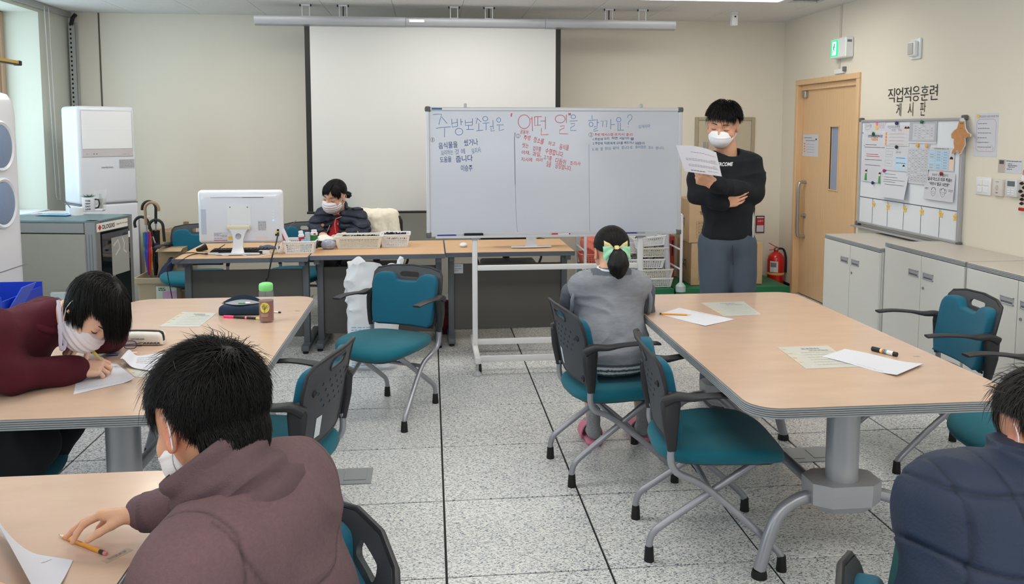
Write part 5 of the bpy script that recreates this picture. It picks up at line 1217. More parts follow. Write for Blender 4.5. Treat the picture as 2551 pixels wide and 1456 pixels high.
# standing collar: rolled, folded fabric spiralling round the neck
nax=_n3(hc-C7);
def ring(cen,rx,ry,tilt,n=40,ph=0.0):
    B=basis((-0.80,0.58,0),tilt);return [tuple(cen+B@np.array((rx*math.cos(2*PI*k/n+ph),ry*math.sin(2*PI*k/n+ph),0))) for k in range(n)]
tl=_n3((-0.60,0.10,0.80));cc=PD(580,1216,1.36)
def wob(p,a):return tuple(Vector(p)+Vector((0.005*math.sin(a*3+p[2]*40),0.005*math.cos(a*2+p[2]*50),0.004*math.sin(a*4))))
Bc=basis(np.cross(tl,(0.10,1,0.0)),tl)      # ring plane: long axis runs from the nape to the chest
rings=[]
for h,r in ((-0.075,0.092),(-0.055,0.106),(-0.038,0.108),(-0.028,0.098),(-0.021,0.096),(-0.010,0.105),(0.002,0.103),(0.011,0.093),(0.017,0.091),(0.028,0.098),(0.040,0.095),(0.048,0.087),(0.054,0.086),(0.064,0.090),(0.074,0.089),(0.081,0.084),(0.082,0.079),(0.070,0.077),(0.03,0.077),(-0.04,0.08)):
    ring=[]
    for k in range(72):
        a=2*PI*k/72;bulge=1+0.05*math.sin(a*2+h*60)+0.025*math.sin(a*5+h*120)
        q=cc+tl*(h-0.012*(1 if h<0 else 0)*math.cos(a))+Bc@np.array((math.cos(a)*r*0.80*bulge,math.sin(a)*r*0.98*bulge,0));ring.append(tuple(q))
    rings.append(ring)
mc=MB().loft(rings,cap=False).build('collar',mat('mauve_rib',(92,72,77),0.95,bump=(500,0.5),noise=(120,0.08)),t,ang=180)
# ribbed cuff
def cuff(parent,a,b,ra,rb,m,n=48,name='cuff',rib=0.0012):
    a,b=np.array(a,float),np.array(b,float);ax=_n3(b-a);B=basis(ax,(0,0,1) if abs(ax[2])<0.9 else (1,0,0));rings=[]
    for h,g in ((0,0.96),(0.04,1.0),(0.5,1.0),(0.93,1.0),(1.0,0.97),(1.0,0.86),(0.7,0.84)):
        c=a+(b-a)*h;R_=(ra+(rb-ra)*h)*g;rings.append([tuple(c+B@np.array(((R_+rib*(k % 2))*math.cos(2*PI*k/n),0,(R_+rib*(k % 2))*math.sin(2*PI*k/n)))) for k in range(n)])
    return MB().loft(rings,cap=False).build(name,m,parent,ang=180)
cuff(t,wr+np.array((0.085,0.0,0.005)),wr+np.array((0.005,0,0.0)),0.047,0.040,mat('mauve_rib',(92,72,77)),72)
tr=SDF();tr.chain([(-0.22,1.30,0.53),(-0.68,1.26,0.52),(-0.69,1.28,0.10)],[0.10,0.075,0.06],0.03);tr.chain([(-0.20,1.47,0.53),(-0.66,1.52,0.52),(-0.67,1.54,0.10)],[0.10,0.075,0.06],0.03);tr.ell((-0.19,1.38,0.53),(0.16,0.19,0.085),k=0.04)
solid('trousers',tr.mesh(0.012),mat('trouser_dark',(38,40,48),0.9),t)
for y in (1.27,1.53):MB().box(-0.80,-0.60,y-0.04,y+0.04,0,0.085,0.03,seg=3).build('shoe',m_black,t)
# hair: cap plus strands from the crown whorl
def hair_short(parent,B,c,n,whorl,seed,hl,width=0.0012,Lf=None,lift=(0.006,0.016),name='hair',col=m_hair,K=7,sc=1.0,jit=0.22,fringe=0.2,nape=False,stray=0):
    wv=_n3(whorl)
    def lim_(x,y):return np.interp(y,(-1,-0.55,-0.30,0.12,0.45,0.8,1.0),hl)
    def scalp(v,g=None):return v[:,2]>lim_(v[:,0],v[:,1])
    def flow(q,s_):
        f=q-wv[None];f=f-(f*q).sum(1)[:,None]*q;tw=np.cross(q,wv[None]);near=np.exp(-((q-wv)**2).sum(1)/0.12)
        f=f/(np.linalg.norm(f,axis=1)[:,None]+1e-6)+tw*0.9*near[:,None];f[:,2]-=0.25+0.5*(q[:,2]<0.3);f[:,1]+=0.25*(q[:,2]>0.2);return f
    Lf=Lf or (lambda v,g:np.where(v[:,2]<-0.1,0.022,0.045))
    def L2(v,g):
        L_=Lf(v,g);side=(v[:,1]>-0.62) & (v[:,1]<0.42);return np.where(side,np.minimum(L_,np.maximum(0.004,(v[:,2]-lim_(v[:,0],v[:,1]))*0.085+0.004)),L_)
    S_=strands(n,(0,-0.014,0.034),(0.0800,0.100,0.086),scalp,flow,L2,K,lift,seed=seed,jit=jit,tip=fringe)
    Vs,Fs=strand_mesh(S_,width,(0,-0.014,0.034));ex=[]
    if nape:
        nc,nr=(0,-0.046,-0.030),(0.062,0.060,0.072)
        Sn=strands(n//5,nc,nr,lambda v,g:(v[:,1]<-0.28) & (v[:,2]>-0.85) & (v[:,2]<0.6),lambda q,s_:np.stack([-0.25*q[:,0],-0.15+0*q[:,0],-1+0*q[:,0]],1),lambda v,g:0.034+0*v[:,0],K,(0.002,0.008),seed=seed+1,jit=0.25,tip=0.5)
        ex.append(strand_mesh(Sn,width,nc));sn=SDF().ell(nc,np.array(nr)+0.001,k=0.01).mesh(0.004,post=lambda P,d:np.maximum(d,np.maximum(P[...,1]+0.058-0.3*np.abs(P[...,2]+0.03),-0.082-P[...,2]+4*P[...,0]**2)));ex.append(sn)
    if stray:
        St=strands(stray,(0,-0.014,0.034),(0.082,0.102,0.089),lambda v,g:v[:,2]>0.25,flow,lambda v,g:0.05+0*v[:,0],K,(0.006,0.022),seed=seed+2,jit=0.7,tip=1.6);ex.append(strand_mesh(St,width*0.8,(0,-0.014,0.034)))
    s=SDF().ell((0,-0.014,0.034),(0.0830,0.1035,0.0895),k=0.01)
    def post(P,d):
        v=(P-np.array((0,-0.014,0.034),np.float32))/np.array((0.08,0.10,0.086),np.float32);v=v/(np.linalg.norm(v,axis=-1)[...,None]+1e-6);sh_=v.shape;vv=v.reshape(-1,3)
        x,y,z=vv[:,0],vv[:,1],vv[:,2];lim=lim_(x,y)
        e=(lim-z).reshape(sh_[:-1])*0.08;return np.maximum(d,e)
    Vc,Fc=s.mesh(0.004,post=post,disp=lambda P:0.002*vnoise(P*70))
    return solid(name,[(to_world(a_,B,c,sc),b_) for a_,b_ in [(Vc,Fc),(Vs,Fs)]+ex],col,parent)
hair_short(t,Bh,hc,17000,(0.16,-0.66,0.74),3,(-0.99,-0.97,0.02,0.10,0.12,0.35,0.4),width=0.0008,Lf=lambda v,g:np.where(v[:,2]<-0.45,0.042,0.050),lift=(0.002,0.013),K=7,jit=0.42,fringe=1.0,sc=SCM,nape=True,stray=420)
# ===== second mauve sleeve in the bottom left corner
t=thing('person','person in mauve sweater cut off at the bottom left corner beside the white papers','person')
s=SDF();s.ell((-1.13,1.33,0.95),(0.17,0.20,0.26),k=0.05).ell((-1.30,1.25,0.66),(0.17,0.19,0.2),k=0.05);s.chain([(-1.11,1.50,1.05),(-1.03,1.64,0.84),(-0.86,1.50,0.79)],[0.075,0.062,0.045],0.03)
V,F=s.mesh(0.010,disp=folds(8,0.006));solid('sweater',(V,F),m_mauve,t,cloth_cols(V,(112,86,92)))
w=np.array((-0.84,1.48,0.785));hh=hand(SDF(),w,(0.8,-0.5,-0.05),(0,0,1),(-0.5,-0.8,0),forearm=w+np.array((-0.1,0.04,0)),sc=0.9)
hB=basis((0.8,-0.3,-0.35),(0,0,1));hC=np.array((-1.12,1.30,1.33));hV,hF=head_sdf(to_local((-1.14,1.33,1.14),hB,hC)).mesh(0.005)
finish_body(t,[hh.mesh(0.005),(to_world(hV,hB,hC),hF),SDF().cap((-1.13,1.33,1.12),(-1.30,1.25,0.6),0.06,0.09).mesh(0.015)])
hair_short(t,hB,hC,1500,(0,-0.4,0.9),9,(-0.7,-0.6,0,0.1,0.3,0.5,0.5),width=0.003)
# ===== person in the navy quilted vest, right edge
t=thing('person','person in a navy quilted vest at the lower right corner, seen from behind','person')
hc=PD(2618,1082,1.53);Bh=basis((0.02,0.93,-0.30),(0,0,1));C7=PD(2580,1185,1.50)
Lsh,Rsh=PD(2312,1262,1.47),PD(2840,1235,1.56);chest=PD(2530,1420,1.46);belly=PD(2500,1620,1.44);pel=PD(2470,1800,1.42)
V,F=head_sdf(to_local(C7,Bh,hc),0.052).mesh(0.0032);Vh=to_world(V,Bh,hc)
er=loc_pts(Bh,hc,[(-0.080,-0.012,0.0)])[0]
w=np.array((1.30,1.72,0.60));hh=hand(SDF(),w,(0.3,0.9,0),(0,0,1),(1,0,0),forearm=w-np.array((0.03,0.1,0)),sc=0.9)
finish_body(t,[(Vh,F),hh.mesh(0.006),inner(Lsh,Rsh,C7,chest,pel,[[(0.95,1.22,0.5),(1.15,1.62,0.48),(1.15,1.64,0.06)],[(1.08,1.10,0.5),(1.38,1.42,0.48),(1.38,1.44,0.06)]])],(200,150,124),[(er,0.035,0.6)])
mask_part(t,Bh,hc,kf=True)
s=SDF();B=torso(s,Lsh,Rsh,C7-np.array((0,0,0.02)),chest,belly,pel,cw=0.205,cdp=0.14,bw=0.215,bd=0.16,pw=0.20,pd=0.17,sh=0.075,k=0.07)
s.cap(C7+np.array((0,0,-0.03)),C7+np.array((-0.004,0.01,0.050)),0.088,0.070,0.012)
fv=folds(8,0.004,(1,0.6,1.2),off=3.0)
def dq(P):
    q=(P-C7)@B;d=fv(P)
    # wavy quilting seams, two families crossing
    a=q[:,2]*1.0+q[:,0]*0.32+0.016*np.sin(q[:,0]*22);b=q[:,0]-q[:,2]*0.22+0.018*np.sin(q[:,2]*16)
    for v,p in ((a,0.12),(b,0.085)):
        u=np.abs(((v/p) % 1.0)-0.5)*p;d+=0.0045*np.exp(-(u/0.0045)**2)-0.001+0.0020*vnoise(P*np.array((20,20,55)))*np.exp(-(u/0.02)**2)
    return d
V,F=s.mesh(0.0042,disp=dq,cuts=[(C7+np.array((-0.004,0.01,0.062)),(0,0.1,1))])
m_navyv=mat('navy_quilt',(44,60,86),0.6,vcol=True,bump=(160,0.25),spec=0.35)
cv=cloth_cols(V,(33,45,67),0.12,12);q=(V-C7)@B;a=q[:,2]*1.0+q[:,0]*0.32+0.016*np.sin(q[:,0]*22);b=q[:,0]-q[:,2]*0.22+0.018*np.sin(q[:,2]*16)
for v,p in ((a,0.12),(b,0.085)):u=np.abs(((v/p) % 1.0)-0.5)*p;cv*=(1-0.45*np.exp(-(u/0.0022)**2))[:,None]  # shade in the quilting creases is put into the colour
solid('quilted_vest',(V,F),m_navyv,t,cv)
s=SDF().chain([Lsh+np.array((0.01,0.01,-0.02)),PD(2268,1580,1.46),(1.10,1.60,0.60)],[0.050,0.050,0.045],0.03).chain([Rsh,(1.42,1.62,0.72),(1.33,1.70,0.60)],[0.068,0.06,0.045],0.03).chain([(1.10,1.60,0.60),(1.28,1.70,0.60)],[0.045,0.04],0.02)
V,F=s.mesh(0.008,disp=folds(10,0.005));solid('sleeves',(V,F),mat('green_sleeve',(22,70,72),0.9,bump=(400,0.3)),t)
s=SDF().chain([(0.95,1.22,0.54),(1.15,1.60,0.52),(1.16,1.64,0.10)],[0.10,0.075,0.06],0.03).chain([(1.08,1.10,0.54),(1.38,1.42,0.52),(1.38,1.45,0.10)],[0.10,0.075,0.06],0.03)
solid('trousers',s.mesh(0.012),mat('trouser_dark',(38,40,48)),t)
for x,y in ((1.16,1.68),(1.38,1.49)):MB().box(x-0.04,x+0.04,y-0.10,y+0.12,0,0.08,0.03,seg=3).build('shoe',m_black,t)
m_hair2=mat('hair_greying',(30,27,27),0.5,noise=(200,0.5))
hair_short(t,Bh,hc,7500,(0.0,-0.35,0.93),11,(-0.95,-0.9,0.0,0.10,0.2,0.4,0.45),width=0.0010,Lf=lambda v,g:np.where(v[:,2]<-0.2,0.035,0.075),lift=(0.001,0.009),col=m_hair2,fringe=0.9,jit=0.35,nape=True,stray=220)
# ===== woman in the grey knitted vest, back to us
t=thing('person','woman in grey knitted vest with a green hair bow, sitting with her back to us','person')
xc=PY(1524,800,3.7)[0]
hc=PY(1523,628,3.82);Bh=basis((0.02,0.93,-0.34),(0.0,0.1,1));C7=np.array((xc,3.735,0.935))
Lsh,Rsh=np.array((xc-0.165,3.75,0.858)),np.array((xc+0.165,3.75,0.858));chest=np.array((xc,3.765,0.765));belly=np.array((xc,3.73,0.62));pel=np.array((xc+0.005,3.71,0.535))
V,F=head_sdf(to_local(C7+np.array((0,0.02,-0.02)),Bh,hc),0.050).mesh(0.0035);Vh=to_world(V,Bh,hc)
ank=[(PZ(1480,1108,0.0)[0],3.99),(PZ(1603,1100,0.0)[0],4.01)]
legs=[[(xc-0.08,3.75,0.52),(ank[0][0]-0.01,4.14,0.49),(ank[0][0],ank[0][1],0.09)],[(xc+0.08,3.75,0.52),(ank[1][0],4.16,0.49),(ank[1][0],ank[1][1],0.09)]]
hh=hand(SDF(),(xc+0.05,4.0,0.74),(1,0.1,0),(0,0.9,0.3),(0,0,1),forearm=(xc-0.05,3.99,0.73),sc=0.85);h2=hand(SDF(),(xc-0.05,4.04,0.71),(-1,0.1,0),(0,0.9,0.3),(0,0,1),forearm=(xc+0.05,4.03,0.70),sc=0.85)
s=SDF()
for l in legs:s.cap(np.array(l[1]),np.array(l[2]),0.05,0.032,0.02)
finish_body(t,[(Vh,F),hh.mesh(0.006),h2.mesh(0.006),s.mesh(0.008),inner(Lsh,Rsh,C7,chest,pel)],(212,164,138),[(loc_pts(Bh,hc,[(q*0.085,-0.01,0)])[0],0.03,0.7) for q in (-1,1)])
s=SDF();B=torso(s,Lsh,Rsh,C7-np.array((0,0,0.015)),chest,belly,pel,cw=0.172,cdp=0.115,bw=0.182,bd=0.135,pw=0.188,pd=0.150,sh=0.060,k=0.05)
s.cap(C7-np.array((0,0,0.03)),C7+np.array((0,0.008,0.018)),0.072,0.060,0.015)
fv=folds(6,0.006,(0.8,0.8,1.6),off=1.0)
def dv(P):return fv(P)+0.0012*np.sin(P[:,0]*520)*(P[:,2]<0.515)+0.0012*np.sin(P[:,0]*420)*(P[:,2]>0.915)
V,F=s.mesh(0.0045,disp=dv,cuts=[((xc,3.7,0.470),(0,0,-1)),((xc,3.7,0.955),(0,0.1,1))])
def vest_col(V):
    c=np.repeat(np.array(lin((134,138,147))[:3])[None],len(V),0);n=vnoise(V*np.array((14,14,60)))*0.10+vnoise(V*np.array((60,60,260)))*0.10;c=c*(1+n[:,None])
    z=V[:,2];wt=np.array(lin((206,214,214))[:3]);dk=np.array(lin((82,88,98))[:3])
    c[z<0.532]=dk*0.95
    for a,b in ((0.484,0.494),(0.507,0.519)):c[(z>a) & (z<b)]=wt
    rn_=np.hypot(V[:,0]-xc,V[:,1]-3.735);nk=(rn_<0.098) & (z>0.90);c[nk & (z>0.925)]=dk*1.25;return np.clip(c,0,1)
m_knit=mat('grey_knit',(122,126,136),0.95,vcol=True,bump=(330,0.5,(1,1,2.5)))
solid('knitted_vest',(V,F),m_knit,t,vest_col(V))
for sgn,Sh in ((-1,Lsh),(1,Rsh)):
    # armhole band and ribbed dark sleeve
    s=SDF().chain([Sh+np.array((sgn*0.018,0.022,-0.025)),(xc+sgn*0.192,3.82,0.72),(xc+sgn*0.13,3.96,0.70),(xc-sgn*0.04,4.02,0.72)],[0.046,0.043,0.040,0.036],0.03)
    V,F=s.mesh(0.0055,disp=lambda P:folds(10,0.004)(P)+0.0010*np.sin(P[:,1]*500));solid('sleeve',(V,F),mat('sleeve_charcoal',(84,90,98),0.95,bump=(300,0.3)),t)
    Bq=basis((0.94*sgn,0.1,0.35*1),(0,0,1));pts=[tuple(np.array((xc+sgn*0.192,3.775,0.81))+np.array((sgn*0.004*math.cos(a),0.070*math.cos(a),0.088*math.sin(a)))+np.array((-sgn*0.030*max(0,math.sin(a)),0,0))) for a in [2*PI*k/36 for k in range(36)]]
    MB().tube(pts,0.0095,8,closed=True).build('armhole_band',mat('knit_band',(120,128,138),0.95,bump=(260,0.5)),t,ang=180)
s=SDF()
for l in legs:s.chain([np.array(l[0]),np.array(l[1]),np.array(l[2])+np.array((0,0,0.14))],[0.088,0.062,0.043],0.03)
V,F=s.mesh(0.007,disp=folds(10,0.004),cuts=[((0,0,0.215),(0,0,-1))]);solid('trousers',(V,F),mat('navy_trousers',(26,32,64),0.85,bump=(200,0.2)),t)
m_sock=mat('sock_grey',(150,152,156),0.95,noise=(160,0.25),bump=(300,0.3));m_slip=mat('slipper_pink',(214,130,158),0.55)
for k,(ax_,ay) in enumerate(ank):
    s=SDF().cap((ax_,ay,0.20),(ax_,ay-0.005,0.075),0.036,0.034,0.02).cap((ax_,ay-0.015,0.058),(ax_,ay+0.14,0.050),0.034,0.036,0.02)
    solid('sock',s.mesh(0.006,disp=lambda P:0.0015*vnoise(P*50)),m_sock,t)
    MB().sweep([(ax_,ay-0.055,0.016),(ax_,ay-0.04,0.014),(ax_,ay+0.05,0.013),(ax_,ay+0.16,0.014),(ax_,ay+0.20,0.016)],[0.05,0.084,0.086,0.098,0.05],[0.022,0.028,0.024,0.026,0.02],n=16).build('slipper',m_slip,t,ang=60)
    MB().grid(lambda u,v:(ax_+0.052*math.cos(PI*u),ay+0.035+v*0.10,0.016+0.074*math.sin(PI*u)**0.8*(1-0.2*v)),14,4,0.006).build('slipper_strap',m_slip,t,ang=60)
MB().tube([(xc+0.060*math.cos(a),3.738+0.060*math.sin(a),0.950+0.004*math.sin(a)) for a in [2*PI*k/32 for k in range(32)]],0.006,8,closed=True).build('collar_stripe',mat('piping_white',(210,214,216),0.7),t,ang=180)
# hair pulled back: smooth cap, combed strands, tail under the bow
def comb(parent,B,c,n,tie,seed,hl,width,lift=(0.002,0.006),L=0.12,K=8,col=m_hair,front_part=False):
    tv=_n3(tie)
    def scalp(v,g=None):
        y,z=v[:,1],v[:,2];lim=np.where(y>0,hl[0]+(hl[1]-hl[0])*np.clip(1-y*1.3,0,1),hl[1]+(hl[2]-hl[1])*np.clip(-y*1.4,0,1));return z>lim
    def flow(q,s_):f=tv[None]-q;return f/(np.linalg.norm(f,axis=1)[:,None]+0.15)
    S_=strands(n,(0,-0.014,0.034),(0.0805,0.1005,0.0865),scalp,flow,lambda v,g:np.minimum(L,0.11*np.linalg.norm(v-tv,axis=1)),K,lift,seed=seed,jit=0.08,tip=0.0)
    Vs,Fs=strand_mesh(S_,width,(0,-0.014,0.034));s=SDF().ell((0,-0.014,0.034),(0.0815,0.1015,0.0875),k=0.01)
    def post(P,d):
        v=(P-np.array((0,-0.014,0.034),np.float32))/np.array((0.08,0.10,0.086),np.float32);v=v/(np.linalg.norm(v,axis=-1)[...,None]+1e-6)
        y,z=v[...,1],v[...,2];lim=np.where(y>0,hl[0]+(hl[1]-hl[0])*np.clip(1-y*1.3,0,1),hl[1]+(hl[2]-hl[1])*np.clip(-y*1.4,0,1));return np.maximum(d,(lim-z)*0.08)
    Vc,Fc=s.mesh(0.004,post=post)
    return [(to_world(Vc,B,c),Fc),(to_world(Vs,B,c),Fs)]
hp=comb(t,Bh,hc,5200,(0,-0.90,-0.42),5,(0.28,-0.10,-0.72),0.0011)
tail=SDF().chain(loc_pts(Bh,hc,[(0,-0.096,-0.020),(0.003,-0.118,-0.050),(0.004,-0.120,-0.085),(0.004,-0.108,-0.115)]),[0.022,0.040,0.046,0.036],0.02)
hp.append(tail.mesh(0.0035,disp=lambda P:0.003*vnoise(P*np.array((140,60,14)))))
g=np.random.RandomState(8);n=900;a0=g.rand(n)*2*PI;rr_=0.6+0.42*g.rand(n);K=6;S_=np.zeros((n,K,3))
for k,(y,z,r) in enumerate(((-0.098,-0.012,0.018),(-0.112,-0.035,0.034),(-0.119,-0.062,0.041),(-0.120,-0.088,0.042),(-0.112,-0.112,0.034),(-0.106,-0.132,0.020))):
    S_[:,k]=np.stack([0.003+np.cos(a0)*r*rr_,y+np.sin(a0)*r*rr_*0.8,z+0*a0+(0.006*g.rand(n) if k==5 else 0)],1)
Vs,Fs=strand_mesh(S_,0.0011);hp.append((to_world(Vs,Bh,hc),Fs));solid('hair',hp,m_hair,t)
# bow
def wing(q,sx,sz,dz,m,nm,par,y0):
    pts=[]
    def f(u,v):
        x=q*(0.006+sx*u);hh_=(0.010+sz*u**0.8)*(v-0.5)*2;z=hh_*(1-0.10*abs(math.sin(u*6)))+dz*u;y=y0-0.016*math.sin(PI*u)*(0.5+0.5*math.cos(PI*(v-0.5)))+0.004*math.sin(v*9+u*4)
        return loc_pts(Bh,hc,[(x,y,-0.018+z)])[0]
    MB().grid(f,8,8,0.0015).build(nm,m,par,ang=60)
bow=MB().sweep(loc_pts(Bh,hc,[(0,-0.128,-0.036),(0,-0.136,-0.018),(0,-0.128,0.0)]),0.022,0.016,n=10).build('hair_bow',mat('bow_cream',(206,188,138),0.8),t)
mg=mat('bow_green',(142,196,166),0.8,bump=(200,0.2));my=mat('bow_cream',(206,188,138))
for q in (-1,1):
    wing(q,0.058,0.026,-0.016,mg,'green_loop',bow,-0.124);wing(q,0.050,0.020,0.020,my,'cream_loop',bow,-0.116);wing(q,0.046,0.020,-0.034,mg,'green_tail',bow,-0.120)
# ===== standing man with a sheet of paper
t=thing('person','standing man in black sweatshirt and white mask reading from a sheet of paper','person')
YM=4.52
def SP(x,y,dy=0.0):return PY(x,y,YM+dy)
hc=SP(1801,311);Bh=basis((-0.48,-0.80,-0.30),(0.05,-0.15,1))
C7=SP(1812,386,0.06);Lsh,Rsh=SP(1874,408,0.03),SP(1745,416,-0.02);chest=SP(1812,440,0.02);belly=SP(1813,515,0.01);pel=SP(1812,580,0.02)
V,F=head_sdf(to_local(C7+np.array((0,0.0,-0.03)),Bh,hc,1.03),0.056,jaw=1.08).mesh(0.003);Vh=to_world(V,Bh,hc,1.03)
# left forearm crosses in front, hand holds the paper; right forearm tucked below, hand on the left elbow
eL,eR=SP(1879,482,-0.03),SP(1738,486,-0.06);wL=SP(1776,458,-0.26);wR=SP(1800,507,-0.15)
hL=hand(SDF(),wL,(-0.80,-0.12,0.30),(-0.25,-0.62,-0.70),(0.1,-0.35,0.9),curl=(62,66,70,74),mid=(70,72,74,76),tip=(40,40,40,40),thumb=(0.75,0.35,-0.65),tcurl=12,sc=0.98,spread=2,forearm=wL+0.10*_n3(np.array(eL)-wL))
hR=hand(SDF(),wR,(0.86,-0.05,0.28),(0.0,-0.95,-0.15),(-0.2,0.1,0.97),curl=(12,12,14,16),mid=(18,18,20,22),tip=(10,10,10,10),thumb=(0.6,0.6,-0.35),sc=0.96,spread=1,forearm=wR+0.10*_n3(np.array(eR)-wR))
hips=[SP(1780,600,0.02),SP(1845,600,0.02)];kn=[(hips[0][0]-0.01,4.50,0.50),(hips[1][0]+0.005,4.50,0.50)];an=[(hips[0][0]-0.015,4.54,0.08),(hips[1][0]+0.02,4.54,0.08)]
finish_body(t,[(Vh,F),hL.mesh(0.003),hR.mesh(0.003),inner(Lsh,Rsh,C7,chest,pel,[[hips[k],kn[k],an[k]] for k in (0,1)])],(206,158,130),
   [(loc_pts(Bh,hc,[(q*0.045,0.075,-0.02)])[0],0.035,0.45) for q in (-1,1)]+[(loc_pts(Bh,hc,[(q*0.085,-0.01,0)])[0],0.03,0.4) for q in (-1,1)])
eyes(t,Bh,hc,1.03);mask_part(t,Bh,hc,1.0,kf=True)
hair_short(t,Bh,hc,6000,(0.02,-0.40,0.91),21,(-0.7,-0.65,-0.05,0.08,0.38,0.60,0.60),width=0.0014,Lf=lambda v,g:np.where(v[:,2]<0.3,0.022,0.055),lift=(0.004,0.022),sc=1.03,fringe=0.7,jit=0.35,stray=120)
s=SDF();B=torso(s,Lsh,Rsh,C7-np.array((0,0,0.045)),chest,belly,pel,cw=0.172,cdp=0.118,bw=0.160,bd=0.118,pw=0.158,pd=0.115,sh=0.056)
s.chain([Lsh,SP(1882,444,0.0),eL,wL+0.045*_n3(np.array(eL)-wL),wL+0.01*_n3(np.array(eL)-wL)],[0.060,0.056,0.052,0.042,0.039],0.03)
s.chain([Rsh,SP(1737,450,-0.03),eR,wR+0.04*_n3(np.array(eR)-wR),wR+0.0*_n3(np.array(eR)-wR)],[0.060,0.054,0.050,0.042,0.039],0.03)
s.cap(C7+np.array((-0.012,-0.05,0.012)),hc,0.062,0.085,0.008,sub=True);fv=folds(7,0.008,(1,1,0.7),off=5.0);hem=SP(1812,594,0)[2]
V,F=s.mesh(0.0062,disp=fv,cuts=[((0,0,hem),(0,0,-1))])
m_blk=mat('black_sweat',(16,20,28),0.9,vcol=True,bump=(260,0.3));solid('sweatshirt',(V,F),m_blk,t,cloth_cols(V,(13,17,25),0.15,20))
rg=[tuple(np.array(C7)+np.array((-0.008,-0.034,-0.006))+basis((0,-1,-0.42),(0,-0.42,1))@np.array((0.066*math.cos(a),0.072*math.sin(a),0))) for a in [2*PI*k/40 for k in range(40)]]
MB().tube(rg,0.009,8,closed=True).build('neckband',mat('black_rib',(14,17,22),0.9),t,ang=180)
MB().tube([tuple(SP(1884+dx,y,-0.050)) for dx,y in ((-9,502),(-8,520),(-8,545),(-9,570),(-8,592))],0.0035,6).build('white_piping',mat('piping_white',(210,214,216),0.7),t)
mb=MB();p0=SP(1800,409.5,-0.130);mt=MB();fit_text(mt,'OVERCOME',Matrix.Identity(4),0.118,0.022,0.03,0.2);Mx=frame_M(p0,(1,-0.10,0.01),(0,-0.15,1))
mb.add([tuple(Mx @ Vector((x,y,-0.9*x*x))) for x,y,z in mt.v],mt.f)
chest_text=mb.build('chest_print',mat('print_white',(226,228,230),0.7),t,ang=None)
s=SDF().ell(np.array(pel)+np.array((0,0,-0.04)),(0.155,0.108,0.12),k=0.04)
for k in (0,1):s.chain([np.array(hips[k])+np.array((0,0,-0.03)),kn[k],an[k]],[0.096,0.068,0.055],0.03)
V,F=s.mesh(0.0075,disp=folds(9,0.006,(1,1,0.5),off=2.0),cuts=[((0,0,0.05),(0,0,-1))]);solid('jeans',(V,F),mat('jeans_grey',(64,76,90),0.85,vcol=True,bump=(300,0.4)),t,cloth_cols(V,(66,78,92),0.14,8))
mid=(np.array(hips[0])+np.array(hips[1]))/2
MB().tube([(mid[0]-0.01,mid[1]-0.105,mid[2]-0.01),(mid[0]-0.008,mid[1]-0.112,mid[2]-0.08),(mid[0]+0.0,mid[1]-0.095,mid[2]-0.13)],0.003,6).build('fly_seam',mat('jeans_seam',(44,54,66),0.9),t)
for k in (0,1):MB().box(an[k][0]-0.045,an[k][0]+0.045,an[k][1]-0.20,an[k][1]+0.07,0,0.075,0.03,seg=3).build('shoe',mat('shoe_grey',(60,62,66),0.6),t)
t2=thing('paper_sheet','white printed sheet held up by the standing man','paper')
q=[SP(1684,362,-0.34),SP(1784,380,-0.34),SP(1798,440,-0.30),SP(1706,427,-0.31)]
def pf(u,v):
    a=np.array(q[0])*(1-u)+np.array(q[1])*u;b=np.array(q[3])*(1-u)+np.array(q[2])*u;p=a*(1-v)+b*v;return tuple(p+np.array((0,-0.03*math.sin(PI*u),-0.012*math.sin(PI*u)*(1-v)*-1)))
MB().grid(pf,12,6,0.0008).build('sheet',mat('paper_bright',(212,214,226),0.8),t2,ang=60)
mb=MB()
for v,u0,u1,h in ((0.22,0.28,0.95,0.012),(0.42,0.75,0.92,0.012),(0.47,0.12,0.92,0.012),(0.52,0.12,0.96,0.012),(0.64,0.78,0.90,0.012),(0.69,0.14,0.92,0.012),(0.74,0.14,0.94,0.012),(0.86,0.60,0.90,0.012),(0.90,0.16,0.52,0.030)):
    u=u0
    while u<u1:
        w_=min(0.07,u1-u);
        P_=[np.array(pf(a,b))+np.array((0,-0.0018,0)) for a,b in ((u,v),(u+w_*0.85,v),(u+w_*0.85,v+h),(u,v+h))];mb.add(P_,[(0,1,2,3)]);u+=w_
mb.build('print',m_inkgrey,t2,ang=None)
# ===== woman at the desks in a navy down jacket
t=thing('person','woman in navy down jacket and red top sitting at the desks, looking down','person')
YD=6.88
def DP(x,y,dy=0.0):return PY(x,y,YD+dy)
hc=DP(833,488,-0.05);Bh=basis((-0.42,-0.86,-0.36),(0.10,-0.2,1));C7=DP(848,532,0.06)
Lsh,Rsh=DP(893,542,0.0),DP(808,535,0.02);chest=DP(848,565,0.02);belly=DP(850,600,0.05);pel=np.array((chest[0]+0.01,YD+0.12,0.55))
V,F=head_sdf(to_local(C7,Bh,hc,1.06),0.05).mesh(0.0035);Vh=to_world(V,Bh,hc,1.06)
eL,eR=DP(897,596,-0.14),DP(792,592,-0.12);wL=np.array((DP(850,600)[0]+0.06,6.53,0.765));wR=np.array((DP(820,600)[0],6.52,0.765))
h1=hand(SDF(),wL,(-0.8,-0.5,-0.05),(0,0,1),(0.5,-0.8,0) if False else (-0.5,0.8,0),forearm=wL+np.array((0.08,0.05,0.01)),sc=0.9);h2=hand(SDF(),wR,(0.3,-0.9,-0.05),(0,0,1),(0.9,0.3,0),forearm=wR+np.array((-0.06,0.08,0.01)),sc=0.9)
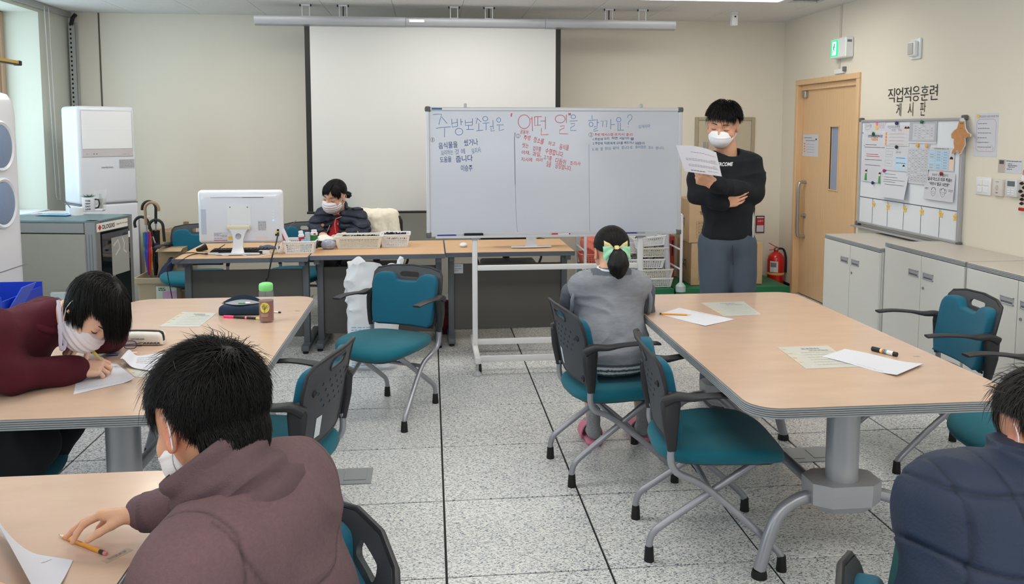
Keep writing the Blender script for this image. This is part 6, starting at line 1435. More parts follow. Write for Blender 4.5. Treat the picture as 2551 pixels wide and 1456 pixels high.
finish_body(t,[(Vh,F),h1.mesh(0.004),h2.mesh(0.004),inner(Lsh,Rsh,C7,chest,pel,[[(pel[0]-0.1,6.95,0.5),(pel[0]-0.1,6.58,0.48),(pel[0]-0.1,6.6,0.06)],[(pel[0]+0.1,6.95,0.5),(pel[0]+0.1,6.58,0.48),(pel[0]+0.1,6.6,0.06)]])],(216,172,150),[(loc_pts(Bh,hc,[(q*0.045,0.075,-0.025)])[0],0.035,0.4) for q in (-1,1)])
eyes(t,Bh,hc,1.06);mask_part(t,Bh,hc,1.10,kf=False,m=mat('mask_pink_white',(224,220,228),0.9,bump=(200,0.3)))
hp=comb(t,Bh,hc,3200,(0.35,-0.80,-0.45),15,(0.50,0.05,-0.65),0.0016)
def scalp(v,g=None):return (v[:,1]>0.30) & (v[:,2]>0.55) & (np.abs(v[:,0])<0.75)
def flow(q_,s_):f=np.stack([np.sign(q_[:,0]+0.2)*0.45+q_[:,0]*0.6,0.6+0*q_[:,0],-1.0+0*q_[:,0]],1);return f
S_=strands(1500,(0,-0.012,0.034),(0.0815,0.1035,0.088),scalp,flow,lambda v,g:0.050*(0.8+1.1*np.abs(v[:,0])),7,(0.003,0.008),seed=4,jit=0.12,tip=0.1);Vs,Fs=strand_mesh(S_,0.0015,(0,-0.012,0.03));hp.append((Vs,Fs));hp[-1]=(to_world(Vs,Bh,hc),Fs)
hp=[((V_-hc)*1.08+hc,F_) for V_,F_ in hp]
bun=SDF().ell(loc_pts(Bh,hc,[(-0.055,-0.115,-0.035)])[0],(0.036,0.036,0.030),k=0.01);hp.append(bun.mesh(0.004,disp=lambda P:0.003*np.sin(P[:,2]*260+P[:,0]*120)));solid('hair',hp,mat('hair_black',(17,15,16)),t)
s=SDF();B=torso(s,Lsh,Rsh,C7-np.array((0,0,0.04)),chest,belly,pel,cw=0.155,cdp=0.125,bw=0.165,bd=0.14,pw=0.18,pd=0.15,sh=0.070)
s.chain([Lsh,DP(900,568,-0.06),eL,wL+np.array((0.05,0.03,0.015))],[0.074,0.072,0.064,0.046],0.035);s.chain([Rsh,DP(790,560,-0.05),eR,wR+np.array((-0.03,0.05,0.015))],[0.070,0.068,0.060,0.046],0.035)
s.cap(C7+np.array((0,0.0,-0.03)),C7+np.array((-0.01,-0.01,0.055)),0.078,0.076,0.02)
op=chest+np.array((-0.035,-0.10,0.05));s.cap(op+np.array((0.01,0,0.16)),op+np.array((-0.01,-0.04,-0.16)),0.050,0.034,0.02,sub=True);s.cap(C7+np.array((0,-0.03,-0.02)),hc,0.058,0.066,0.02,sub=True)
def dd(P):
    q_=(P-C7)@B;v=q_[:,2]*1.0+0.12*np.abs(q_[:,0])+0.010*vnoise(P*14);return 0.012*np.exp(-((np.abs((v/0.05) % 1.0-0.5)*0.05)/0.007)**2)-0.003+0.004*vnoise(P*30)
V,F=s.mesh(0.0065,disp=dd);solid('down_jacket',(V,F),mat('navy_down',(32,38,56),0.5,vcol=True,bump=(90,0.4),spec=0.4),t,cloth_cols(V,(34,40,58),0.15,15))
s=SDF().cap(C7+np.array((-0.01,-0.06,-0.05)),belly+np.array((-0.04,-0.10,0)),0.060,0.085,0.02).cap(C7+np.array((0,-0.012,-0.04)),C7+np.array((0,-0.018,0.012)),0.062,0.056,0.01);solid('red_top',s.mesh(0.008,disp=folds(12,0.004)),mat('red_knit',(178,26,38),0.9),t)
mo=mat('trim_tan',(196,138,108),0.6)
MB().tube([tuple(DP(x,y,dy)) for x,y,dy in ((851,540,-0.13),(836,546,-0.145),(834,558,-0.155),(835,572,-0.165),(837,581,-0.17))],0.003,6).tube([tuple(DP(x,y,dy)) for x,y,dy in ((822,561,-0.15),(816,575,-0.16),(811,588,-0.165))],0.003,6).build('zip_trim',mo,t)
p=DP(804,561,-0.14);MB().lathe([(0.0,0),(0.014,0.001),(0.014,0.003)],5,M=Matrix.Translation(p) @ Matrix.Rotation(rad(90),4,'X')).build('chest_badge',mo,t)
s=SDF()
for q in (-0.1,0.1):s.chain([(pel[0]+q,6.98,0.54),(pel[0]+q,6.58,0.52),(pel[0]+q,6.60,0.08)],[0.09,0.07,0.055],0.03)
solid('trousers',s.mesh(0.014),mat('trouser_dark',(38,40,48)),t)
for q in (-0.1,0.1):MB().box(pel[0]+q-0.04,pel[0]+q+0.04,6.45,6.68,0,0.08,0.03,seg=3).build('shoe',m_black,t)
# ===== woman writing in maroon
t=thing('person','woman in maroon cardigan with black bob bent over the left table, writing','person')
hc=PD(230,775,2.86);f_=_n3((0.44,-0.36,-0.82));Bh=basis(f_,(0.84,-0.05,0.50));C7=np.array((-1.365,2.975,0.955))
Rsh,Lsh=np.array((-1.475,2.815,0.905)),np.array((-1.43,3.16,0.885));chest=np.array((-1.51,2.975,0.80));belly=np.array((-1.64,2.96,0.67));pel=np.array((-1.70,2.94,0.545))
V,F=head_sdf(to_local(C7+np.array((0.02,0,-0.02)),Bh,hc),0.048,jaw=0.97).mesh(0.003);Vh=to_world(V,Bh,hc)
eR=np.array((-1.395,2.800,0.778));wR=PZ(188,922,0.762);eL=PZ(262,850,0.775)+np.array((0.0,0.02,0));wL=PZ(222,846,0.80)
dR=_n3(np.array(PZ(240,900,0.77))-wR)
hR=hand(SDF(),wR,(0.92,0.36,0.04),(0.10,-0.55,0.78),(0.1,0.80,0.5),curl=(48,52,56,60),mid=(48,52,56,58),tip=(25,25,25,25),thumb=(0.75,0.30,-0.25),tcurl=18,sc=0.90,spread=1,forearm=wR+0.12*_n3(eR-wR))
hL=hand(SDF(),wL,(-0.45,-0.80,-0.22),(-0.15,-0.25,0.95),(0.8,-0.4,0.0),curl=(32,34,36,38),mid=(50,50,50,50),tip=(30,30,30,30),thumb=(0.7,0.5,-0.4),sc=0.88,spread=3,forearm=wL+0.08*_n3(eL-wL))
finish_body(t,[(Vh,F),hR.mesh(0.0028),hL.mesh(0.0028),inner(Lsh,Rsh,C7,chest,pel,[[(-1.66,2.84,0.5),(-1.37,2.84,0.49),(-1.60,2.84,0.06)],[(-1.66,3.04,0.5),(-1.37,3.06,0.49),(-1.60,3.06,0.06)]])],(222,180,158),[(loc_pts(Bh,hc,[(0.08,-0.01,0)])[0],0.03,0.35),(wR+0.10*dR,0.05,0.3)])
eyes(t,Bh,hc)
mask_part(t,Bh,hc,1.05,kf=False,m=mat('mask_cloth',(222,218,226),0.9,bump=(200,0.3)))
s=SDF();B=torso(s,Lsh,Rsh,C7-np.array((0,0,0.035)),chest,belly,pel,cw=0.185,cdp=0.13,bw=0.18,bd=0.16,pw=0.18,pd=0.17,sh=0.080,k=0.06);s.cap(C7+np.array((-0.05,0,-0.05)),C7+np.array((0.035,-0.005,-0.012)),0.085,0.066,0.03)
s.chain([Rsh,(-1.47,2.79,0.845),eR+np.array((0,0,0.008)),wR+0.04*_n3(eR-wR),wR],[0.096,0.088,0.062,0.047,0.044],0.035)
s.chain([Lsh,(-1.28,3.24,0.82),eL+np.array((0.01,0.01,0.008)),wL+0.01*_n3(eL-wL)],[0.085,0.072,0.052,0.044],0.03)
fv=folds(6,0.010,(1,1,0.8),off=7.0)
V,F=s.mesh(0.006,disp=fv);m_mar=mat('maroon_knit',(92,22,40),0.95,vcol=True,bump=(380,0.4));solid('cardigan',(V,F),m_mar,t,cloth_cols(V,(74,16,32),0.12,18))
cuff(t,wR+0.055*_n3(eR-wR),wR+0.004*_n3(eR-wR),0.049,0.045,mat('maroon_rib',(80,18,34),0.95),48);cuff(t,wL+0.05*_n3(eL-wL),wL+0.006*_n3(eL-wL),0.048,0.043,mat('maroon_rib',(80,18,34)),48)
rg=[tuple(C7+np.array((0.0,0,-0.018))+basis((0.9,-0.05,-0.5),(0.5,0,0.86))@np.array((0.080*math.cos(a),0.085*math.sin(a),0))) for a in [2*PI*k/36 for k in range(36)]]
MB().tube(rg,0.014,8,closed=True).build('neck_rib',mat('maroon_rib',(80,18,34)),t,ang=180)
s=SDF()
for q in (2.84,3.06):s.chain([(-1.70,q,0.53),(-1.36,q,0.53),(-1.60,q,0.10)],[0.105,0.082,0.06],0.03)
s.ell((-1.70,2.95,0.53),(0.17,0.20,0.085),k=0.04);V,F=s.mesh(0.010,disp=folds(8,0.008));solid('trousers',(V,F),mat('black_trousers',(22,24,30),0.9),t)
for q in (2.84,3.06):MB().box(-1.66,-1.43,q-0.04,q+0.04,0,0.08,0.03,seg=3).build('shoe',m_black,t)
# bob falling with gravity
gl=tuple(Bh.T@np.array((0.06,-0.03,-1.0)))
def scalp(v,g=None):return (v[:,2]>np.where(v[:,1]>0,0.42-0.55*np.clip(1-v[:,1]*1.2,0,1),-0.1-0.55*np.clip(-v[:,1],0,1)))
def flow(q_,s_):f=q_-_n3((0.0,0.25,0.97))[None];f[:,1]*=0.4;f[:,2]-=0.5;return f/(np.linalg.norm(f,axis=1)[:,None]+1e-6)
S_=strands(9000,(0,-0.014,0.034),(0.0815,0.1015,0.0875),scalp,flow,lambda v,g:0.062+0.05*np.clip(v[:,2],0,1)+0.055*np.clip(0.5-2*v[:,1],0,1),9,(0.004,0.012),seed=6,jit=0.10,grav=gl,gw=lambda q_,s_:np.clip(0.15+1.1*s_+0*q_[:,0],0,1))
# keep the face window (camera side) clear
cl=Bh.T@_n3(np.array((0,0,1.6))-hc);wq=S_-np.array((0.035,0.085,-0.005));tq=wq@cl;pq=wq-tq[...,None]*cl;e1=_n3(np.cross(cl,(0,1,0)));e2=np.cross(cl,e1)
near_=(((pq@e1)/0.030)**2+((pq@e2)/0.046)**2<1) & (tq>-0.02);S_=S_[~near_.any(1)]
Vs,Fs=strand_mesh(S_,0.0012,(0,-0.014,0.034))
s=SDF().ell((0,-0.014,0.034),(0.083,0.1035,0.0895),k=0.01)
def post(P,d):
    v=(P-np.array((0,-0.014,0.034),np.float32))/np.array((0.08,0.10,0.086),np.float32);v=v/(np.linalg.norm(v,axis=-1)[...,None]+1e-6);sh_=v.shape;k_=scalp(v.reshape(-1,3)).reshape(sh_[:-1]);return np.where(k_,d,np.maximum(d,0.003))
Vc,Fc=s.mesh(0.004,post=post);solid('hair',[(to_world(Vc,Bh,hc),Fc),(to_world(Vs,Bh,hc),Fs)],m_hair,t)
# lanyard
MB().sweep([tuple(v) for v in bez([Vector(PD(x,y,dd_)) for x,y,dd_ in ((145,748,2.78),(150,800,2.76),(150,850,2.76),(153,872,2.77),(160,868,2.78),(166,830,2.80),(172,790,2.82))],4)],0.003,0.012,up=(1,0,0),n=6).build('lanyard',mat('lanyard_lilac',(196,190,210),0.6),t,ang=60)
t2=thing('pen','transparent pen with a yellow insert held by the writing woman','pen');a=PZ(233,878,0.83);b=PZ(252,902,0.765)
b=np.array(b)+np.array((0.02,0.02,-0.03));MB().tube([tuple(a),tuple(np.array(a)*0.3+b*0.7)],0.0045,10).build('barrel',mat('pen_clear',(190,180,130),0.15,spec=0.8),t2);MB().tube([tuple(np.array(a)*0.3+b*0.7),tuple(b)],[0.0045,0.001],10).build('tip',m_black,t2)
MB().tube([tuple(a),tuple(np.array(a)*0.8+b*0.2)],0.0052,10).build('cap',mat('pen_yellow',(206,180,70),0.3),t2)
# ------------------------------------------------------------------ things on the tables
ZT=0.72
def quad_sheet(name,label,corners,z=ZT+0.0006,thick=0.0004,curl=None,m=None,cat='paper',prints=(),ink=None,stack=1,group=None,nu=10,nv=10):
    """corners: four (x, y) in order far-left, far-right, near-right, near-left; curl(u, v) gives height above the table"""
    A_,B_,C_,D_=[np.array((c[0],c[1],0.0)) for c in corners]
    cen=(A_+B_+C_+D_)/4;t=thing(name,label,cat,(cen[0],cen[1],z),0,group);f0=curl or (lambda u,v:0.0)
    def P(u,v,dz=0.0):
        p=(A_*(1-u)+B_*u)*(1-v)+(D_*(1-u)+C_*u)*v-cen;p[2]=f0(u,v)+dz;return p
    for k in range(stack):
        MB().grid(lambda u,v:tuple(P(u,v,0.0006*k)),nu,nv,thick).build('sheet',m or m_paper,t,ang=60)
    top=0.0006*(stack-1)+thick+0.0004
    for (rows,mt) in prints:
        mb=MB()
        for (v,u0,u1,h) in rows:
            u=u0
            while u<u1-0.005:
                w_=min(random.uniform(0.03,0.09),u1-u);q=[P(a,b,top) for a,b in ((u,v),(u+w_,v),(u+w_,v+h),(u,v+h))]
                mb.add(q,[(3,2,1,0)]);u+=w_+random.uniform(0.008,0.02)
        tag(mb.build('print',mt,t,ang=None),kind='stuff')
    return t
m_guide=mat('guide_paper',(200,202,196),0.25,spec=0.5);m_faint=mat('print_faint',(140,144,144),0.8);m_gold=mat('print_gold',(214,176,104),0.8)
def guide(label,cor,flip=False):
    t=quad_sheet('guide_sheet',label,cor,m=m_guide,group='printed guide sheets under the clear table film',prints=(([(0.30+0.11*k,0.30,0.95,0.012) for k in range(6)],m_faint),([(0.10,0.40,0.75,0.06),(0.20,0.50,0.9,0.04)],m_faint),([(0.1,0.02,0.12,0.05),(0.3,0.02,0.12,0.05),(0.5,0.02,0.12,0.05),(0.7,0.02,0.12,0.05)],m_gold)))
    return t
def zz(*ps):return [tuple(PZ(x,y,ZT)[:2]) for x,y in ps]
guide('pale printed guide sheet under the film of the left table beside the dark pencil case',zz((455,778),(540,781),(497,815),(396,815)))
guide('pale printed guide sheet at the far end of the right hand table',zz((1745,755),(1852,752),(1897,785),(1803,789)))
guide('pale printed guide sheet partly under the white papers on the right hand table',zz((1936,866),(2062,862),(2140,915),(2008,920)))
guide('pale guide sheet under the loose papers before the writing woman',zz((300,905),(420,890),(420,945),(335,940)))
quad_sheet('paper_sheet','white sheet with a pencil on it near the far end of the right hand table',zz((1692,768),(1830,797),(1757,814),(1641,783)),prints=(([(0.08,0.25,0.75,0.012)],m_inkgrey),),curl=lambda u,v:0.008*max(0,u-0.7)*v+0.004*max(0,0.3-v)*u)
quad_sheet('paper_sheets','folded white papers beside the black marker on the right hand table',zz((2105,871),(2299,912),(2234,940),(2047,890)),stack=3,prints=(([(0.9,0.45,0.8,0.01)],m_inkgrey),),curl=lambda u,v:0.014*max(0,u-0.75)*4*0.5+0.002*math.sin(u*6))
quad_sheet('worksheet','white worksheet under the hand of the writing woman on the left table',zz((200,898),(292,908),(336,950),(183,984)),curl=lambda u,v:0.012*max(0,u-0.85)*6*v+0.008*max(0,v-0.9)*u,prints=(([(0.18,0.70,0.9,0.02)],m_inkgrey),([(0.9,0.05,0.95,0.004)],m_inkgrey)))
def cu(u,v):return 0.030*math.exp(-((u-0.04)/0.14)**2)+0.004*v
quad_sheet('curled_paper','white printed papers with a rolled left edge near the pink eraser',zz((318,892),(405,880),(420,935),(300,916)),curl=cu,stack=2,prints=(([(0.2,0.3,0.95,0.015),(0.32,0.3,0.95,0.015),(0.44,0.3,0.95,0.015),(0.56,0.3,0.9,0.015)],m_ink),),nu=20)
quad_sheet('paper_stack','curved white papers at the bottom left corner of the picture',[tuple(PZ(x,y,ZT)[:2]) for x,y in ((-60,1250),(35,1375),(182,1398),(110,1560))],curl=lambda u,v:0.05*(1-u)**2*(1-0.3*v),stack=2,nu=16,prints=(([(0.7,0.6,0.9,0.006)],m_inkgrey),))
def stick(name,label,cat,p0,p1,r,segs,z=None,sides=10):
    """pencil-like thing from p0 to p1 (world); segs: list of (part name, t0, t1, r0, r1, material)"""
    p0,p1=np.array(p0,float),np.array(p1,float);t=thing(name,label,cat,tuple(p0))
    for nm,a,b,r0,r1,m in segs:MB().tube([tuple((p1-p0)*a),tuple((p1-p0)*b)],[r*r0,r*r1],sides).build(nm,m,t)
    return t
m_pcl=mat('pencil_orange',(232,158,44),0.35);m_woodt=mat('pencil_wood',(226,196,150),0.7);m_lead=mat('pencil_lead',(50,50,54),0.4);m_er=mat('eraser_pink',(214,130,136),0.7);m_fer=mat('ferrule_dark',(52,60,50),0.4,metal=0.5)
a,b=PZ(147,1333,ZT+0.004),PZ(266,1381,ZT+0.004)
t=stick('pencil','orange pencil with pink eraser lying beside the hand of the man in mauve','pencil',a,b,0.0042,[('point',0,0.02,0.15,0.3,m_lead),('sharpened_wood',0.02,0.11,0.3,0.95,mat('tip_pale',(226,214,196),0.7)),('shaft',0.11,0.86,1,1,m_pcl),('ferrule',0.86,0.94,1.05,1.05,m_fer),('eraser',0.94,1.0,0.95,0.9,m_er)],sides=6)
d_=_n3(b-a);mb=MB();add_text(mb,'Staedtler',0.005,frame_M(tuple((b-a)*0.45+np.array((0.0,-0.0012,0.0044))),tuple(d_),tuple(np.cross((0,-0.3,1),d_))));tag(mb.build('lettering',m_ink,t,ang=None),kind='stuff')
a,b=PZ(1643,782,ZT+0.006),PZ(1722,785,ZT+0.006)
stick('pencil','orange pencil lying on the white sheet at the far end of the right hand table','pencil',a,b,0.004,[('end',0,0.06,1,1,m_fer),('shaft',0.06,0.86,1,1,m_pcl),('sharpened_wood',0.86,0.98,1,0.2,m_woodt),('point',0.98,1,0.2,0.05,m_lead)],sides=6)
a,b=PZ(2173,869,ZT+0.009),PZ(2235,884,ZT+0.009)
t=stick('marker_pen','black capped white marker lying behind the papers on the right hand table','marker',a,b,0.009,[('barrel',0.0,0.62,0.96,0.98,m_mkw),('cap',0.0,0.34,1.05,1.05,m_black),('end_cap',0.86,1.0,1.05,0.95,m_black),('sleeve',0.62,0.86,0.98,0.98,m_mkw)],sides=14)
for k,c in enumerate(((240,190,40),(200,40,50),(40,70,160),(50,160,90))):MB().tube([tuple((b-a)*(0.38+k*0.06)),tuple((b-a)*(0.43+k*0.06))],0.0091,12).build('colour_band',mat('band_%d' % k,c,0.4),t)
a,b=PZ(558,789,ZT+0.006),PZ(632,793,ZT+0.006)
t=stick('highlighter','pink and black highlighter in front of the dark pencil case','highlighter',a,b,0.0062,[('cap',0,0.34,1.05,1.1,mat('hot_pink',(240,50,120),0.35)),('barrel',0.34,0.72,1,1,m_black),('grip',0.72,0.78,1.05,1.05,m_pink),('tail',0.78,1.0,1,0.9,m_black)])
a,b=PZ(628,793,ZT+0.005),PZ(664,796,ZT+0.005)
stick('yellow_pen','yellow capped pen beside the pink highlighter','pen',a,b,0.0058,[('barrel',0,0.3,1,1,m_black),('cap',0.3,1.0,1.05,1.0,mat('pen_butter',(228,206,130),0.4))])
a,b=PZ(668,776,ZT+0.004),PZ(699,779,ZT+0.004)
stick('stylus','thin white stylus with a black tip behind the bottle','stylus',a,b,0.0042,[('shaft',0,0.85,1,0.8,m_white),('tip',0.85,1,1.1,1.0,m_black)])
# bottle of iced tea
c=PZ(661,806,ZT);t=thing('drink_bottle','clear bottle of brown drink with a light green cap and yellow tree print','bottle',(c[0],c[1]+0.034,ZT))
m_clear=mat('clear_plastic',(226,232,236),0.06,alpha=0.07,spec=0.8);m_tea=mat('tea',(124,54,20),0.2)
sc_=1.0;H_=0.148
MB().lathe([(0.031,0.0),(0.0335,0.004),(0.034,0.02),(0.034,H_-0.016),(0.0325,H_-0.006),(0.029,H_),(0.0275,H_),(0.031,H_-0.008),(0.0322,H_-0.018),(0.0322,0.006),(0.02,0.004)],36).build('bottle_body',m_clear,t,ang=60)
MB().lathe([(0.0,0.006),(0.031,0.006),(0.0318,0.012),(0.0318,0.100),(0.0,0.1005)],32,cap=False).build('drink',m_tea,t,ang=60)
MB().lathe([(0.0295,H_-0.002),(0.0315,H_+0.002),(0.0318,H_+0.022),(0.029,H_+0.030),(0.020,H_+0.034),(0.0,H_+0.035)],32,cap=False).build('cap',mat('mint_green',(126,214,130),0.4),t,ang=60)
va=math.atan2(-(c[1]+0.034),-c[0]);vdir=np.array((math.cos(va),math.sin(va),0));rgt=np.array((-vdir[1],vdir[0],0))
def onb(x,z,off=0.0005,R_=0.034):a=va-0.25+x/R_;return (math.cos(a)*(R_+off),math.sin(a)*(R_+off),z)
mb=MB();n=28;vs=[onb(0,0.072)]+[onb(0.022*math.cos(2*PI*k/n),0.072+0.024*math.sin(2*PI*k/n)) for k in range(n)];mb.add(vs,[(0,1+k,1+(k+1) % n) for k in range(n)]);mb.build('tree_emblem',mat('emblem_yellow',(214,202,96),0.5),t)
mb=MB()
def bstroke(pts,w,off=0.001):
    for (x0_,z0_),(x1_,z1_) in zip(pts[:-1],pts[1:]):
        L_=math.hypot(x1_-x0_,z1_-z0_) or 1;nx_,nz_=-(z1_-z0_)/L_*w/2,(x1_-x0_)/L_*w/2
        mb.add([onb(x0_+nx_,z0_+nz_,off),onb(x0_-nx_,z0_-nz_,off),onb(x1_-nx_,z1_-nz_,off),onb(x1_+nx_,z1_+nz_,off)],[(0,1,2,3)])
for br in ([(0,0.046),(0,0.066)],[(0,0.060),(-0.008,0.070),(-0.012,0.080)],[(0,0.062),(0.008,0.072),(0.011,0.082)],[(0,0.066),(-0.003,0.080),(-0.002,0.088)],[(0,0.066),(0.004,0.078)]):bstroke(br,0.0018)
rr=random.Random(4)
for k in range(50):a=rr.random()*2*PI;r=0.018*math.sqrt(rr.random());bstroke([(r*math.cos(a),0.078+0.7*r*math.sin(a)),(r*math.cos(a)+0.001,0.0785+0.7*r*math.sin(a))],0.0014)
tag(mb.build('tree_print',mat('print_brown_dark',(70,40,20),0.6),t,ang=None),kind='stuff')
mb=MB()
for k in range(9):bstroke([(-0.018+k*0.004,0.040),(-0.016+k*0.004,0.043)],0.0012);bstroke([(-0.016+k*0.0035,0.034),(-0.014+k*0.0035,0.034)],0.003)
tag(mb.build('lettering',mat('print_cream',(226,214,170),0.6),t,ang=None),kind='stuff')
# dark open pencil case
c=PZ(597,788,ZT);t=thing('pencil_case','dark navy open pencil case lying next to the bottle','pencil case',(c[0],c[1]+0.045,ZT),rad(-4))
m_case=mat('case_navy',(26,44,66),0.8,bump=(200,0.3));rings=[]
for x,h,d in ((-0.104,0.022,0.020),(-0.098,0.040,0.034),(-0.085,0.048,0.042),(0.085,0.048,0.042),(0.098,0.040,0.034),(0.104,0.022,0.020)):
    ring=[]
    for k in range(24):
        q_=2*PI*(k+0.5)/24;cc_,ss=math.cos(q_),math.sin(q_);e=0.5;ring.append((x,math.copysign(abs(cc_)**e,cc_)*d,h/2+math.copysign(abs(ss)**e,ss)*h/2))
    rings.append(ring)
MB().loft(rings).build('case_body',m_case,t,ang=60)
MB().grid(lambda u,v:(-0.088+0.176*u,0.030-(0.012+0.052*math.sin(PI*u))*v,0.0485+0.016*(1-v)*math.sin(PI*u)),14,6).build('lining',mat('lining_grey',(150,154,160),0.8),t,ang=60)
MB().grid(lambda u,v:(-0.098+0.196*u,0.034+0.004*v,0.044+(0.008+0.034*math.sin(PI*u))*v),14,4,0.004).build('lid_flap',m_case,t,ang=60)
MB().tube([(-0.098+0.196*k/20,0.030-(0.012+0.054*math.sin(PI*k/20)),0.050) for k in range(21)],0.0022,6).build('zip',m_black,t)
t2=stick('green_pen','green and white pen lying inside the dark pencil case','pen',(c[0]-0.01,c[1]+0.032,ZT+0.0565),(c[0]+0.045,c[1]+0.028,ZT+0.0565),0.005,[('barrel',0,0.6,1,1,mat('pen_green',(110,170,130),0.4)),('cap',0.6,1,1.1,1.0,m_white)])
# white SWITZERLAND pencil case
a=PZ(285,862,ZT);b=PZ(405,862,ZT);t=thing('pencil_case','white pencil case with a black zip and printed word lying behind the glasses','pencil case',((a[0]+b[0])/2,(a[1]+b[1])/2+0.025,ZT),math.atan2(b[1]-a[1],b[0]-a[0]));L_=float(np.linalg.norm(b-a))
rings=[]
for x,h,d in ((-0.5,0.028,0.018),(-0.485,0.046,0.026),(-0.42,0.056,0.031),(0,0.058,0.033),(0.42,0.056,0.031),(0.485,0.046,0.026),(0.5,0.028,0.018)):
    ring=[]
    for k in range(24):
        q=2*PI*(k+0.5)/24;cc_,ss=math.cos(q),math.sin(q);e=0.62;ring.append((x*L_,math.copysign(abs(cc_)**e,cc_)*d,max(0,h/2+math.copysign(abs(ss)**e,ss)*h/2)))
    rings.append(ring)
MB().loft(rings).build('case_body',mat('case_white',(224,220,212),0.5,bump=(300,0.15)),t,ang=60)
MB().sweep([tuple(v) for v in bez([Vector((-0.46*L_,-0.004,0.048)),Vector((-0.40*L_,-0.006,0.0575)),Vector((0,-0.006,0.060)),Vector((0.42*L_,-0.006,0.057)),Vector((0.492*L_,-0.006,0.040)),Vector((0.503*L_,-0.006,0.018))],5)],0.016,0.004,n=8).build('zip',m_black,t)
mb=MB();Mx=frame_M((0.02*L_,-0.0335,0.030),(1,0,0),(0,0.05,1));fit_text(mb,'SWITZERLAND',Mx,0.055,0.0055,0.02);tag(mb.build('lettering',m_ink,t,ang=None),kind='stuff')
mb=MB();Mx=frame_M((-0.19*L_,-0.0335,0.030),(1,0,0),(0,0.05,1));mb.prism([(-0.004,0.004),(-0.004,-0.002),(0,-0.0055),(0.004,-0.002),(0.004,0.004)],0,0.0005,Mx);mb.build('shield',m_red,t)
mb=MB();mb.box(-0.0025,0.0025,-0.0008,0.0008,0.0005,0.0007,M=Mx);mb.box(-0.0008,0.0008,-0.0025,0.0025,0.0005,0.0007,M=Mx);mb.build('cross',m_white,t)
mb=MB()
for k in range(5):
    x0_=L_*(0.16+0.07*k);Mx=frame_M((x0_,-0.0315,0.012),(1,0,0),(0,0.05,1));mb.prism([(-0.006,-0.003),(-0.005,0.003),(0.003,0.004),(0.006,0.001),(0.005,-0.004),(0.003,-0.001),(-0.003,-0.001),(-0.004,-0.004)],0,0.0006,Mx)
tag(mb.build('cow_print',m_ink,t,ang=None),kind='stuff')
# glasses
a=PZ(274,864,ZT+0.01);t=thing('glasses','folded spectacles with purple frame lying before the white pencil case','glasses',(a[0]+0.006,a[1]-0.02,ZT));m_gf=mat('glass_frame',(70,34,62),0.3)
Bg=basis((0.15,1,0),(0,0.35,1));lens_c=[(-0.0,0.016),(0.066,0.016)]
for k,(x,z) in enumerate(((0.026,0.019),(0.086,0.019))):
    pts=[tuple(Bg@np.array((x+0.026*math.copysign(abs(math.cos(q))**0.7,math.cos(q)),0,z+0.016*math.copysign(abs(math.sin(q))**0.7,math.sin(q))))) for q in [2*PI*j/28 for j in range(28)]]
    MB().tube(pts,0.0016,6,closed=True).build('rim',m_gf,t);cen=tuple(Bg@np.array((x,0,z)));MB().add(pts+[cen],[(j,(j+1) % 28,28) for j in range(28)]).build('lens',mat('lens_tint',(190,180,220),0.03,alpha=0.25,spec=0.9),t,ang=60)
MB().tube([tuple(Bg@np.array(p)) for p in ((0.052,0,0.024),(0.056,-0.003,0.027),(0.060,0,0.024))],0.0016,6).build('bridge',m_gf,t)
MB().tube([(0.112,0.012,0.024),(0.118,0.03,0.02),(0.06,0.045,0.010),(0.01,0.05,0.006)],0.0016,6).tube([(0.0,-0.002,0.024),(-0.004,0.028,0.016),(0.05,0.036,0.006),(0.11,0.040,0.004)],0.0016,6).build('temple',m_gf,t)
c=PZ(333,886,ZT);t=thing('eraser','small pink eraser on the left table beside the rolled paper','eraser',tuple(c),rad(10));MB().box(-0.013,0.013,-0.009,0.009,0,0.013,0.003,seg=2).build('rubber',mat('eraser_pale',(232,196,190),0.8),t)
c=PZ(281,886,ZT);t=thing('small_packet','small blue and white foil packet beside the glasses','packet',tuple(c),rad(8));MB().box(-0.022,0.022,-0.012,0.012,0,0.006,0.002).build('wrapper',mat('foil_blue',(60,90,170),0.3,metal=0.2),t);MB().box(-0.022,0.022,-0.013,-0.005,0.0061,0.0068).box(-0.0225,-0.016,-0.012,0.012,0.006,0.0069).build('foil_edge',m_silver,t)
c=PZ(292,1385,ZT);t=thing('tape_label','strip of clear tape with faded writing beside the pencil on the front table','label',(c[0],c[1],ZT+0.0003),rad(55));MB().box(-0.03,0.03,-0.010,0.010,0,0.0003).build('tape',mat('tape_clear',(214,196,176),0.2,alpha=0.5),t)
mb=MB();fit_text(mb,'윤동우',frame_M((0,0,0.0006),(0,-1,0),(1,0,0)),0.009,0.04);tag(mb.build('lettering',mat('faded_ink',(130,100,110),0.7),t,ang=None),kind='stuff')
for lb,px in (('tiny faded name label on the left table near its right corner',(741,775)),('tiny faded name label near the right edge of the right hand table',(2283,889))):
    c=PZ(px[0],px[1],ZT);t=thing('name_label',lb,'label',(c[0],c[1],ZT+0.0003),rad(-8));MB().box(-0.012,0.012,-0.008,0.008,0,0.0002).build('tape',mat('tape_clear',(214,196,176)),t);mb=MB();stroke(mb,[(-0.008,-0.003),(-0.004,0.004),(0,-0.002),(0.004,0.004),(0.008,0.0)],0.0014,0.0004);mb.build('scribble',mat('faded_ink',(130,100,110)),t)
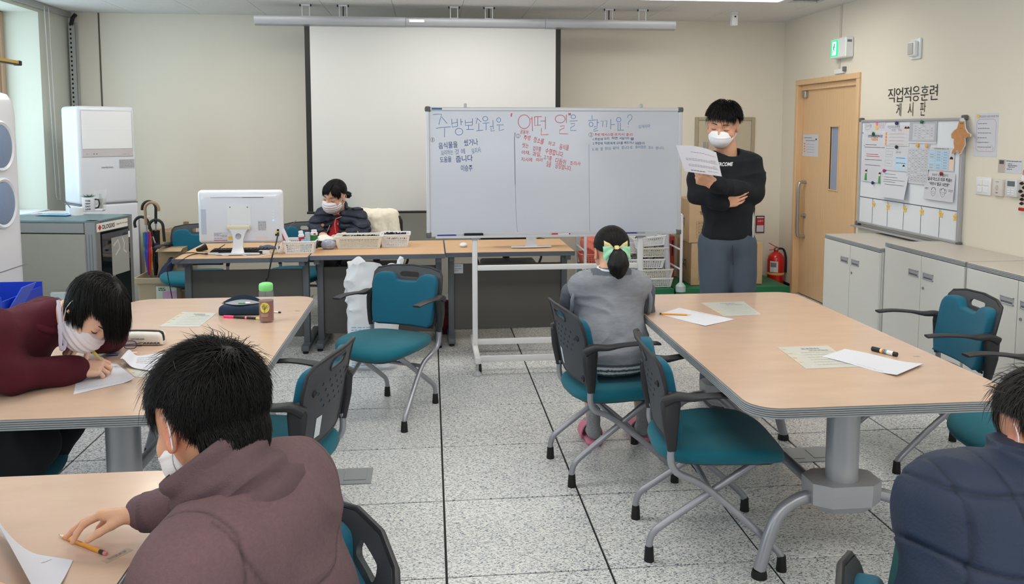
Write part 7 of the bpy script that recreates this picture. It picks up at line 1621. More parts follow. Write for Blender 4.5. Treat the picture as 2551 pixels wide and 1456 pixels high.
# ------------------------------------------------------------------ on and around the desks
def monitor(label,x,y,rz=0.0,group='white all-in-one computers seen from behind'):
    t=thing('desktop_computer',label,'computer',(x,y,ZT),rz,group);m_w=mat('gloss_white',(226,229,238),0.22,coat=0.4)
    z0_,z1_=0.075,0.455;w=0.298;rings=[]
    for yy,g,h in ((0.050,0.985,0.0),(0.042,1.0,0.0),(0.020,1.0,0.002),(0.006,0.985,0.008),(-0.004,0.955,0.022),(-0.012,0.90,0.045),(-0.014,0.86,0.055)):
        rings.append([(p[0],yy,p[1]) for p in rrect(-w*g,w*g,z0_+h*0.4,z1_-h,0.022,6)])
    MB().loft(rings).build('housing',m_w,t,ang=45)
    MB().box(-w+0.012,w-0.012,0.0502,0.052,z0_+0.045,z1_-0.012).build('screen',mat('screen_black',(14,15,18),0.1),t)
    MB().prism(rrect(-0.088,0.078,0.19,0.355,0.014,5),0.0,0.006,frame_M((0,-0.014,0),(1,0,0),(0,0,1))).build('mount_plate',m_white,t)
    mb=MB()
    for sx in (-0.066,0.056):
        for sz in (0.205,0.335):mb.lathe([(0.005,0),(0.004,0.001),(0,0.0012)],10,M=frame_M((sx,-0.0202,sz),(1,0,0),(0,0,1)))
    tag(mb.build('screws',m_inkgrey,t),kind='stuff')
    MB().sweep([(-0.085,-0.034,0.192),(0.0,-0.036,0.192),(0.075,-0.034,0.192)],0.03,0.034,n=12).build('hinge',mat('cream_plastic',(226,220,196),0.4),t,ang=60)
    # stand neck with a round hole
    out=[(-0.072,0.180),(-0.052,0.150),(-0.040,0.100),(-0.040,0.05),(-0.050,0.012),(-0.058,0.0),(0.050,0.0),(0.042,0.012),(0.030,0.05),(0.030,0.10),(0.044,0.150),(0.062,0.180)]
    plate(out,[[(-0.005+0.021*math.cos(2*PI*k/20),0.125+0.021*math.sin(2*PI*k/20)) for k in range(20)]],0.010,lambda a_,b_,c_:(a_,-0.040-0.045*(1-b_/0.18)**2+c_,b_+0.004),4,8,0.002).build('stand_neck',m_w,t,ang=60)
    MB().sweep([(-0.155,-0.06,0.006),(-0.06,-0.07,0.008),(0.05,-0.07,0.008),(0.145,-0.06,0.006)],[0.05,0.07,0.07,0.05],0.012,n=12).build('stand_foot',m_w,t,ang=60)
    MB().box(-0.20,0.17,-0.0150,-0.0138,0.402,0.4045).build('vent_slot',m_inkgrey,t);MB().box(0.02,0.17,-0.0156,-0.0140,0.4015,0.405).build('vent_slot',m_ink,t)
    MB().box(-0.27,-0.235,-0.0148,-0.0135,0.14,0.32).build('side_recess',mat('recess_blue',(190,200,218),0.4),t)
    l=MB().box(-0.185,-0.09,-0.0150,-0.0142,0.095,0.155).build('rating_label',m_paper,t);mb=MB();lines(mb,frame_M((-0.182,-0.0152,0),(1,0,0),(0,0,1)),0,[(0.148,0,0.05),(0.140,0,0.04),(0.132,0,0.09),(0.124,0.05,0.09),(0.112,0,0.06)],0.003);tag(mb.build('print',m_inkgrey,l,ang=None),kind='stuff')
    MB().box(-0.185,-0.09,-0.0154,-0.0150,0.096,0.100).build('red_line',m_red,l);MB().box(-0.085,-0.05,-0.0150,-0.0142,0.10,0.125).build('yellow_label',m_yel,t)
    l=MB().box(0.125,0.185,-0.0150,-0.0142,0.165,0.235).build('grey_label',mat('label_grey',(206,206,212),0.6),t);mb=MB();lines(mb,frame_M((0.128,-0.0152,0),(1,0,0),(0,0,1)),0,[(0.228-0.008*k,0,0.054) for k in range(8)],0.003);tag(mb.build('print',m_inkgrey,l,ang=None),kind='stuff')
    MB().box(0.11,0.19,-0.0150,-0.0142,0.10,0.125).build('outlined_label',mat('label_pinkish',(226,214,218),0.6),t)
    for k in range(4):
        zz_=0.305-k*0.022;MB().lathe([(0.007,0),(0.0065,0.0012),(0,0.0014)],14,M=frame_M((0.235,-0.0138,zz_),(1,0,0),(0,0,1))).build('button',m_white if k<3 else mat('led_blue',(120,170,255),0.3,emit=((90,150,255),2.0)),t)
    MB().box(0.245,0.272,-0.0138,-0.006,0.125,0.175).build('port_recess',m_ink,t);MB().box(0.247,0.270,-0.018,-0.0138,0.150,0.160,0.001).build('plug',m_yel,t)
    MB().box(0.246,0.271,-0.020,-0.0138,0.128,0.142,0.001).build('plug',m_black,t)
    return t
c=PZ(595,637,ZT);monitor('white all-in-one computer seen from behind on the left desk',c[0]-0.005,c[1]+0.10,rad(-2))
c=PZ(1325,619,ZT);monitor('white computer on the right desk mostly hidden behind the whiteboard',c[0],c[1]+0.10,rad(2))
# keyboard, plug, adapter, cables
c=PZ(585,634,ZT);t=thing('keyboard','black keyboard behind the stand of the white computer','keyboard',(c[0]+0.01,c[1]+0.13,ZT),rad(2))
MB().box(-0.20,0.20,-0.06,0.06,0,0.016,0.004).build('case',m_black,t);mb=MB()
for r in range(5):
    for q in range(15):mb.box(-0.19+q*0.0255,-0.169+q*0.0255,-0.05+r*0.0205,-0.033+r*0.0205,0.016,0.022)
tag(mb.build('keys',m_black,t),kind='stuff')
c=PZ(500,628,ZT);t=thing('handset_dock','black curved charging dock at the left end of the keyboard','dock',tuple(c));MB().sweep([(-0.03,0.03,0.012),(0.0,0.02,0.02),(0.03,0.04,0.032)],[0.04,0.05,0.04],[0.022,0.035,0.05],n=12).build('body',m_black,t,ang=60)
c=PZ(533,634,ZT);t=thing('usb_stick','white and blue USB plug on the left desk','plug',tuple(c),rad(3));MB().box(-0.04,0.03,-0.012,0.012,0,0.012,0.003).build('shell',m_white,t);MB().box(-0.062,-0.04,-0.010,0.010,0.001,0.011,0.001).build('connector',mat('usb_blue',(50,64,130),0.4),t)
c=PZ(658,633,ZT);t=thing('adapter_box','small white adapter with a black socket on the left desk','adapter',tuple(c),rad(-8));MB().box(-0.035,0.045,-0.018,0.018,0,0.026,0.003).build('body',m_white,t);MB().box(-0.033,-0.006,-0.0195,-0.018,0.004,0.024).build('socket',m_black,t)
c=PZ(668,622,ZT);t=thing('folded_cloth','folded blue grey cloth beside the small white adapter','cloth',(c[0],c[1]+0.05,ZT));MB().grid(lambda u,v:(-0.07+0.14*u,-0.04+0.09*v,0.012+0.012*math.sin(u*5+v*3)*math.sin(v*4)),10,8,0.010).build('cloth',mat('cloth_blue',(86,98,126),0.9),t,ang=60)
def cable(label,pts,r,m,parent=None):
    t=thing('cable',label,'cable',tuple(pts[0]));p0=Vector(pts[0]);MB().tube([tuple(v-p0) for v in bez([Vector(p) for p in pts],6)],r,6).build('lead',m,t,ang=60);return t
q=lambda x,y,z=ZT+0.003:tuple(PZ(x,y,z))
cable('thin black cable running off the left corner of the left desk',[q(560,610,0.80),q(540,622,0.74),q(510,633),q(478,630),q(450,634),q(424,655),(q(424,655)[0]-0.01,q(424,655)[1]-0.03,0.66),(q(420,660)[0],q(424,655)[1]-0.03,0.45),(q(420,660)[0],q(424,655)[1]-0.02,0.04)],0.0032,m_black)
cable('thin black cable crossing to the white USB plug',[q(435,662,0.715),q(470,638),q(498,632),q(515,634,ZT+0.006)],0.0028,m_black)
cable('thin white cable lying before the white computer stand',[q(545,634,ZT+0.004),q(565,637),q(585,632),q(630,640),q(670,634,ZT+0.01),q(693,628),q(700,610,0.76),q(703,598,0.78)],0.003,m_white)
p1_=PY(690,572,5.93);p2_=PY(677,636,5.71)
cable('black cable hanging from the white computer down past the front of the left desk',[tuple(PY(692,565,5.97)),tuple(PY(693,577,5.93)),tuple(PY(688,605,5.82)),tuple(PY(678,640,5.705)),tuple(PY(668,690,5.69)),tuple(PY(662,715,5.69)),(PY(655,760,5.69)[0],5.69,0.03)],0.0055,m_black)
def basket(label,x,y,z,w,d,h,nx,nz,rz=0.0,m=None,group='white perforated plastic baskets',tilt=0.0,nd=6):
    t=thing('plastic_basket',label,'basket',(x,y,z),rz,group);t.rotation_euler=(0,tilt,rz);m=m or m_white;mb=MB();tp=0.88
    def wall(p0,p1,n,nm):
        # p0,p1: bottom corners; leans outwards towards the rim
        b=MB();P0,P1=np.array(p0,float),np.array(p1,float);o=np.array((0,0,0.0))
        def pt(u,v):
            q=P0*(1-u)+P1*u;s=tp+(1-tp)*v;return np.array((q[0]*s,q[1]*s,h*v))
        nrm=_n3(np.cross(P1-P0,(0,0,1)))*0.0025
        def quadbar(u0,u1,v0,v1):
            a_=[pt(u0,v0),pt(u1,v0),pt(u1,v1),pt(u0,v1)];b.add([tuple(k+nrm) for k in a_]+[tuple(k-nrm) for k in a_],[(0,1,2,3),(7,6,5,4),(0,4,5,1),(1,5,6,2),(2,6,7,3),(3,7,4,0)])
        quadbar(0,1,0,0.14);quadbar(0,1,0.80,1.0);mg=0.06
        for k in range(n+1):u=mg+(1-2*mg)*k/n;hw=(1-2*mg)/n*0.22;quadbar(max(0,u-hw) if k else 0,min(1,u+hw) if k<n else 1,0.14,0.80)
        for k in range(1,nz):v=0.14+0.66*k/nz;quadbar(mg,1-mg,v-0.035,v+0.035)
        return b
    hw,hd=w/2,d/2
    for p0,p1,n in (((-hw,-hd,0),(hw,-hd,0),nx),((hw,-hd,0),(hw,hd,0),nd),((hw,hd,0),(-hw,hd,0),nx),((-hw,hd,0),(-hw,-hd,0),nd)):b=wall(p0,p1,n,'wall');mb.add(b.v,b.f)
    mb.box(-hw*tp,hw*tp,-hd*tp,hd*tp,0,0.004);tag(mb.build('basket_body',m,t,ang=30),kind=None)
    MB().tube([(p[0],p[1],h) for p in rrect(-hw-0.004,hw+0.004,-hd-0.004,hd+0.004,0.015,4)],0.0055,6,closed=True).build('rim',m,t,ang=60)
    return t
def pile(parent_label,x,y,z,w,d,h,n,m,name='black_clips',cat='clips',seed=1,rz=0.0):
    t=tag(empty(name,(x,y,z),rz),parent_label,cat,kind='stuff');rr=random.Random(seed);mb=MB()
    for k in range(n):
        px_,py_=rr.uniform(-w/2,w/2),rr.uniform(-d/2,d/2);r=0.011;a0=rr.random()*6
        mb.tube([(px_+r*math.cos(a0+q*0.9),py_+r*math.sin(a0+q*0.9)*0.8,rr.uniform(0,h)+0.006*math.sin(q)) for q in range(4)],0.0045,5)
    tag(mb.build('pile',m,t,ang=60),kind='stuff');return t
m_bskt=mat('basket_cream',(226,226,218),0.4)
c=PZ(744,634,ZT);basket('white perforated basket of tubes and boxes at the right end of the left desk',c[0],c[1]+0.13,ZT,0.215,0.22,0.085,13,4,0,m_white);B1=(c[0],c[1]+0.13)
c=PZ(893,621,ZT);basket('wide cream perforated basket of black bits on the middle desk',c[0],c[1]+0.12,ZT,0.345,0.20,0.088,26,6,0,m_bskt);pile('black hair clips filling the wide cream basket',c[0],c[1]+0.12,ZT+0.045,0.27,0.14,0.035,130,m_black)
c=PZ(984,617,ZT);basket('small white perforated basket of black bits right of the wide cream one',c[0],c[1]+0.11,ZT,0.215,0.20,0.092,13,4,0,m_white);pile('black hair clips heaped in the small basket on the middle desk',c[0],c[1]+0.11,ZT+0.055,0.15,0.13,0.04,70,m_black,seed=2)
def put(name,label,cat,dx,dy,z=ZT+0.02,rz=0,tilt=(0,0)):t=thing(name,label,cat,(B1[0]+dx,B1[1]+dy,z));t.rotation_euler=(tilt[0],tilt[1],rz);return t
t=put('slim_carton','long slim white and red carton leaning at the left of the desk basket','box',-0.070,-0.02,tilt=(0.1,-0.38));MB().box(-0.014,0.014,-0.02,0.02,0,0.165,0.002).build('carton',m_white,t);MB().box(-0.0145,-0.006,-0.0203,0.0203,0,0.165).build('red_side',m_red,t)
t=put('red_scissors_handle','small red handle sticking up behind the slim carton','scissors',-0.12,0.02,ZT+0.14,tilt=(0,-0.5));MB().tube(arc3 if False else [(0.012*math.cos(q_*PI/8),0,0.012*math.sin(q_*PI/8)) for q_ in range(16)],0.003,6,closed=True).build('handle_loop',m_red,t);MB().box(-0.003,0.003,-0.001,0.001,-0.10,-0.012).build('blade',m_steel,t)
t=put('cream_tube','white tube with a red label standing in the desk basket','tube',0.012,0.0,tilt=(0,-0.12));MB().lathe([(0.018,0),(0.021,0.05),(0.021,0.105),(0.016,0.11),(0.016,0.13),(0.013,0.134)],20).build('tube_body',m_white,t,ang=40);MB().lathe([(0.0205,0.045),(0.0215,0.05),(0.0215,0.090)],20,cap=False).build('red_label',m_red,t,ang=40)
t=put('clear_pack','clear plastic pack standing beside the white tube','pack',0.048,0.02,tilt=(0,-0.05));MB().box(-0.018,0.018,-0.008,0.008,0,0.12,0.004).build('pack',mat('cloudy_plastic',(216,220,226),0.2,alpha=0.7),t)
t=put('blue_cup','small light blue cup in the front of the desk basket','cup',0.035,-0.055);MB().lathe([(0.024,0),(0.028,0.06),(0.028,0.075),(0.026,0.075),(0.022,0.004)],20,cap=False).build('cup_body',mat('cup_blue',(140,200,224),0.4),t,ang=40);MB().lathe([(0.014,0.0),(0.013,0.001),(0,0.001)],14,M=frame_M((0.002,-0.0275,0.05),(1,0,0),(0,0,1))).build('round_print',m_white,t)
t=put('white_bottle','white plastic bottle with a green label at the right of the desk basket','bottle',0.088,0.03);MB().lathe([(0.024,0),(0.026,0.06),(0.026,0.115),(0.020,0.118),(0.020,0.135)],18).build('body',m_white,t,ang=40);MB().lathe([(0.0262,0.060),(0.0266,0.062),(0.0266,0.098)],18,cap=False).build('green_label',mat('label_green',(40,120,50),0.5),t,ang=40);MB().lathe([(0.0255,0),(0.0265,0.058)],18,cap=False).build('dark_base',m_black,t,ang=40);MB().box(0.0,0.016,-0.0275,-0.026,0.102,0.114).build('red_mark',m_red,t)
t=put('yellow_sponge','crumpled yellow and white packet at the front left of the basket','packet',-0.03,-0.045,ZT+0.05);MB().grid(lambda u,v:(-0.03+0.06*u,-0.02+0.045*v,0.02+0.012*math.sin(u*7)*math.sin(v*6+1)),8,6,0.02).build('packet',mat('packet_yellow',(232,220,140),0.5),t,ang=60)
t=put('plug_cord','coiled white power cord beside the left of the desk basket','cord',-0.135,-0.04,ZT)
MB().tube([tuple(v) for v in bez([Vector((0.02,0.05,0.09)),Vector((-0.02,0.0,0.10)),Vector((-0.03,-0.03,0.05)),Vector((0.0,-0.04,0.006)),Vector((0.02,-0.02,0.05)),Vector((0.0,0.0,0.085)),Vector((-0.022,-0.02,0.05)),Vector((-0.01,-0.05,0.008)),Vector((0.01,-0.04,0.04))],5)],0.0042,6).build('cord',m_white,t,ang=60)
t=put('straight_wire','thin dark wire pointing up behind the slim carton','wire',-0.105,0.05,ZT+0.16,tilt=(0,0.75));MB().tube([(0,0,0),(0,0,0.04),(0.004,0,0.09)],0.0022,6).build('wire',m_inkgrey,t)
c=PZ(806,618,ZT);t=thing('black_tray','low black box under a white cloth on the middle desk','box',(c[0]-0.02,c[1]+0.10,ZT));MB().box(-0.075,0.075,-0.07,0.07,0,0.045,0.004).build('box',m_black,t)
t=thing('white_cloth','white folded cloth on the low black box','cloth',(c[0]-0.01,c[1]+0.09,ZT+0.047));MB().grid(lambda u,v:(-0.09+0.18*u,-0.07+0.15*v,0.008+0.030*math.sin(PI*u)*math.sin(PI*v)**0.5+0.004*math.sin(9*u+5*v)),12,10,0.008).build('cloth',mat('cloth_white',(226,224,218),0.9),t,ang=60)
c=PZ(817,623,ZT);t=thing('plastic_bag','crumpled grey blue plastic bag before the black box on the middle desk','bag',(c[0],c[1]+0.04,ZT));s=SDF().ell((c[0],c[1]+0.04,ZT+0.035),(0.052,0.04,0.040),k=0.01)
V,F=s.mesh(0.004,disp=lambda P:0.006*np.abs(vnoise(P*70))-0.003+0.004*vnoise(P*35),cuts=[((0,0,ZT),(0,0,-1))]);solid('bag',(V-np.array((c[0],c[1]+0.04,ZT)),F),mat('bag_grey',(150,160,182),0.2,spec=0.8),t)
c=PZ(1155,616,ZT);t=thing('mouse','white computer mouse on the right desk at the left of the computer stand','mouse',(c[0],c[1]+0.03,ZT));solid('shell',SDF().ell((0,0,0.012),(0.030,0.052,0.018),k=0.01).mesh(0.003,cuts=[((0,0,0),(0,0,-1))]),m_white,t)
# crumpled white sack on the floor in front of the middle desk
c=PZ(945,858,0);cx_,cy_=c[0],5.50;t=thing('plastic_sack','tall crumpled white plastic sack with blue print standing before the middle desk','sack',(cx_,cy_,0))
g=np.random.RandomState(12);Wd=PY(1010,700,cy_)[0]-PY(884,700,cy_)[0];rings=[]
NR,NA=60,72
for i in range(NR+1):
    v=i/NR;z=0.70*v;ww=Wd/2*(1.0-0.02*v)*(1+0.0*v);dd_=0.14*(1-0.25*v) if v>0.03 else 0.12;ring=[]
    for k in range(NA):
        a=2*PI*k/NA;c_,s_=math.cos(a),math.sin(a);e=0.6;x=math.copysign(abs(c_)**e,c_)*ww;y=math.copysign(abs(s_)**e,s_)*dd_
        zt=z+(0.03*math.sin(3*a+1)+0.015*math.sin(7*a))*max(0,v-0.85)/0.15;ring.append((x,y,zt))
    rings.append(ring)
P=np.array(rings);n1=vnoise(P*np.array((14,14,10)));n2=vnoise(P*np.array((30,30,26))+5);n3_=1-np.abs(vnoise(P*np.array((22,22,16))+9));up_=np.clip((P[...,2]-0.30)/0.2,0.25,1)
d_=(0.016*n1+0.024*n3_**4+0.009*n2)*up_;dirv=P*np.array((1,1,0));dirv=dirv/(np.linalg.norm(dirv,axis=2)[...,None]+1e-6);P=P+dirv*d_[...,None]
P[...,0]+=0.02*(P[...,2]/0.7-0.5)
inner_r=[[(p[0]*0.9,p[1]*0.8,p[2]-0.03) for p in P[-1]],[(p[0]*0.8,p[1]*0.6,p[2]-0.15) for p in P[-1]]]
MB().loft([[tuple(p) for p in r] for r in P]+inner_r).build('sack_body',mat('sack_white',(222,226,232),0.45,spec=0.4),t,ang=60)
mb=MB()
for r in range(16):
    zz_=0.30-r*0.017;x=-Wd*0.40
    while x<Wd*0.02:
        w_=random.uniform(0.01,0.035);mb.box(x,x+w_,-0.158,-0.1575,zz_,zz_+0.006);x+=w_+0.008
tag(mb.build('print',mat('sack_print_blue',(120,176,208),0.6),t,ang=None),kind='stuff')
# chairs behind the desks
def px_x(x,Y):return PY(x,600,Y)[0]
for x,y,f,lb in ((px_x(500,7.05),6.86,(0.05,-1),'teal chair behind the left desk, half hidden by the white computer'),(px_x(755,7.05),6.93,(-0.1,-1),'teal chair behind the desk basket, left of the woman in the down jacket')):
    put_chair(copy_tree(CH0),x,y,f,lb)
m_fleece=mat('fleece_cream',(244,236,218),0.95,bump=(160,0.5),sheen=0.4)
def office_chair(label,x,y,rz,mesh_back=True):
    t=thing('office_chair',label,'chair',(x,y,0),rz,'black office chairs behind the desks')
    for k in range(5):
        a=2*PI*k/5+0.3;MB().sweep([(0.03*math.cos(a),0.03*math.sin(a),0.10),(0.28*math.cos(a),0.28*math.sin(a),0.065)],[0.05,0.03],[0.035,0.02]).build('base_arm',m_black,t,ang=60)
        MB().lathe([(0.022,-0.022),(0.026,-0.015),(0.026,0.015),(0.022,0.022)],14,M=Matrix.Translation((0.28*math.cos(a),0.28*math.sin(a),0.027)) @ Matrix.Rotation(a,4,'Z') @ Matrix.Rotation(rad(90),4,'X')).build('caster',m_black,t)
    MB().lathe([(0.028,0.09),(0.028,0.25),(0.018,0.25),(0.018,0.40)],16).build('gas_lift',m_inkgrey,t)
    MB().box(-0.24,0.24,-0.23,0.23,0.41,0.47,0.025,seg=3).build('seat',m_black,t,ang=60)
    for s_ in (-1,1):MB().sweep([(s_*0.25,0.0,0.42),(s_*0.28,0.0,0.50),(s_*0.28,0.0,0.63)],0.03,0.02,up=(1,0,0)).build('arm_post',m_black,t,ang=60);MB().sweep([(s_*0.28,-0.12,0.645),(s_*0.28,0.0,0.655),(s_*0.28,0.12,0.645)],[0.05,0.075,0.055],0.03,n=12).build('arm_pad',m_black,t,ang=60)
    MB().tube([(p[0],-0.24-0.05*(p[1]-0.5)+0.06*(p[0]/0.22)**2*0.5,p[1]) for p in rrect(-0.22,0.22,0.52,0.86,0.06,5)],0.013,8,closed=True).build('back_frame',m_black,t,ang=60)
    MB().grid(lambda u,v:(-0.215+0.43*u,-0.24-0.05*(0.02+0.34*v)+0.03*(2*u-1)**2,0.525+0.33*v),8,6,0.006).build('back_mesh',mat('mesh_black',(22,23,25),0.8,bump=(200,0.8)),t,ang=60)
    MB().box(-0.03,0.03,-0.29,-0.26,0.40,0.62,0.008).build('back_support',m_black,t);return t
office_chair('black office chair behind the right desk, seen under the desktop',px_x(1270,6.85),6.92,PI)
xo=px_x(932,6.88);office_chair('black office chair draped with a cream fleece coat',xo,6.88,PI)
t=thing('fleece_coat','cream fleece coat draped over the chair back behind the woman at the desks','coat',(xo,7.05,0.5))
s=SDF();xa,xb=PY(905,540,7.11)[0],PY(982,540,7.11)[0];zt=PY(930,526,7.14)[2]
s.cap((xa-0.02,7.14,zt-0.045),(xb-0.03,7.14,zt-0.05),0.06,0.06,0.04).ell(((xa+xb)/2,7.14,zt-0.17),((xb-xa)/2+0.03,0.06,0.16),k=0.05).cap((xb-0.03,7.13,zt-0.04),(xb+0.02,7.10,0.62),0.06,0.075,0.05).cap((xa,7.12,zt-0.04),(xa+0.02,7.10,0.62),0.055,0.07,0.05).cap((xa+0.1,7.12,zt-0.05),(xb-0.1,7.10,0.65),0.06,0.08,0.06)
V,F=s.mesh(0.009,disp=lambda P:folds(8,0.012,(1.6,1,0.35),off=4.0)(P)+0.003*vnoise(P*60));solid('coat',(V-np.array((xo,7.05,0.5)),F),m_fleece,t)
# dark clutter under the desks
c=PY(1106,790,5.95);t=thing('red_bag','dark red patterned bag on the floor between the middle and right desks','bag',(c[0],6.35,0));V,F=SDF().ell((0,0,0.13),(0.13,0.12,0.14),k=0.02).mesh(0.01,disp=lambda P:0.008*vnoise(P*25),cuts=[((0,0,0),(0,0,-1))]);solid('bag',(V,F),mat('bag_darkred',(92,26,34),0.8,noise=(60,0.5)),t)
# ------------------------------------------------------------------ left corner
# floor-standing air conditioner, turned 43 degrees into the room
A0=np.array((-2.86,6.96));ang=rad(43)
t=thing('floor_air_conditioner','tall white floor standing air conditioner in the corner behind the rack cabinet','air conditioner',(A0[0],A0[1],0),ang);m_ac=mat('ac_white',(220,223,232),0.3,coat=0.2);HA=1.80;w,d=0.475,0.33
MB().box(0,w,0,d,0.02,0.98,0.018,seg=3).build('lower_body',m_ac,t,ang=50);MB().box(0,w,0,d,0.984,HA,0.030,seg=4).build('upper_body',m_ac,t,ang=50)
MB().box(0.0,w,0.01,d,0.976,0.988).build('joint',m_inkgrey,t)
MB().box(0.03,w-0.03,-0.006,0.0,HA-0.42,HA-0.035,0.006).build('outlet_frame',mat('ac_frame',(196,192,196),0.35),t)
MB().box(0.036,w-0.036,-0.010,-0.004,HA-0.355,HA-0.042,0.003).build('outlet_louvre',m_white,t);MB().box(0.036,w-0.036,-0.0103,-0.0098,HA-0.20,HA-0.1994).build('louvre_line',mat('louvre_grey',(200,203,210),0.4),t)
mb=MB();Mx=frame_M((w/2-0.01,-0.0025,HA-0.51),(1,0,0),(0,0,1));fit_text(mb,'SAMSUNG',Mx,0.095,0.013,0.0);mb.build('lettering',m_ink,t,ang=None)
mb=MB();Mx=frame_M((0,-0.0068,HA-0.395),(1,0,0),(0,0,1));stroke(mb,arc(0.07,0,0.006,0.006,n=10),0.0015,0,Mx,True);mb.box(0.12,0.128,-0.006,0.006,0,0.0002,M=Mx);mb.box(0.142,0.150,-0.006,0.006,0,0.0002,M=Mx);fit_text(mb,'SAMSUNG',Mx @ Matrix.Translation((0.385,-0.006,0)),0.055,0.006);tag(mb.build('symbols',m_inkgrey,t,ang=None),kind='stuff')
l=MB().box(w-0.15,w-0.02,-0.003,-0.002,HA-0.52,HA-0.445).build('spec_label',mat('label_silver',(190,190,196),0.4),t);mb=MB();lines(mb,frame_M((w-0.146,-0.0034,0),(1,0,0),(0,0,1)),0,[(HA-0.455-0.011*k,0,0.12) for k in range(6)],0.004);tag(mb.build('print',m_inkgrey,l,ang=None),kind='stuff')
# equipment rack cabinet
C0=np.array((-1.955,4.95));rz=rad(-10)
t=thing('equipment_rack','grey metal equipment rack cabinet with a dark glass door and small things on top','cabinet',(C0[0],C0[1],0),rz);HR=1.07;LW,DW=0.66,0.40
m_rack=mat('rack_grey',(136,134,124),0.5,noise=(120,0.03));m_rackf=mat('rack_frame',(122,122,122),0.4,metal=0.3);m_racktop=mat('rack_top',(92,120,128),0.35)
mb=MB()
for b in ((-0.07,0,0,0.05,0.06,HR),(-LW,-LW+0.05,0,0.05,0.06,HR),(-0.05,0,DW-0.04,DW,0.06,HR),(-LW,-LW+0.05,DW-0.04,DW,0.06,HR),(-LW+0.051,-0.071,0.0005,0.04,HR-0.075,HR-0.012),(-0.03,-0.0005,0.051,DW-0.041,HR-0.075,HR-0.012),(-LW+0.051,-0.071,0.0005,0.04,0.06,0.12),(-0.03,-0.0005,0.051,DW-0.041,0.06,0.12)):mb.box(*b,0.004)
mb.build('frame',m_rackf,t);MB().box(-LW+0.05,-0.07,0.006,0.016,0.12,HR-0.08,0.002).build('side_panel',m_rack,t);MB().box(-LW,0,0,DW,HR-0.012,HR,0.003).build('top_panel',m_racktop,t)
MB().box(-LW+0.02,-0.02,DW-0.02,DW-0.01,0.1,HR-0.02).box(-LW+0.01,-LW+0.02,0.02,DW,0.1,HR-0.02).build('rear_panel',m_rack,t)
for k in range(3):MB().box(-0.062+k*0.018,-0.060+k*0.018,-0.0015,0.001,0.08,HR-0.08).build('groove',m_slotd,t)
MB().box(-0.55,-0.51,0.004,0.0062,0.70,0.735).build('hand_slot',m_dark,t);MB().box(-0.14,-0.10,0.004,0.0062,0.70,0.735).build('hand_slot',m_dark,t)
dg_=MB().box(-0.004,0.004,0.055,DW-0.045,0.12,HR-0.085).build('glass_door',mat('rack_glass',(16,22,24),0.04,spec=0.8),t);MB().box(-0.0,0.008,DW-0.06,DW-0.045,HR-0.14,HR-0.10,0.002).build('door_catch',m_white,dg_)
Mr=frame_M((0.0045,0.22,0),(0,1,0),(0,0,1));MB().box(-0.07,0.12,0.72,0.95,0,0.0006,M=Mr).build('taped_sheet',mat('sheet_dim',(150,150,146),0.5),dg_);mb=MB();stroke(mb,[(-0.05,0.90),(0.0,0.93),(0.02,0.88),(-0.03,0.84)],0.012,0.001,Mr);stroke(mb,[(0.05,0.94),(0.07,0.90),(0.06,0.86),(0.09,0.84)],0.012,0.001,Mr);mb.build('swirl_print',mat('sheet_light',(190,190,188),0.5),dg_)
MB().box(-0.12,-0.04,0.68,0.72,0,0.0006,M=Mr).build('yellow_note',mat('note_dim',(150,136,90),0.6),dg_)
nb_=MB().box(0.0,0.003,0.01,DW-0.06,HR-0.068,HR-0.018).build('name_strip',mat('strip_cream',(222,220,212),0.5),t);Mx=frame_M((0.0034,0.13,HR-0.043),(0,1,0),(0,0,1));mb=MB();fit_text(mb,'DLOGIXS',Mx,0.13,0.026,0.03);fit_text(mb,'Digital PA, AV System',Mx @ Matrix.Translation((0.15,0,0)),0.13,0.012,0.01);tag(mb.build('lettering',m_ink,nb_,ang=None),kind='stuff')
mb=MB();mb.prism([(0.018,0),(0,0.018),(-0.018,0),(0,-0.018)],0,0.0004,Mx @ Matrix.Translation((-0.092,0,0)));mb.build('red_logo',m_red,nb_)
for x,y in ((-0.05,0.05),(-LW+0.05,0.05),(-0.05,DW-0.05),(-LW+0.05,DW-0.05)):MB().lathe([(0.025,0),(0.03,0.01),(0.02,0.03),(0.015,0.06)],12,(x,y,0)).build('foot',m_black,t)
# wall outlets low on the wall behind
p=PZ(158,722,0.30);t=thing('outlet_strip','pale grey multi outlet box low beside the rack cabinet','outlet',(-2.12,4.985,0.60));MB().box(-0.11,0.11,-0.03,0.0,-0.05,0.05,0.006).build('body',mat('outlet_pale',(176,184,184),0.5),t)
for k in range(3):MB().lathe([(0.022,0),(0.02,0.002),(0.004,-0.004)],14,M=frame_M((-0.07+0.07*k,-0.0305,0),(1,0,0),(0,0,1))).build('socket',m_inkgrey,t)
def rt(px,py):p=PZ(px,py,HR);return (p[0],p[1],HR)
c=rt(150,535);t=thing('colour_leaflets','pink and blue leaflets in plastic on top of the rack cabinet','leaflets',c,rad(-12))
for k,(x0_,x1_,y0_,y1_,col) in enumerate(((-0.24,0.08,-0.06,0.10,(120,196,232)),(-0.20,0.10,-0.04,0.12,(232,190,210)),(-0.10,0.11,-0.10,0.03,(96,190,236)),(-0.16,0.05,-0.02,0.14,(226,230,238)))):MB().box(x0_,x1_,y0_,y1_,k*0.0025,k*0.0025+0.002).build('leaflet',mat('leaflet_%d' % k,col,0.25),t)
c=rt(190,536);t=thing('tape_roll','small white roll of tape with a toothbrush-like stick on the rack cabinet','tape',c);MB().lathe([(0.042,0),(0.042,0.045),(0.028,0.045),(0.028,0.0)],28,cap=False).build('tape_ring',m_white,t,ang=40)
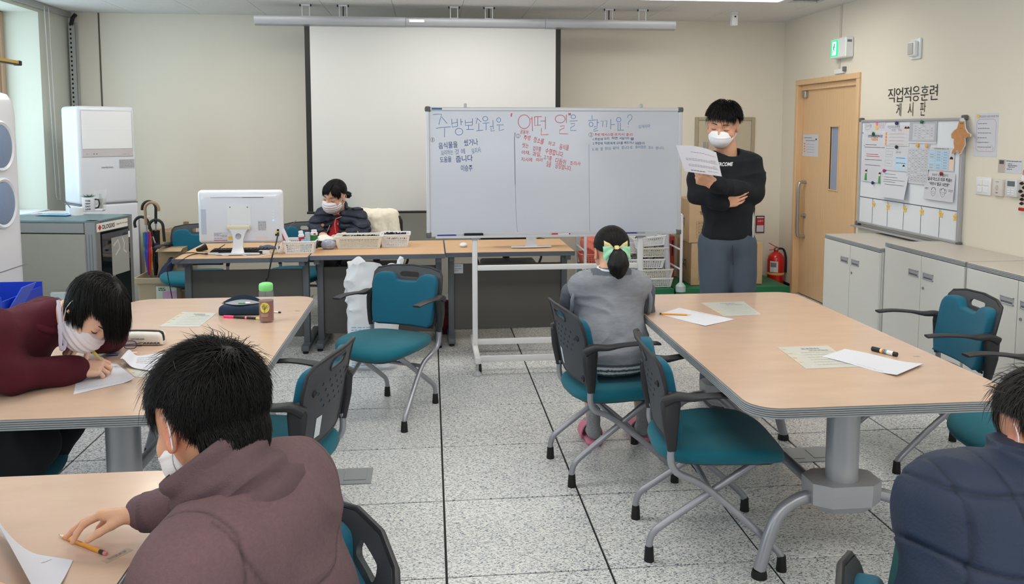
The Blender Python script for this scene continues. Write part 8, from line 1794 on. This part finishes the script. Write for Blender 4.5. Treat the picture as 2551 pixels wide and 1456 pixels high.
t=thing('small_stick','thin dark stick leaning in the white tape roll','stick',(c[0]-0.01,c[1],HR+0.01));MB().tube([(0,0,0.0),(-0.05,0,0.075),(-0.062,0,0.088)],[0.003,0.004,0.006],8).build('stick',m_inkgrey,t)
c=rt(200,531);t=thing('mug','white mug with black lettering holding a small succulent on the rack cabinet','mug',(c[0]+0.015,c[1]+0.10,HR));
MB().lathe([(0.036,0),(0.040,0.004),(0.040,0.095),(0.037,0.095),(0.036,0.008),(0.0,0.006)],28,cap=False).build('cup',m_white,t,ang=50);MB().tube([(0.038,0,0.08),(0.062,0,0.076),(0.068,0,0.05),(0.058,0,0.026),(0.038,0,0.02)],0.005,8).build('handle',m_black,t,ang=60);MB().lathe([(0.037,0.085),(0,0.087)],20,cap=False).build('soil',m_dark,t)
mb=MB()
for r,tx_ in enumerate(('THE','NEW','DAY','LOVE')):fit_text(mb,tx_,frame_M((0.010,-0.0405,0.072-r*0.018),(1,0.25,0),(0,0,1)),0.030,0.011,0.03)
tag(mb.build('lettering',m_ink,t,ang=None),kind='stuff')
t=thing('succulent','small green succulent growing in the white mug','plant',(c[0]+0.015,c[1]+0.10,HR+0.085))
for k in range(14):
    a=k*2.4;r=0.010+0.0012*k;MB().sweep([(0,0,0),(r*math.cos(a),r*math.sin(a),0.014),(2*r*math.cos(a),2*r*math.sin(a),0.030-0.0008*k)],[0.006,0.011,0.002],[0.004,0.005,0.001],n=6).build('leaf',mat('succulent_green',(96,132,120),0.6),t,ang=60)
c=rt(243,526);t=thing('drinking_glass','clear drinking glass half full of water on the rack cabinet','glass',(c[0],c[1]+0.06,HR));MB().lathe([(0.030,0),(0.040,0.135),(0.0375,0.135),(0.028,0.008),(0.0,0.008)],28,cap=False).build('tumbler',m_clear,t,ang=50);MB().lathe([(0.0,0.0085),(0.0275,0.0085),(0.0335,0.075),(0,0.0752)],24,cap=False).build('water',mat('water',(232,232,216),0.03,alpha=0.15),t,ang=50)
c=rt(222,528);t=thing('small_bottle','small clear bottle behind the mug on the rack cabinet','bottle',(c[0]+0.01,c[1]+0.16,HR));MB().lathe([(0.018,0),(0.018,0.08),(0.011,0.09),(0.011,0.105)],18).build('body',mat('cloudy_plastic',(216,220,226)),t,ang=40)
a,b=rt(228,527),rt(262,527);stick('board_marker','white and black marker lying on top of the rack cabinet','marker',(a[0],a[1],HR+0.009),(b[0],b[1],HR+0.009),0.009,[('cap',0,0.2,1.1,1.1,m_black),('barrel',0.2,0.85,1,1,m_white),('tail',0.85,1,0.8,0.5,m_silver)])
# twin-fan tower air conditioner at the left edge
t=thing('tower_air_conditioner','white rounded tower air conditioner with two round blue outlets at the left edge','air conditioner',(-2.02,4.06,0));rings=[]
for z,g in ((0.0,0.97),(0.02,1.0),(1.68,1.0),(1.74,0.97),(1.775,0.88),(1.785,0.75)):
    rings.append([(-0.19+p[0]*g,0.0+p[1]*g,z) for p in rrect(-0.19,0.19,-0.235,0.235,0.10,8)])
MB().loft(rings).build('body',m_ac,t,ang=50);MB().box(-0.375,0.0015,-0.20,0.20,0.93,0.934).build('joint',m_inkgrey,t)
for z in (1.525,1.255):
    M0=frame_M((0.0,0.0,z),(0,1,0),(0,0,1));r=MB().lathe([(0.122,-0.004),(0.122,0.008),(0.114,0.013),(0.102,0.008),(0.100,0.0)],40,M=M0,cap=False).build('outlet_ring',m_ac,t,ang=50)
    MB().lathe([(0.102,0.002),(0.100,0.009),(0.07,0.015),(0,0.017)],40,M=M0,cap=False).build('outlet_cover',mat('fan_blue',(120,140,172),0.4,bump=(150,0.3)),r,ang=50)
l=MB().box(0.001,0.003,0.06,0.20,0.60,0.80).build('paper_notice',m_paper,t);MB().box(0.003,0.0035,0.10,0.19,0.75,0.78).build('red_print',m_red,l);mb=MB();lines(mb,frame_M((0.0035,0.07,0),(0,1,0),(0,0,1)),0,[(0.72,0,0.12),(0.70,0,0.12),(0.66,0.0,0.1)],0.008);tag(mb.build('print',m_ink,l,ang=None),kind='stuff')
# blue corrugated plastic bin
m_blue_=mat('bin_blue',(20,72,200),0.35,noise=(3,0.05));m_blue2=mat('bin_blue_shaded',(14,54,178),0.4)  # second blue is the same plastic with inside shade put into the colour
t=thing('blue_bin','open blue corrugated plastic box behind the woman in maroon','bin',(-2.05,3.56,0));zt=0.935
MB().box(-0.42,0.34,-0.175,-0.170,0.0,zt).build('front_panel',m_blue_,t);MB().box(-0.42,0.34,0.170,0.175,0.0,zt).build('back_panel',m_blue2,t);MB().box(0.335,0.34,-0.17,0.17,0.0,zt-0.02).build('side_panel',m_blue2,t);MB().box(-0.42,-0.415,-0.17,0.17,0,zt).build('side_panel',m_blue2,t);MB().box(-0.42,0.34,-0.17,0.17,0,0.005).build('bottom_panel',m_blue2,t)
MB().grid(lambda u,v:(0.34+0.03*u,-0.17+0.12*v+0.10*u,zt-0.09+0.11*u),3,3,0.004).build('side_flap',m_blue_,t)
# window bar and blind cord
pa=PX(47,158,XL+0.30);t=thing('wooden_bar','yellow and black bar sticking out near the window at the top left','bar',(pa[0],pa[1],pa[2]))
MB().box(-0.02,0.02,-0.45,-0.03,-0.015,0.015,0.003).build('bar',m_black,t);MB().box(-0.0215,0.0215,-0.45,-0.045,-0.007,0.0155,0.002).build('yellow_face',mat('bar_yellow',(184,150,72),0.5),t);MB().box(-0.024,0.024,-0.04,0.0,-0.018,0.018,0.005).build('end_cap',m_black,t)
MB().box(-0.30,0.0,-0.40,-0.36,-0.02,0.0,0.003).build('bracket',m_black,t)
pc=PX(115,100,XL+0.03);t=thing('blind_cord','white looped blind cord hanging on the window pier','cord',(XL+0.03,7.42,0));y_a,y_b,zc_=PX(112,60,XL+0.03)[1]-7.42,PX(138,400,XL+0.03)[1]-7.42,PX(132,495,XL+0.03)[2]
MB().tube([tuple(v) for v in bez([Vector((0,y_a,ZC-0.02)),Vector((0,y_a+0.03,1.8)),Vector((0,y_b-0.02,zc_+0.1)),Vector((0,y_b,zc_)),Vector((0,y_b+0.035,zc_-0.015)),Vector((0,y_b+0.06,zc_+0.03)),Vector((0,y_b+0.03,1.6)),Vector((0,y_a+0.08,ZC-0.02))],6)],0.0035,6).build('cord',m_white,t,ang=60)
MB().box(-0.03,0.0,0.0-0.5,0.55,ZC-0.05,ZC,0.004).build('head_rail',mat('rail_grey',(176,177,176)),t)
# leaning board, umbrella bin and umbrellas
pa,pb=PY(338,545,7.55),PY(350,545,7.55);t=thing('leaning_board','narrow white framed board leaning between the air conditioner and the umbrellas','board',(pa[0],7.5,0));MB().box(0,0.05,0,0.30,0,pa[2],0.003).build('board',m_white,t);MB().box(-0.003,0.053,-0.006,0.0,0,pa[2]+0.005,0.002).build('edge',m_silver,t)
YU=6.75;bx0,bx1=PY(334,700,YU)[0],PY(436,700,YU)[0]+0.02;zr=PY(380,693,YU)[2]
t=thing('umbrella_bin','beige plastic bin holding umbrellas left of the desks','bin',((bx0+bx1)/2,YU+0.22,0));w_=(bx1-bx0)/2;m_bin=mat('bin_beige',(176,160,136),0.5)
def rr_(g,z,r=0.04):return [(p[0],p[1],z) for p in rrect(-w_*g,w_*g,-0.22*g,0.22*g,r,5)]
MB().loft([rr_(0.86,0),rr_(0.96,zr-0.05),rr_(1.03,zr-0.045),rr_(1.05,zr-0.02),rr_(1.05,zr),rr_(0.98,zr),rr_(0.96,zr-0.03),rr_(0.93,zr-0.04),rr_(0.90,zr-0.05),rr_(0.82,0.01)]).build('bin_body',m_bin,t,ang=40)
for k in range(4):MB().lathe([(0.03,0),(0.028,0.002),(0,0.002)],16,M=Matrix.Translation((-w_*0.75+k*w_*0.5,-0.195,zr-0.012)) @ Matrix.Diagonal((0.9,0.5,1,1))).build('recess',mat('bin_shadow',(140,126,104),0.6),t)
l=MB().box(-0.0,w_*0.95,-0.2255,-0.2235,zr-0.18,zr-0.07).build('printed_label',mat('label_mint',(196,208,196),0.5),t);l.location=(0,0,0);mb=MB();lines(mb,frame_M((0.02,-0.2260,0),(1,0,0),(0,0,1)),0,[(zr-0.085,0,0.05),(zr-0.10,0,0.06)],0.008);tag(mb.build('print',m_ink,l,ang=None),kind='stuff')
MB().box(0.05,0.16,-0.2262,-0.2256,zr-0.17,zr-0.11).build('pink_print',mat('label_pink2',(200,160,190),0.6),l)
def umbrella(label,px,ytop,zb,tiltx,hook_col,cols,dy=0.0,hook=1,L=0.36,rr0=0.034):
    p=PY(px,600,YU+0.2+dy);t=thing('umbrella',label,'umbrella',(p[0],YU+0.2+dy,zb));t.rotation_euler=(0,tiltx,0);n=8;NS=40
    for k in range(n):
        a0,a1=2*PI*k/n,2*PI*(k+1)/n;mb=MB()
        def f(u,v):
            a=a0+(a1-a0)*u+v*1.2;r=rr0*(0.35+0.65*math.sin(min(1,v*1.25)*PI*0.55))*(0.9+0.16*math.sin((u)*PI));
            if v>0.62:r*=0.72 if v<0.68 else 0.95
            return (r*math.cos(a),r*math.sin(a),L*v)
        mb.grid(f,4,16);mb.build('canopy_panel',cols[k % len(cols)],t,ang=60)
    MB().tube([(0,0,-0.02),(0,0,L+0.08)],0.006,8).build('shaft',m_steel,t);zt_=L+0.06;hc_=0.055
    MB().tube([(0,0,zt_),(0,0,zt_+0.13)]+[(hook*(hc_-hc_*math.cos(a)),0,zt_+0.13+hc_*math.sin(a)) for a in [PI*j/10 for j in range(1,11)]]+[(hook*2*hc_,0,zt_+0.11)],0.012,10).build('crook_handle',hook_col,t,ang=60)
    MB().lathe([(rr0*0.72,L*0.64),(rr0*0.78,L*0.66),(rr0*0.72,L*0.69)],16,cap=False).build('strap',m_black,t);return t
cn=[mat('umb_red',(200,40,40),0.6),mat('umb_orange',(232,130,40),0.6),mat('umb_yellow',(240,206,60),0.6),mat('umb_green',(20,120,60),0.6),mat('umb_blue',(40,60,170),0.6),mat('umb_purple',(90,50,130),0.6)]
m_wood=mat('crook_wood',(150,124,100),0.4,noise=(30,0.1));m_nv=mat('umb_navy',(22,30,62),0.7)
umbrella('rainbow striped umbrella with a wooden crook handle in the beige bin',370,0,0.40,rad(-2),m_wood,cn,0.0)
umbrella('black umbrella standing just behind the rainbow one',385,0,0.38,rad(2),m_black,[m_black],0.10,-1,L=0.38)
umbrella('dark umbrella with a thick black crook handle leaning right in the bin',412,0,0.37,rad(-16),m_black,[m_nv],0.06,-1,L=0.30)
umbrella('dark blue umbrella with a small black crook handle, low in the bin',415,0,0.34,rad(-3),m_black,[m_nv],0.0,-1,L=0.28)
t=thing('navy_bag','dark navy folded umbrella or pouch slumped over the bin by the desk','bag',(PY(402,650,YU)[0],YU+0.10,0.40));V,F=SDF().cap((-0.05,0,-0.06),(0.04,0.02,0.13),0.04,0.03,0.02).ell((0.0,0,0),(0.05,0.06,0.09),k=0.03).mesh(0.008,disp=folds(14,0.01));solid('pouch',(V,F),m_nv,t)
for k,(x0_,x1_,y_,z1_,col,lb) in enumerate(((358,440,7.30,PY(400,578,7.30)[2],(168,142,112),'brown cardboard sheet standing behind the umbrellas'),(405,470,7.62,PY(430,575,7.62)[2],(178,152,122),'tall cardboard box behind the teal chair at the wall'))):
    xa,xb=PY(x0_,600,y_)[0],PY(x1_,600,y_)[0];t=thing('cardboard_box',lb,'box',((xa+xb)/2,y_+0.12,0));MB().box(-(xb-xa)/2,(xb-xa)/2,-0.12,0.12,0,z1_,0.002).build('carton',mat('kraft_%d' % k,col,0.85,noise=(20,0.04)),t);MB().box(-0.03,0.03,-0.1205,-0.120,z1_-0.2,z1_).build('tape',mat('tape_brown',(186,158,120),0.3),t)
t=thing('wood_block','small wooden post end standing on the cardboard box','block',(PY(461,575,7.7)[0],7.74,PY(461,575,7.62)[2]));MB().box(-0.02,0.02,-0.02,0.02,0,0.07,0.002).build('block',m_wood,t)
c=PY(425,610,6.9);t=thing('carton_flap','open brown carton with a dark strap between the umbrellas and the desk','box',(c[0],6.98,0.0));zc_=c[2]
MB().box(-0.10,0.10,-0.09,0.09,0.0,zc_-0.03).build('carton',mat('kraft_0',(168,142,112)),t);MB().grid(lambda u,v:(-0.10+0.2*u,-0.09-0.06*v,zc_-0.03-0.02*v),2,2,0.003).build('flap',mat('kraft_1',(178,152,122)),t)
# ------------------------------------------------------------------ behind the whiteboard, right part
m_wire=mat('rack_white',(216,216,226),0.35)
YT=7.10
t=thing('tube_rack','white tubular rack standing behind the whiteboard stand','rack',(PY(1580,700,YT)[0],YT,0));x0_=PY(1580,700,YT)[0]
def rx(px):return PY(px,640,YT)[0]-x0_
for px in (1458,1697):
    x=rx(px);s_=1 if px<1500 else-1
    for y in (0.0,0.42):MB().tube([(x,y,0.14),(x,y,0.84)],0.013,10).build('upright',m_wire,t)
    for z in (0.34,0.52,0.70):MB().tube([(x,0,z),(x,0.42,z)],0.009,8).build('rung',m_wire,t)
MB().tube([(rx(1458),0,0.84),(rx(1697),0,0.84)],0.012,10).build('top_rail',m_wire,t);MB().tube([(rx(1458),0.42,0.84),(rx(1697),0.42,0.84)],0.012,10).build('top_rail',m_wire,t)
for px in (1458,1697):MB().lathe([(0.045,0.0),(0.045,0.05),(0.02,0.08)],16,(rx(px),0,0.14),cap=True).build('foot_block',mat('foot_grey',(168,184,186),0.4),t);MB().box(rx(px)-0.02,rx(px)+0.02,0.40,0.44,0.14,0.19,0.004).build('foot_block',mat('foot_grey',(168,184,186)),t)
t=thing('wrapped_pole','grey pole wrapped in clear plastic beside the basket stack','pole',(PY(1662,650,7.3)[0],7.3,0.14));MB().tube([(-0.03,0,0.72),(-0.02,0,0.5),(0.0,0,0.2),(0.012,0,0.0)],[0.035,0.033,0.030,0.012],12).build('sleeve',mat('plastic_wrap',(190,194,204),0.25,spec=0.6,bump=(60,0.8)),t,ang=60);MB().tube([(-0.03,0,0.72),(0.012,0,0)],0.012,8).build('pole',m_wire,t)
# green platforms
m_gr=mat('green_plastic',(16,104,70),0.45)
for k,(pa,pb) in enumerate(((1560,1680),(1684,1968))):
    yy=7.22;xa,xb=PY(pa,705,yy)[0],PY(pb,705,yy)[0];xb=min(xb,XR-0.19)
    t=thing('green_pallet',('green plastic pallet under the stack of white baskets','long green plastic pallet under the cardboard boxes')[k],'pallet',((xa+xb)/2,yy+0.32,0));w_=(xb-xa)/2
    MB().box(-w_,w_,-0.32,0.32,0.10,0.14,0.004).build('deck',m_gr,t);MB().box(-w_,w_,-0.325,-0.31,0.02,0.145,0.004).build('front_lip',m_gr,t)
    for sx in (-0.85,0,0.85):
        for sy in (-0.25,0.25):MB().box(w_*sx-0.04,w_*sx+0.04,sy-0.04,sy+0.04,0,0.10,0.003).build('block',m_gr,t)
# stack of baskets
labs=['bottom white basket of the stack behind the woman in the grey vest','second white basket from the bottom of the stack','wide white basket in the middle of the stack, full of black bits','fourth white basket of the stack with a dark handle slot','top white basket of the stack, tilted']
specs=[(1628,0.145,0.30,0.0,0),(1628,0.228,0.30,0.02,0),(1600,0.325,0.36,-0.03,0),(1615,0.430,0.30,0.04,0),(1612,0.530,0.30,-0.06,rad(-6))]
for k,(px,z,w_,rz_,tl_) in enumerate(specs):
    x=PY(px,660,7.40)[0];basket(labs[k],x,7.40,z,w_,0.26,0.085,14,5,rz_,m_bskt if k % 2 else m_white,'white baskets stacked on the green pallet',tl_)
    pile('dark bits filling a basket of the stack, layer %s from the floor' % ('one','two','three','four','five')[k],x,7.40,z+0.045,w_*0.75,0.18,0.02,40,m_black,'black_bits','bits',10+k)
x=PY(1568,625,7.45)[0];basket('white basket left of the stack, beside the head of the woman in the grey vest',x,7.42,0.46,0.20,0.22,0.10,8,4,0,m_white)
m_salm=mat('salmon_plastic',(222,120,104),0.5)
x=PY(1500,650,7.55)[0];basket('salmon pink basket behind the head of the woman in the grey vest',x-0.02,7.40,0.36,0.46,0.24,0.10,14,4,0,m_salm,None)
t=thing('storage_crate','plain grey crate carrying the salmon basket behind the whiteboard stand','crate',(x,7.40,0));MB().box(-0.24,0.24,-0.13,0.13,0,0.355,0.006).build('crate',mat('crate_grey',(150,154,156),0.6),t);MB().box(-0.25,0.25,-0.14,0.14,0.33,0.3551,0.004).build('lip',m_inkgrey,t)
t=thing('salmon_cloths','crumpled salmon pink cloths heaped in the salmon basket','cloth',(PY(1478,630,7.38)[0],7.38,0.40));V,F=SDF().ell((0,0,0.10),(0.11,0.08,0.14),k=0.02).ell((0.06,0,0.22),(0.06,0.06,0.09),k=0.03).ell((-0.06,0,0.15),(0.05,0.05,0.09),k=0.03).mesh(0.008,disp=folds(16,0.02));solid('cloth',(V,F),m_salm,t)
x=PY(1655,655,7.60)[0];t=thing('red_crate','dark red crate seen behind the basket stack','crate',(x,7.68,0.14));MB().box(-0.06,0.10,-0.08,0.08,0,0.44,0.004).build('crate',mat('crate_red',(150,44,36),0.5),t)
for k in range(4):MB().box(-0.05+k*0.04,-0.035+k*0.04,-0.082,-0.08,0.25,0.40).build('slot',m_dark,t)
# cardboard boxes
def carton(label,xa,xb,y0_,y1_,z0_,z1_,txt=None):
    t=thing('cardboard_box',label,'box',((xa+xb)/2,(y0_+y1_)/2,z0_));w_,d_,h_=(xb-xa)/2,(y1_-y0_)/2,z1_-z0_;m=mat('kraft_box',(192,164,130),0.85,noise=(14,0.04),bump=(60,0.08))
    MB().box(-w_,w_,-d_,d_,0,h_,0.003).build('carton',m,t);MB().box(-w_,w_,-0.002,0.002,h_,h_+0.0015).build('top_seam',m_slotd,t)
    MB().box(-w_-0.001,w_+0.001,-0.025,0.025,h_,h_+0.001).build('tape',mat('tape_brown',(186,158,120)),t)
    Mx=frame_M((-w_+0.05,-d_-0.001,0),(1,0,0),(0,0,1));mb=MB();mi=mat('carton_ink',(74,62,52),0.8)
    if txt:fit_text(mb,txt,Mx @ Matrix.Translation((0.13,h_*0.70,0)),0.16,0.034,0.02)
    for r in range(6):
        z=h_*(0.50-0.075*r)
        mb.box(0.02,0.22,z,z+0.0015,0,0.0003,M=Mx)
        if r<5:fit_text(mb,('품명','규격','수량','중량','비고')[r],Mx @ Matrix.Translation((0.06,z-h_*0.037,0)),0.05,0.014);mb.box(0.13,0.19,z-h_*0.04,z-h_*0.03,0,0.0003,M=Mx)
    mb.box(0.02,0.0215,h_*0.125,h_*0.50,0,0.0003,M=Mx);mb.box(0.22,0.2215,h_*0.125,h_*0.50,0,0.0003,M=Mx);mb.box(0.11,0.1115,h_*0.125,h_*0.50,0,0.0003,M=Mx)
    tag(mb.build('print',mi,t,ang=None),kind='stuff')
    mb=MB();Ml=frame_M((-w_-0.001,0,h_*0.45),(0,-1,0),(0,0,1));fit_text(mb,'수지',Ml,0.14,0.10,0.02);tag(mb.build('side_print',mi,t,ang=None),kind='stuff');return t
yb=7.36;xa,xb=PY(1722,650,yb)[0],PY(1900,650,yb)[0]
carton('lower cardboard box on the green pallet behind the standing man',xa,xb,yb,7.80,0.142,0.54,'영남수지')
xa,xb=PY(1718,550,yb)[0],PY(1862,550,yb)[0];carton('upper cardboard box stacked behind the standing man at his left',xa,xb,yb+0.01,7.78,0.544,0.95,'영남수지')
# fire extinguisher and its sign
c=PZ(1935,722,0);t=thing('fire_extinguisher','red fire extinguisher standing in the corner beside the oak door','fire extinguisher',(3.445,7.77,0));m_fr=mat('ext_red',(196,30,28),0.25,coat=0.4)
MB().lathe([(0.078,0.03),(0.083,0.035),(0.083,0.30),(0.075,0.34),(0.045,0.375),(0.022,0.385),(0.022,0.40)],32).build('cylinder',m_fr,t,ang=50);MB().lathe([(0.10,0),(0.095,0.012),(0.084,0.02),(0.084,0.05)],28).build('base',m_fr,t,ang=50)
MB().lathe([(0.018,0.40),(0.024,0.405),(0.024,0.425),(0.014,0.43)],16).build('valve',m_steel,t);MB().sweep([(0.03,0,0.425),(-0.01,0,0.44),(-0.075,0,0.475)],[0.02,0.024,0.02],0.008).build('lever',m_fr,t);MB().sweep([(0.02,0,0.41),(-0.07,0,0.405)],0.018,0.008).build('grip',m_fr,t)
MB().tube([tuple(v) for v in bez([Vector((0.015,0,0.415)),Vector((0.07,-0.01,0.41)),Vector((0.095,-0.02,0.32)),Vector((0.092,-0.03,0.18))],6)],0.011,8).build('hose',m_black,t,ang=60);MB().lathe([(0.0835,0.16),(0.0845,0.162),(0.0845,0.180),(0.0835,0.182)],32,cap=False).build('strap',mat('strap_yellow',(206,182,110),0.5),t,ang=50)
def cyl_patch(R_,a0,a1,z0_,z1_,m,nm,par):MB().grid(lambda u,v:(R_*math.cos(a0+(a1-a0)*u),R_*math.sin(a0+(a1-a0)*u),z0_+(z1_-z0_)*v),8,1).build(nm,m,par,ang=60)
cyl_patch(0.0838,rad(205),rad(262),0.19,0.30,m_paper,'label',t);cyl_patch(0.0842,rad(210),rad(250),0.24,0.285,m_inkgrey,'label_print',t)
a,b=PY(1886,538,YB),PY(1899,580,YB);t=thing('extinguisher_sign','small black framed red and white sign on the wall behind the standing man','sign',((a[0]+b[0])/2,YB,(a[2]+b[2])/2));w_=0.045;h_=(a[2]-b[2])/2
MB().box(-w_,w_,-0.012,0,-h_,h_,0.002).build('frame',m_black,t);MB().box(-w_+0.008,w_-0.008,-0.013,-0.012,-h_+0.01,h_-0.01).build('sign_face',m_paper,t);MB().box(-w_+0.008,w_-0.008,-0.0135,-0.013,-0.01,h_*0.75).build('red_field',m_red,t);mb=MB();fit_text(mb,'소화기',frame_M((0,-0.0138,h_*0.4),(1,0,0),(0,0,1)),0.055,0.02);mb.build('lettering',m_white,t,ang=None)
# ------------------------------------------------------------------ put each empty at the base of its thing, tidy labels
bpy.context.view_layer.update()
chs={}
for o in bpy.data.objects:
    if o.parent:chs.setdefault(o.parent.name,[]).append(o)
def bb(o,acc,off):
    p=off+o.location
    if o.type=='MESH':acc+=[p+Vector(c) for c in (o.bound_box[0],o.bound_box[6])]
    for c in chs.get(o.name,[]):bb(c,acc,p)
for o in list(bpy.data.objects):
    if o.type=='EMPTY' and o.parent is None and o.get('category') and o.location.xy.length<1e-6 and o.name in chs:
        acc=[]
        for c in chs[o.name]:bb(c,acc,Vector((0,0,0)))
        mn=Vector((min(p.x for p in acc),min(p.y for p in acc),min(p.z for p in acc)));mx=Vector((max(p.x for p in acc),max(p.y for p in acc),max(p.z for p in acc)))
        base=Vector(((mn.x+mx.x)/2,(mn.y+mx.y)/2,mn.z));o.location+=base
        for c in chs[o.name]:c.location-=base
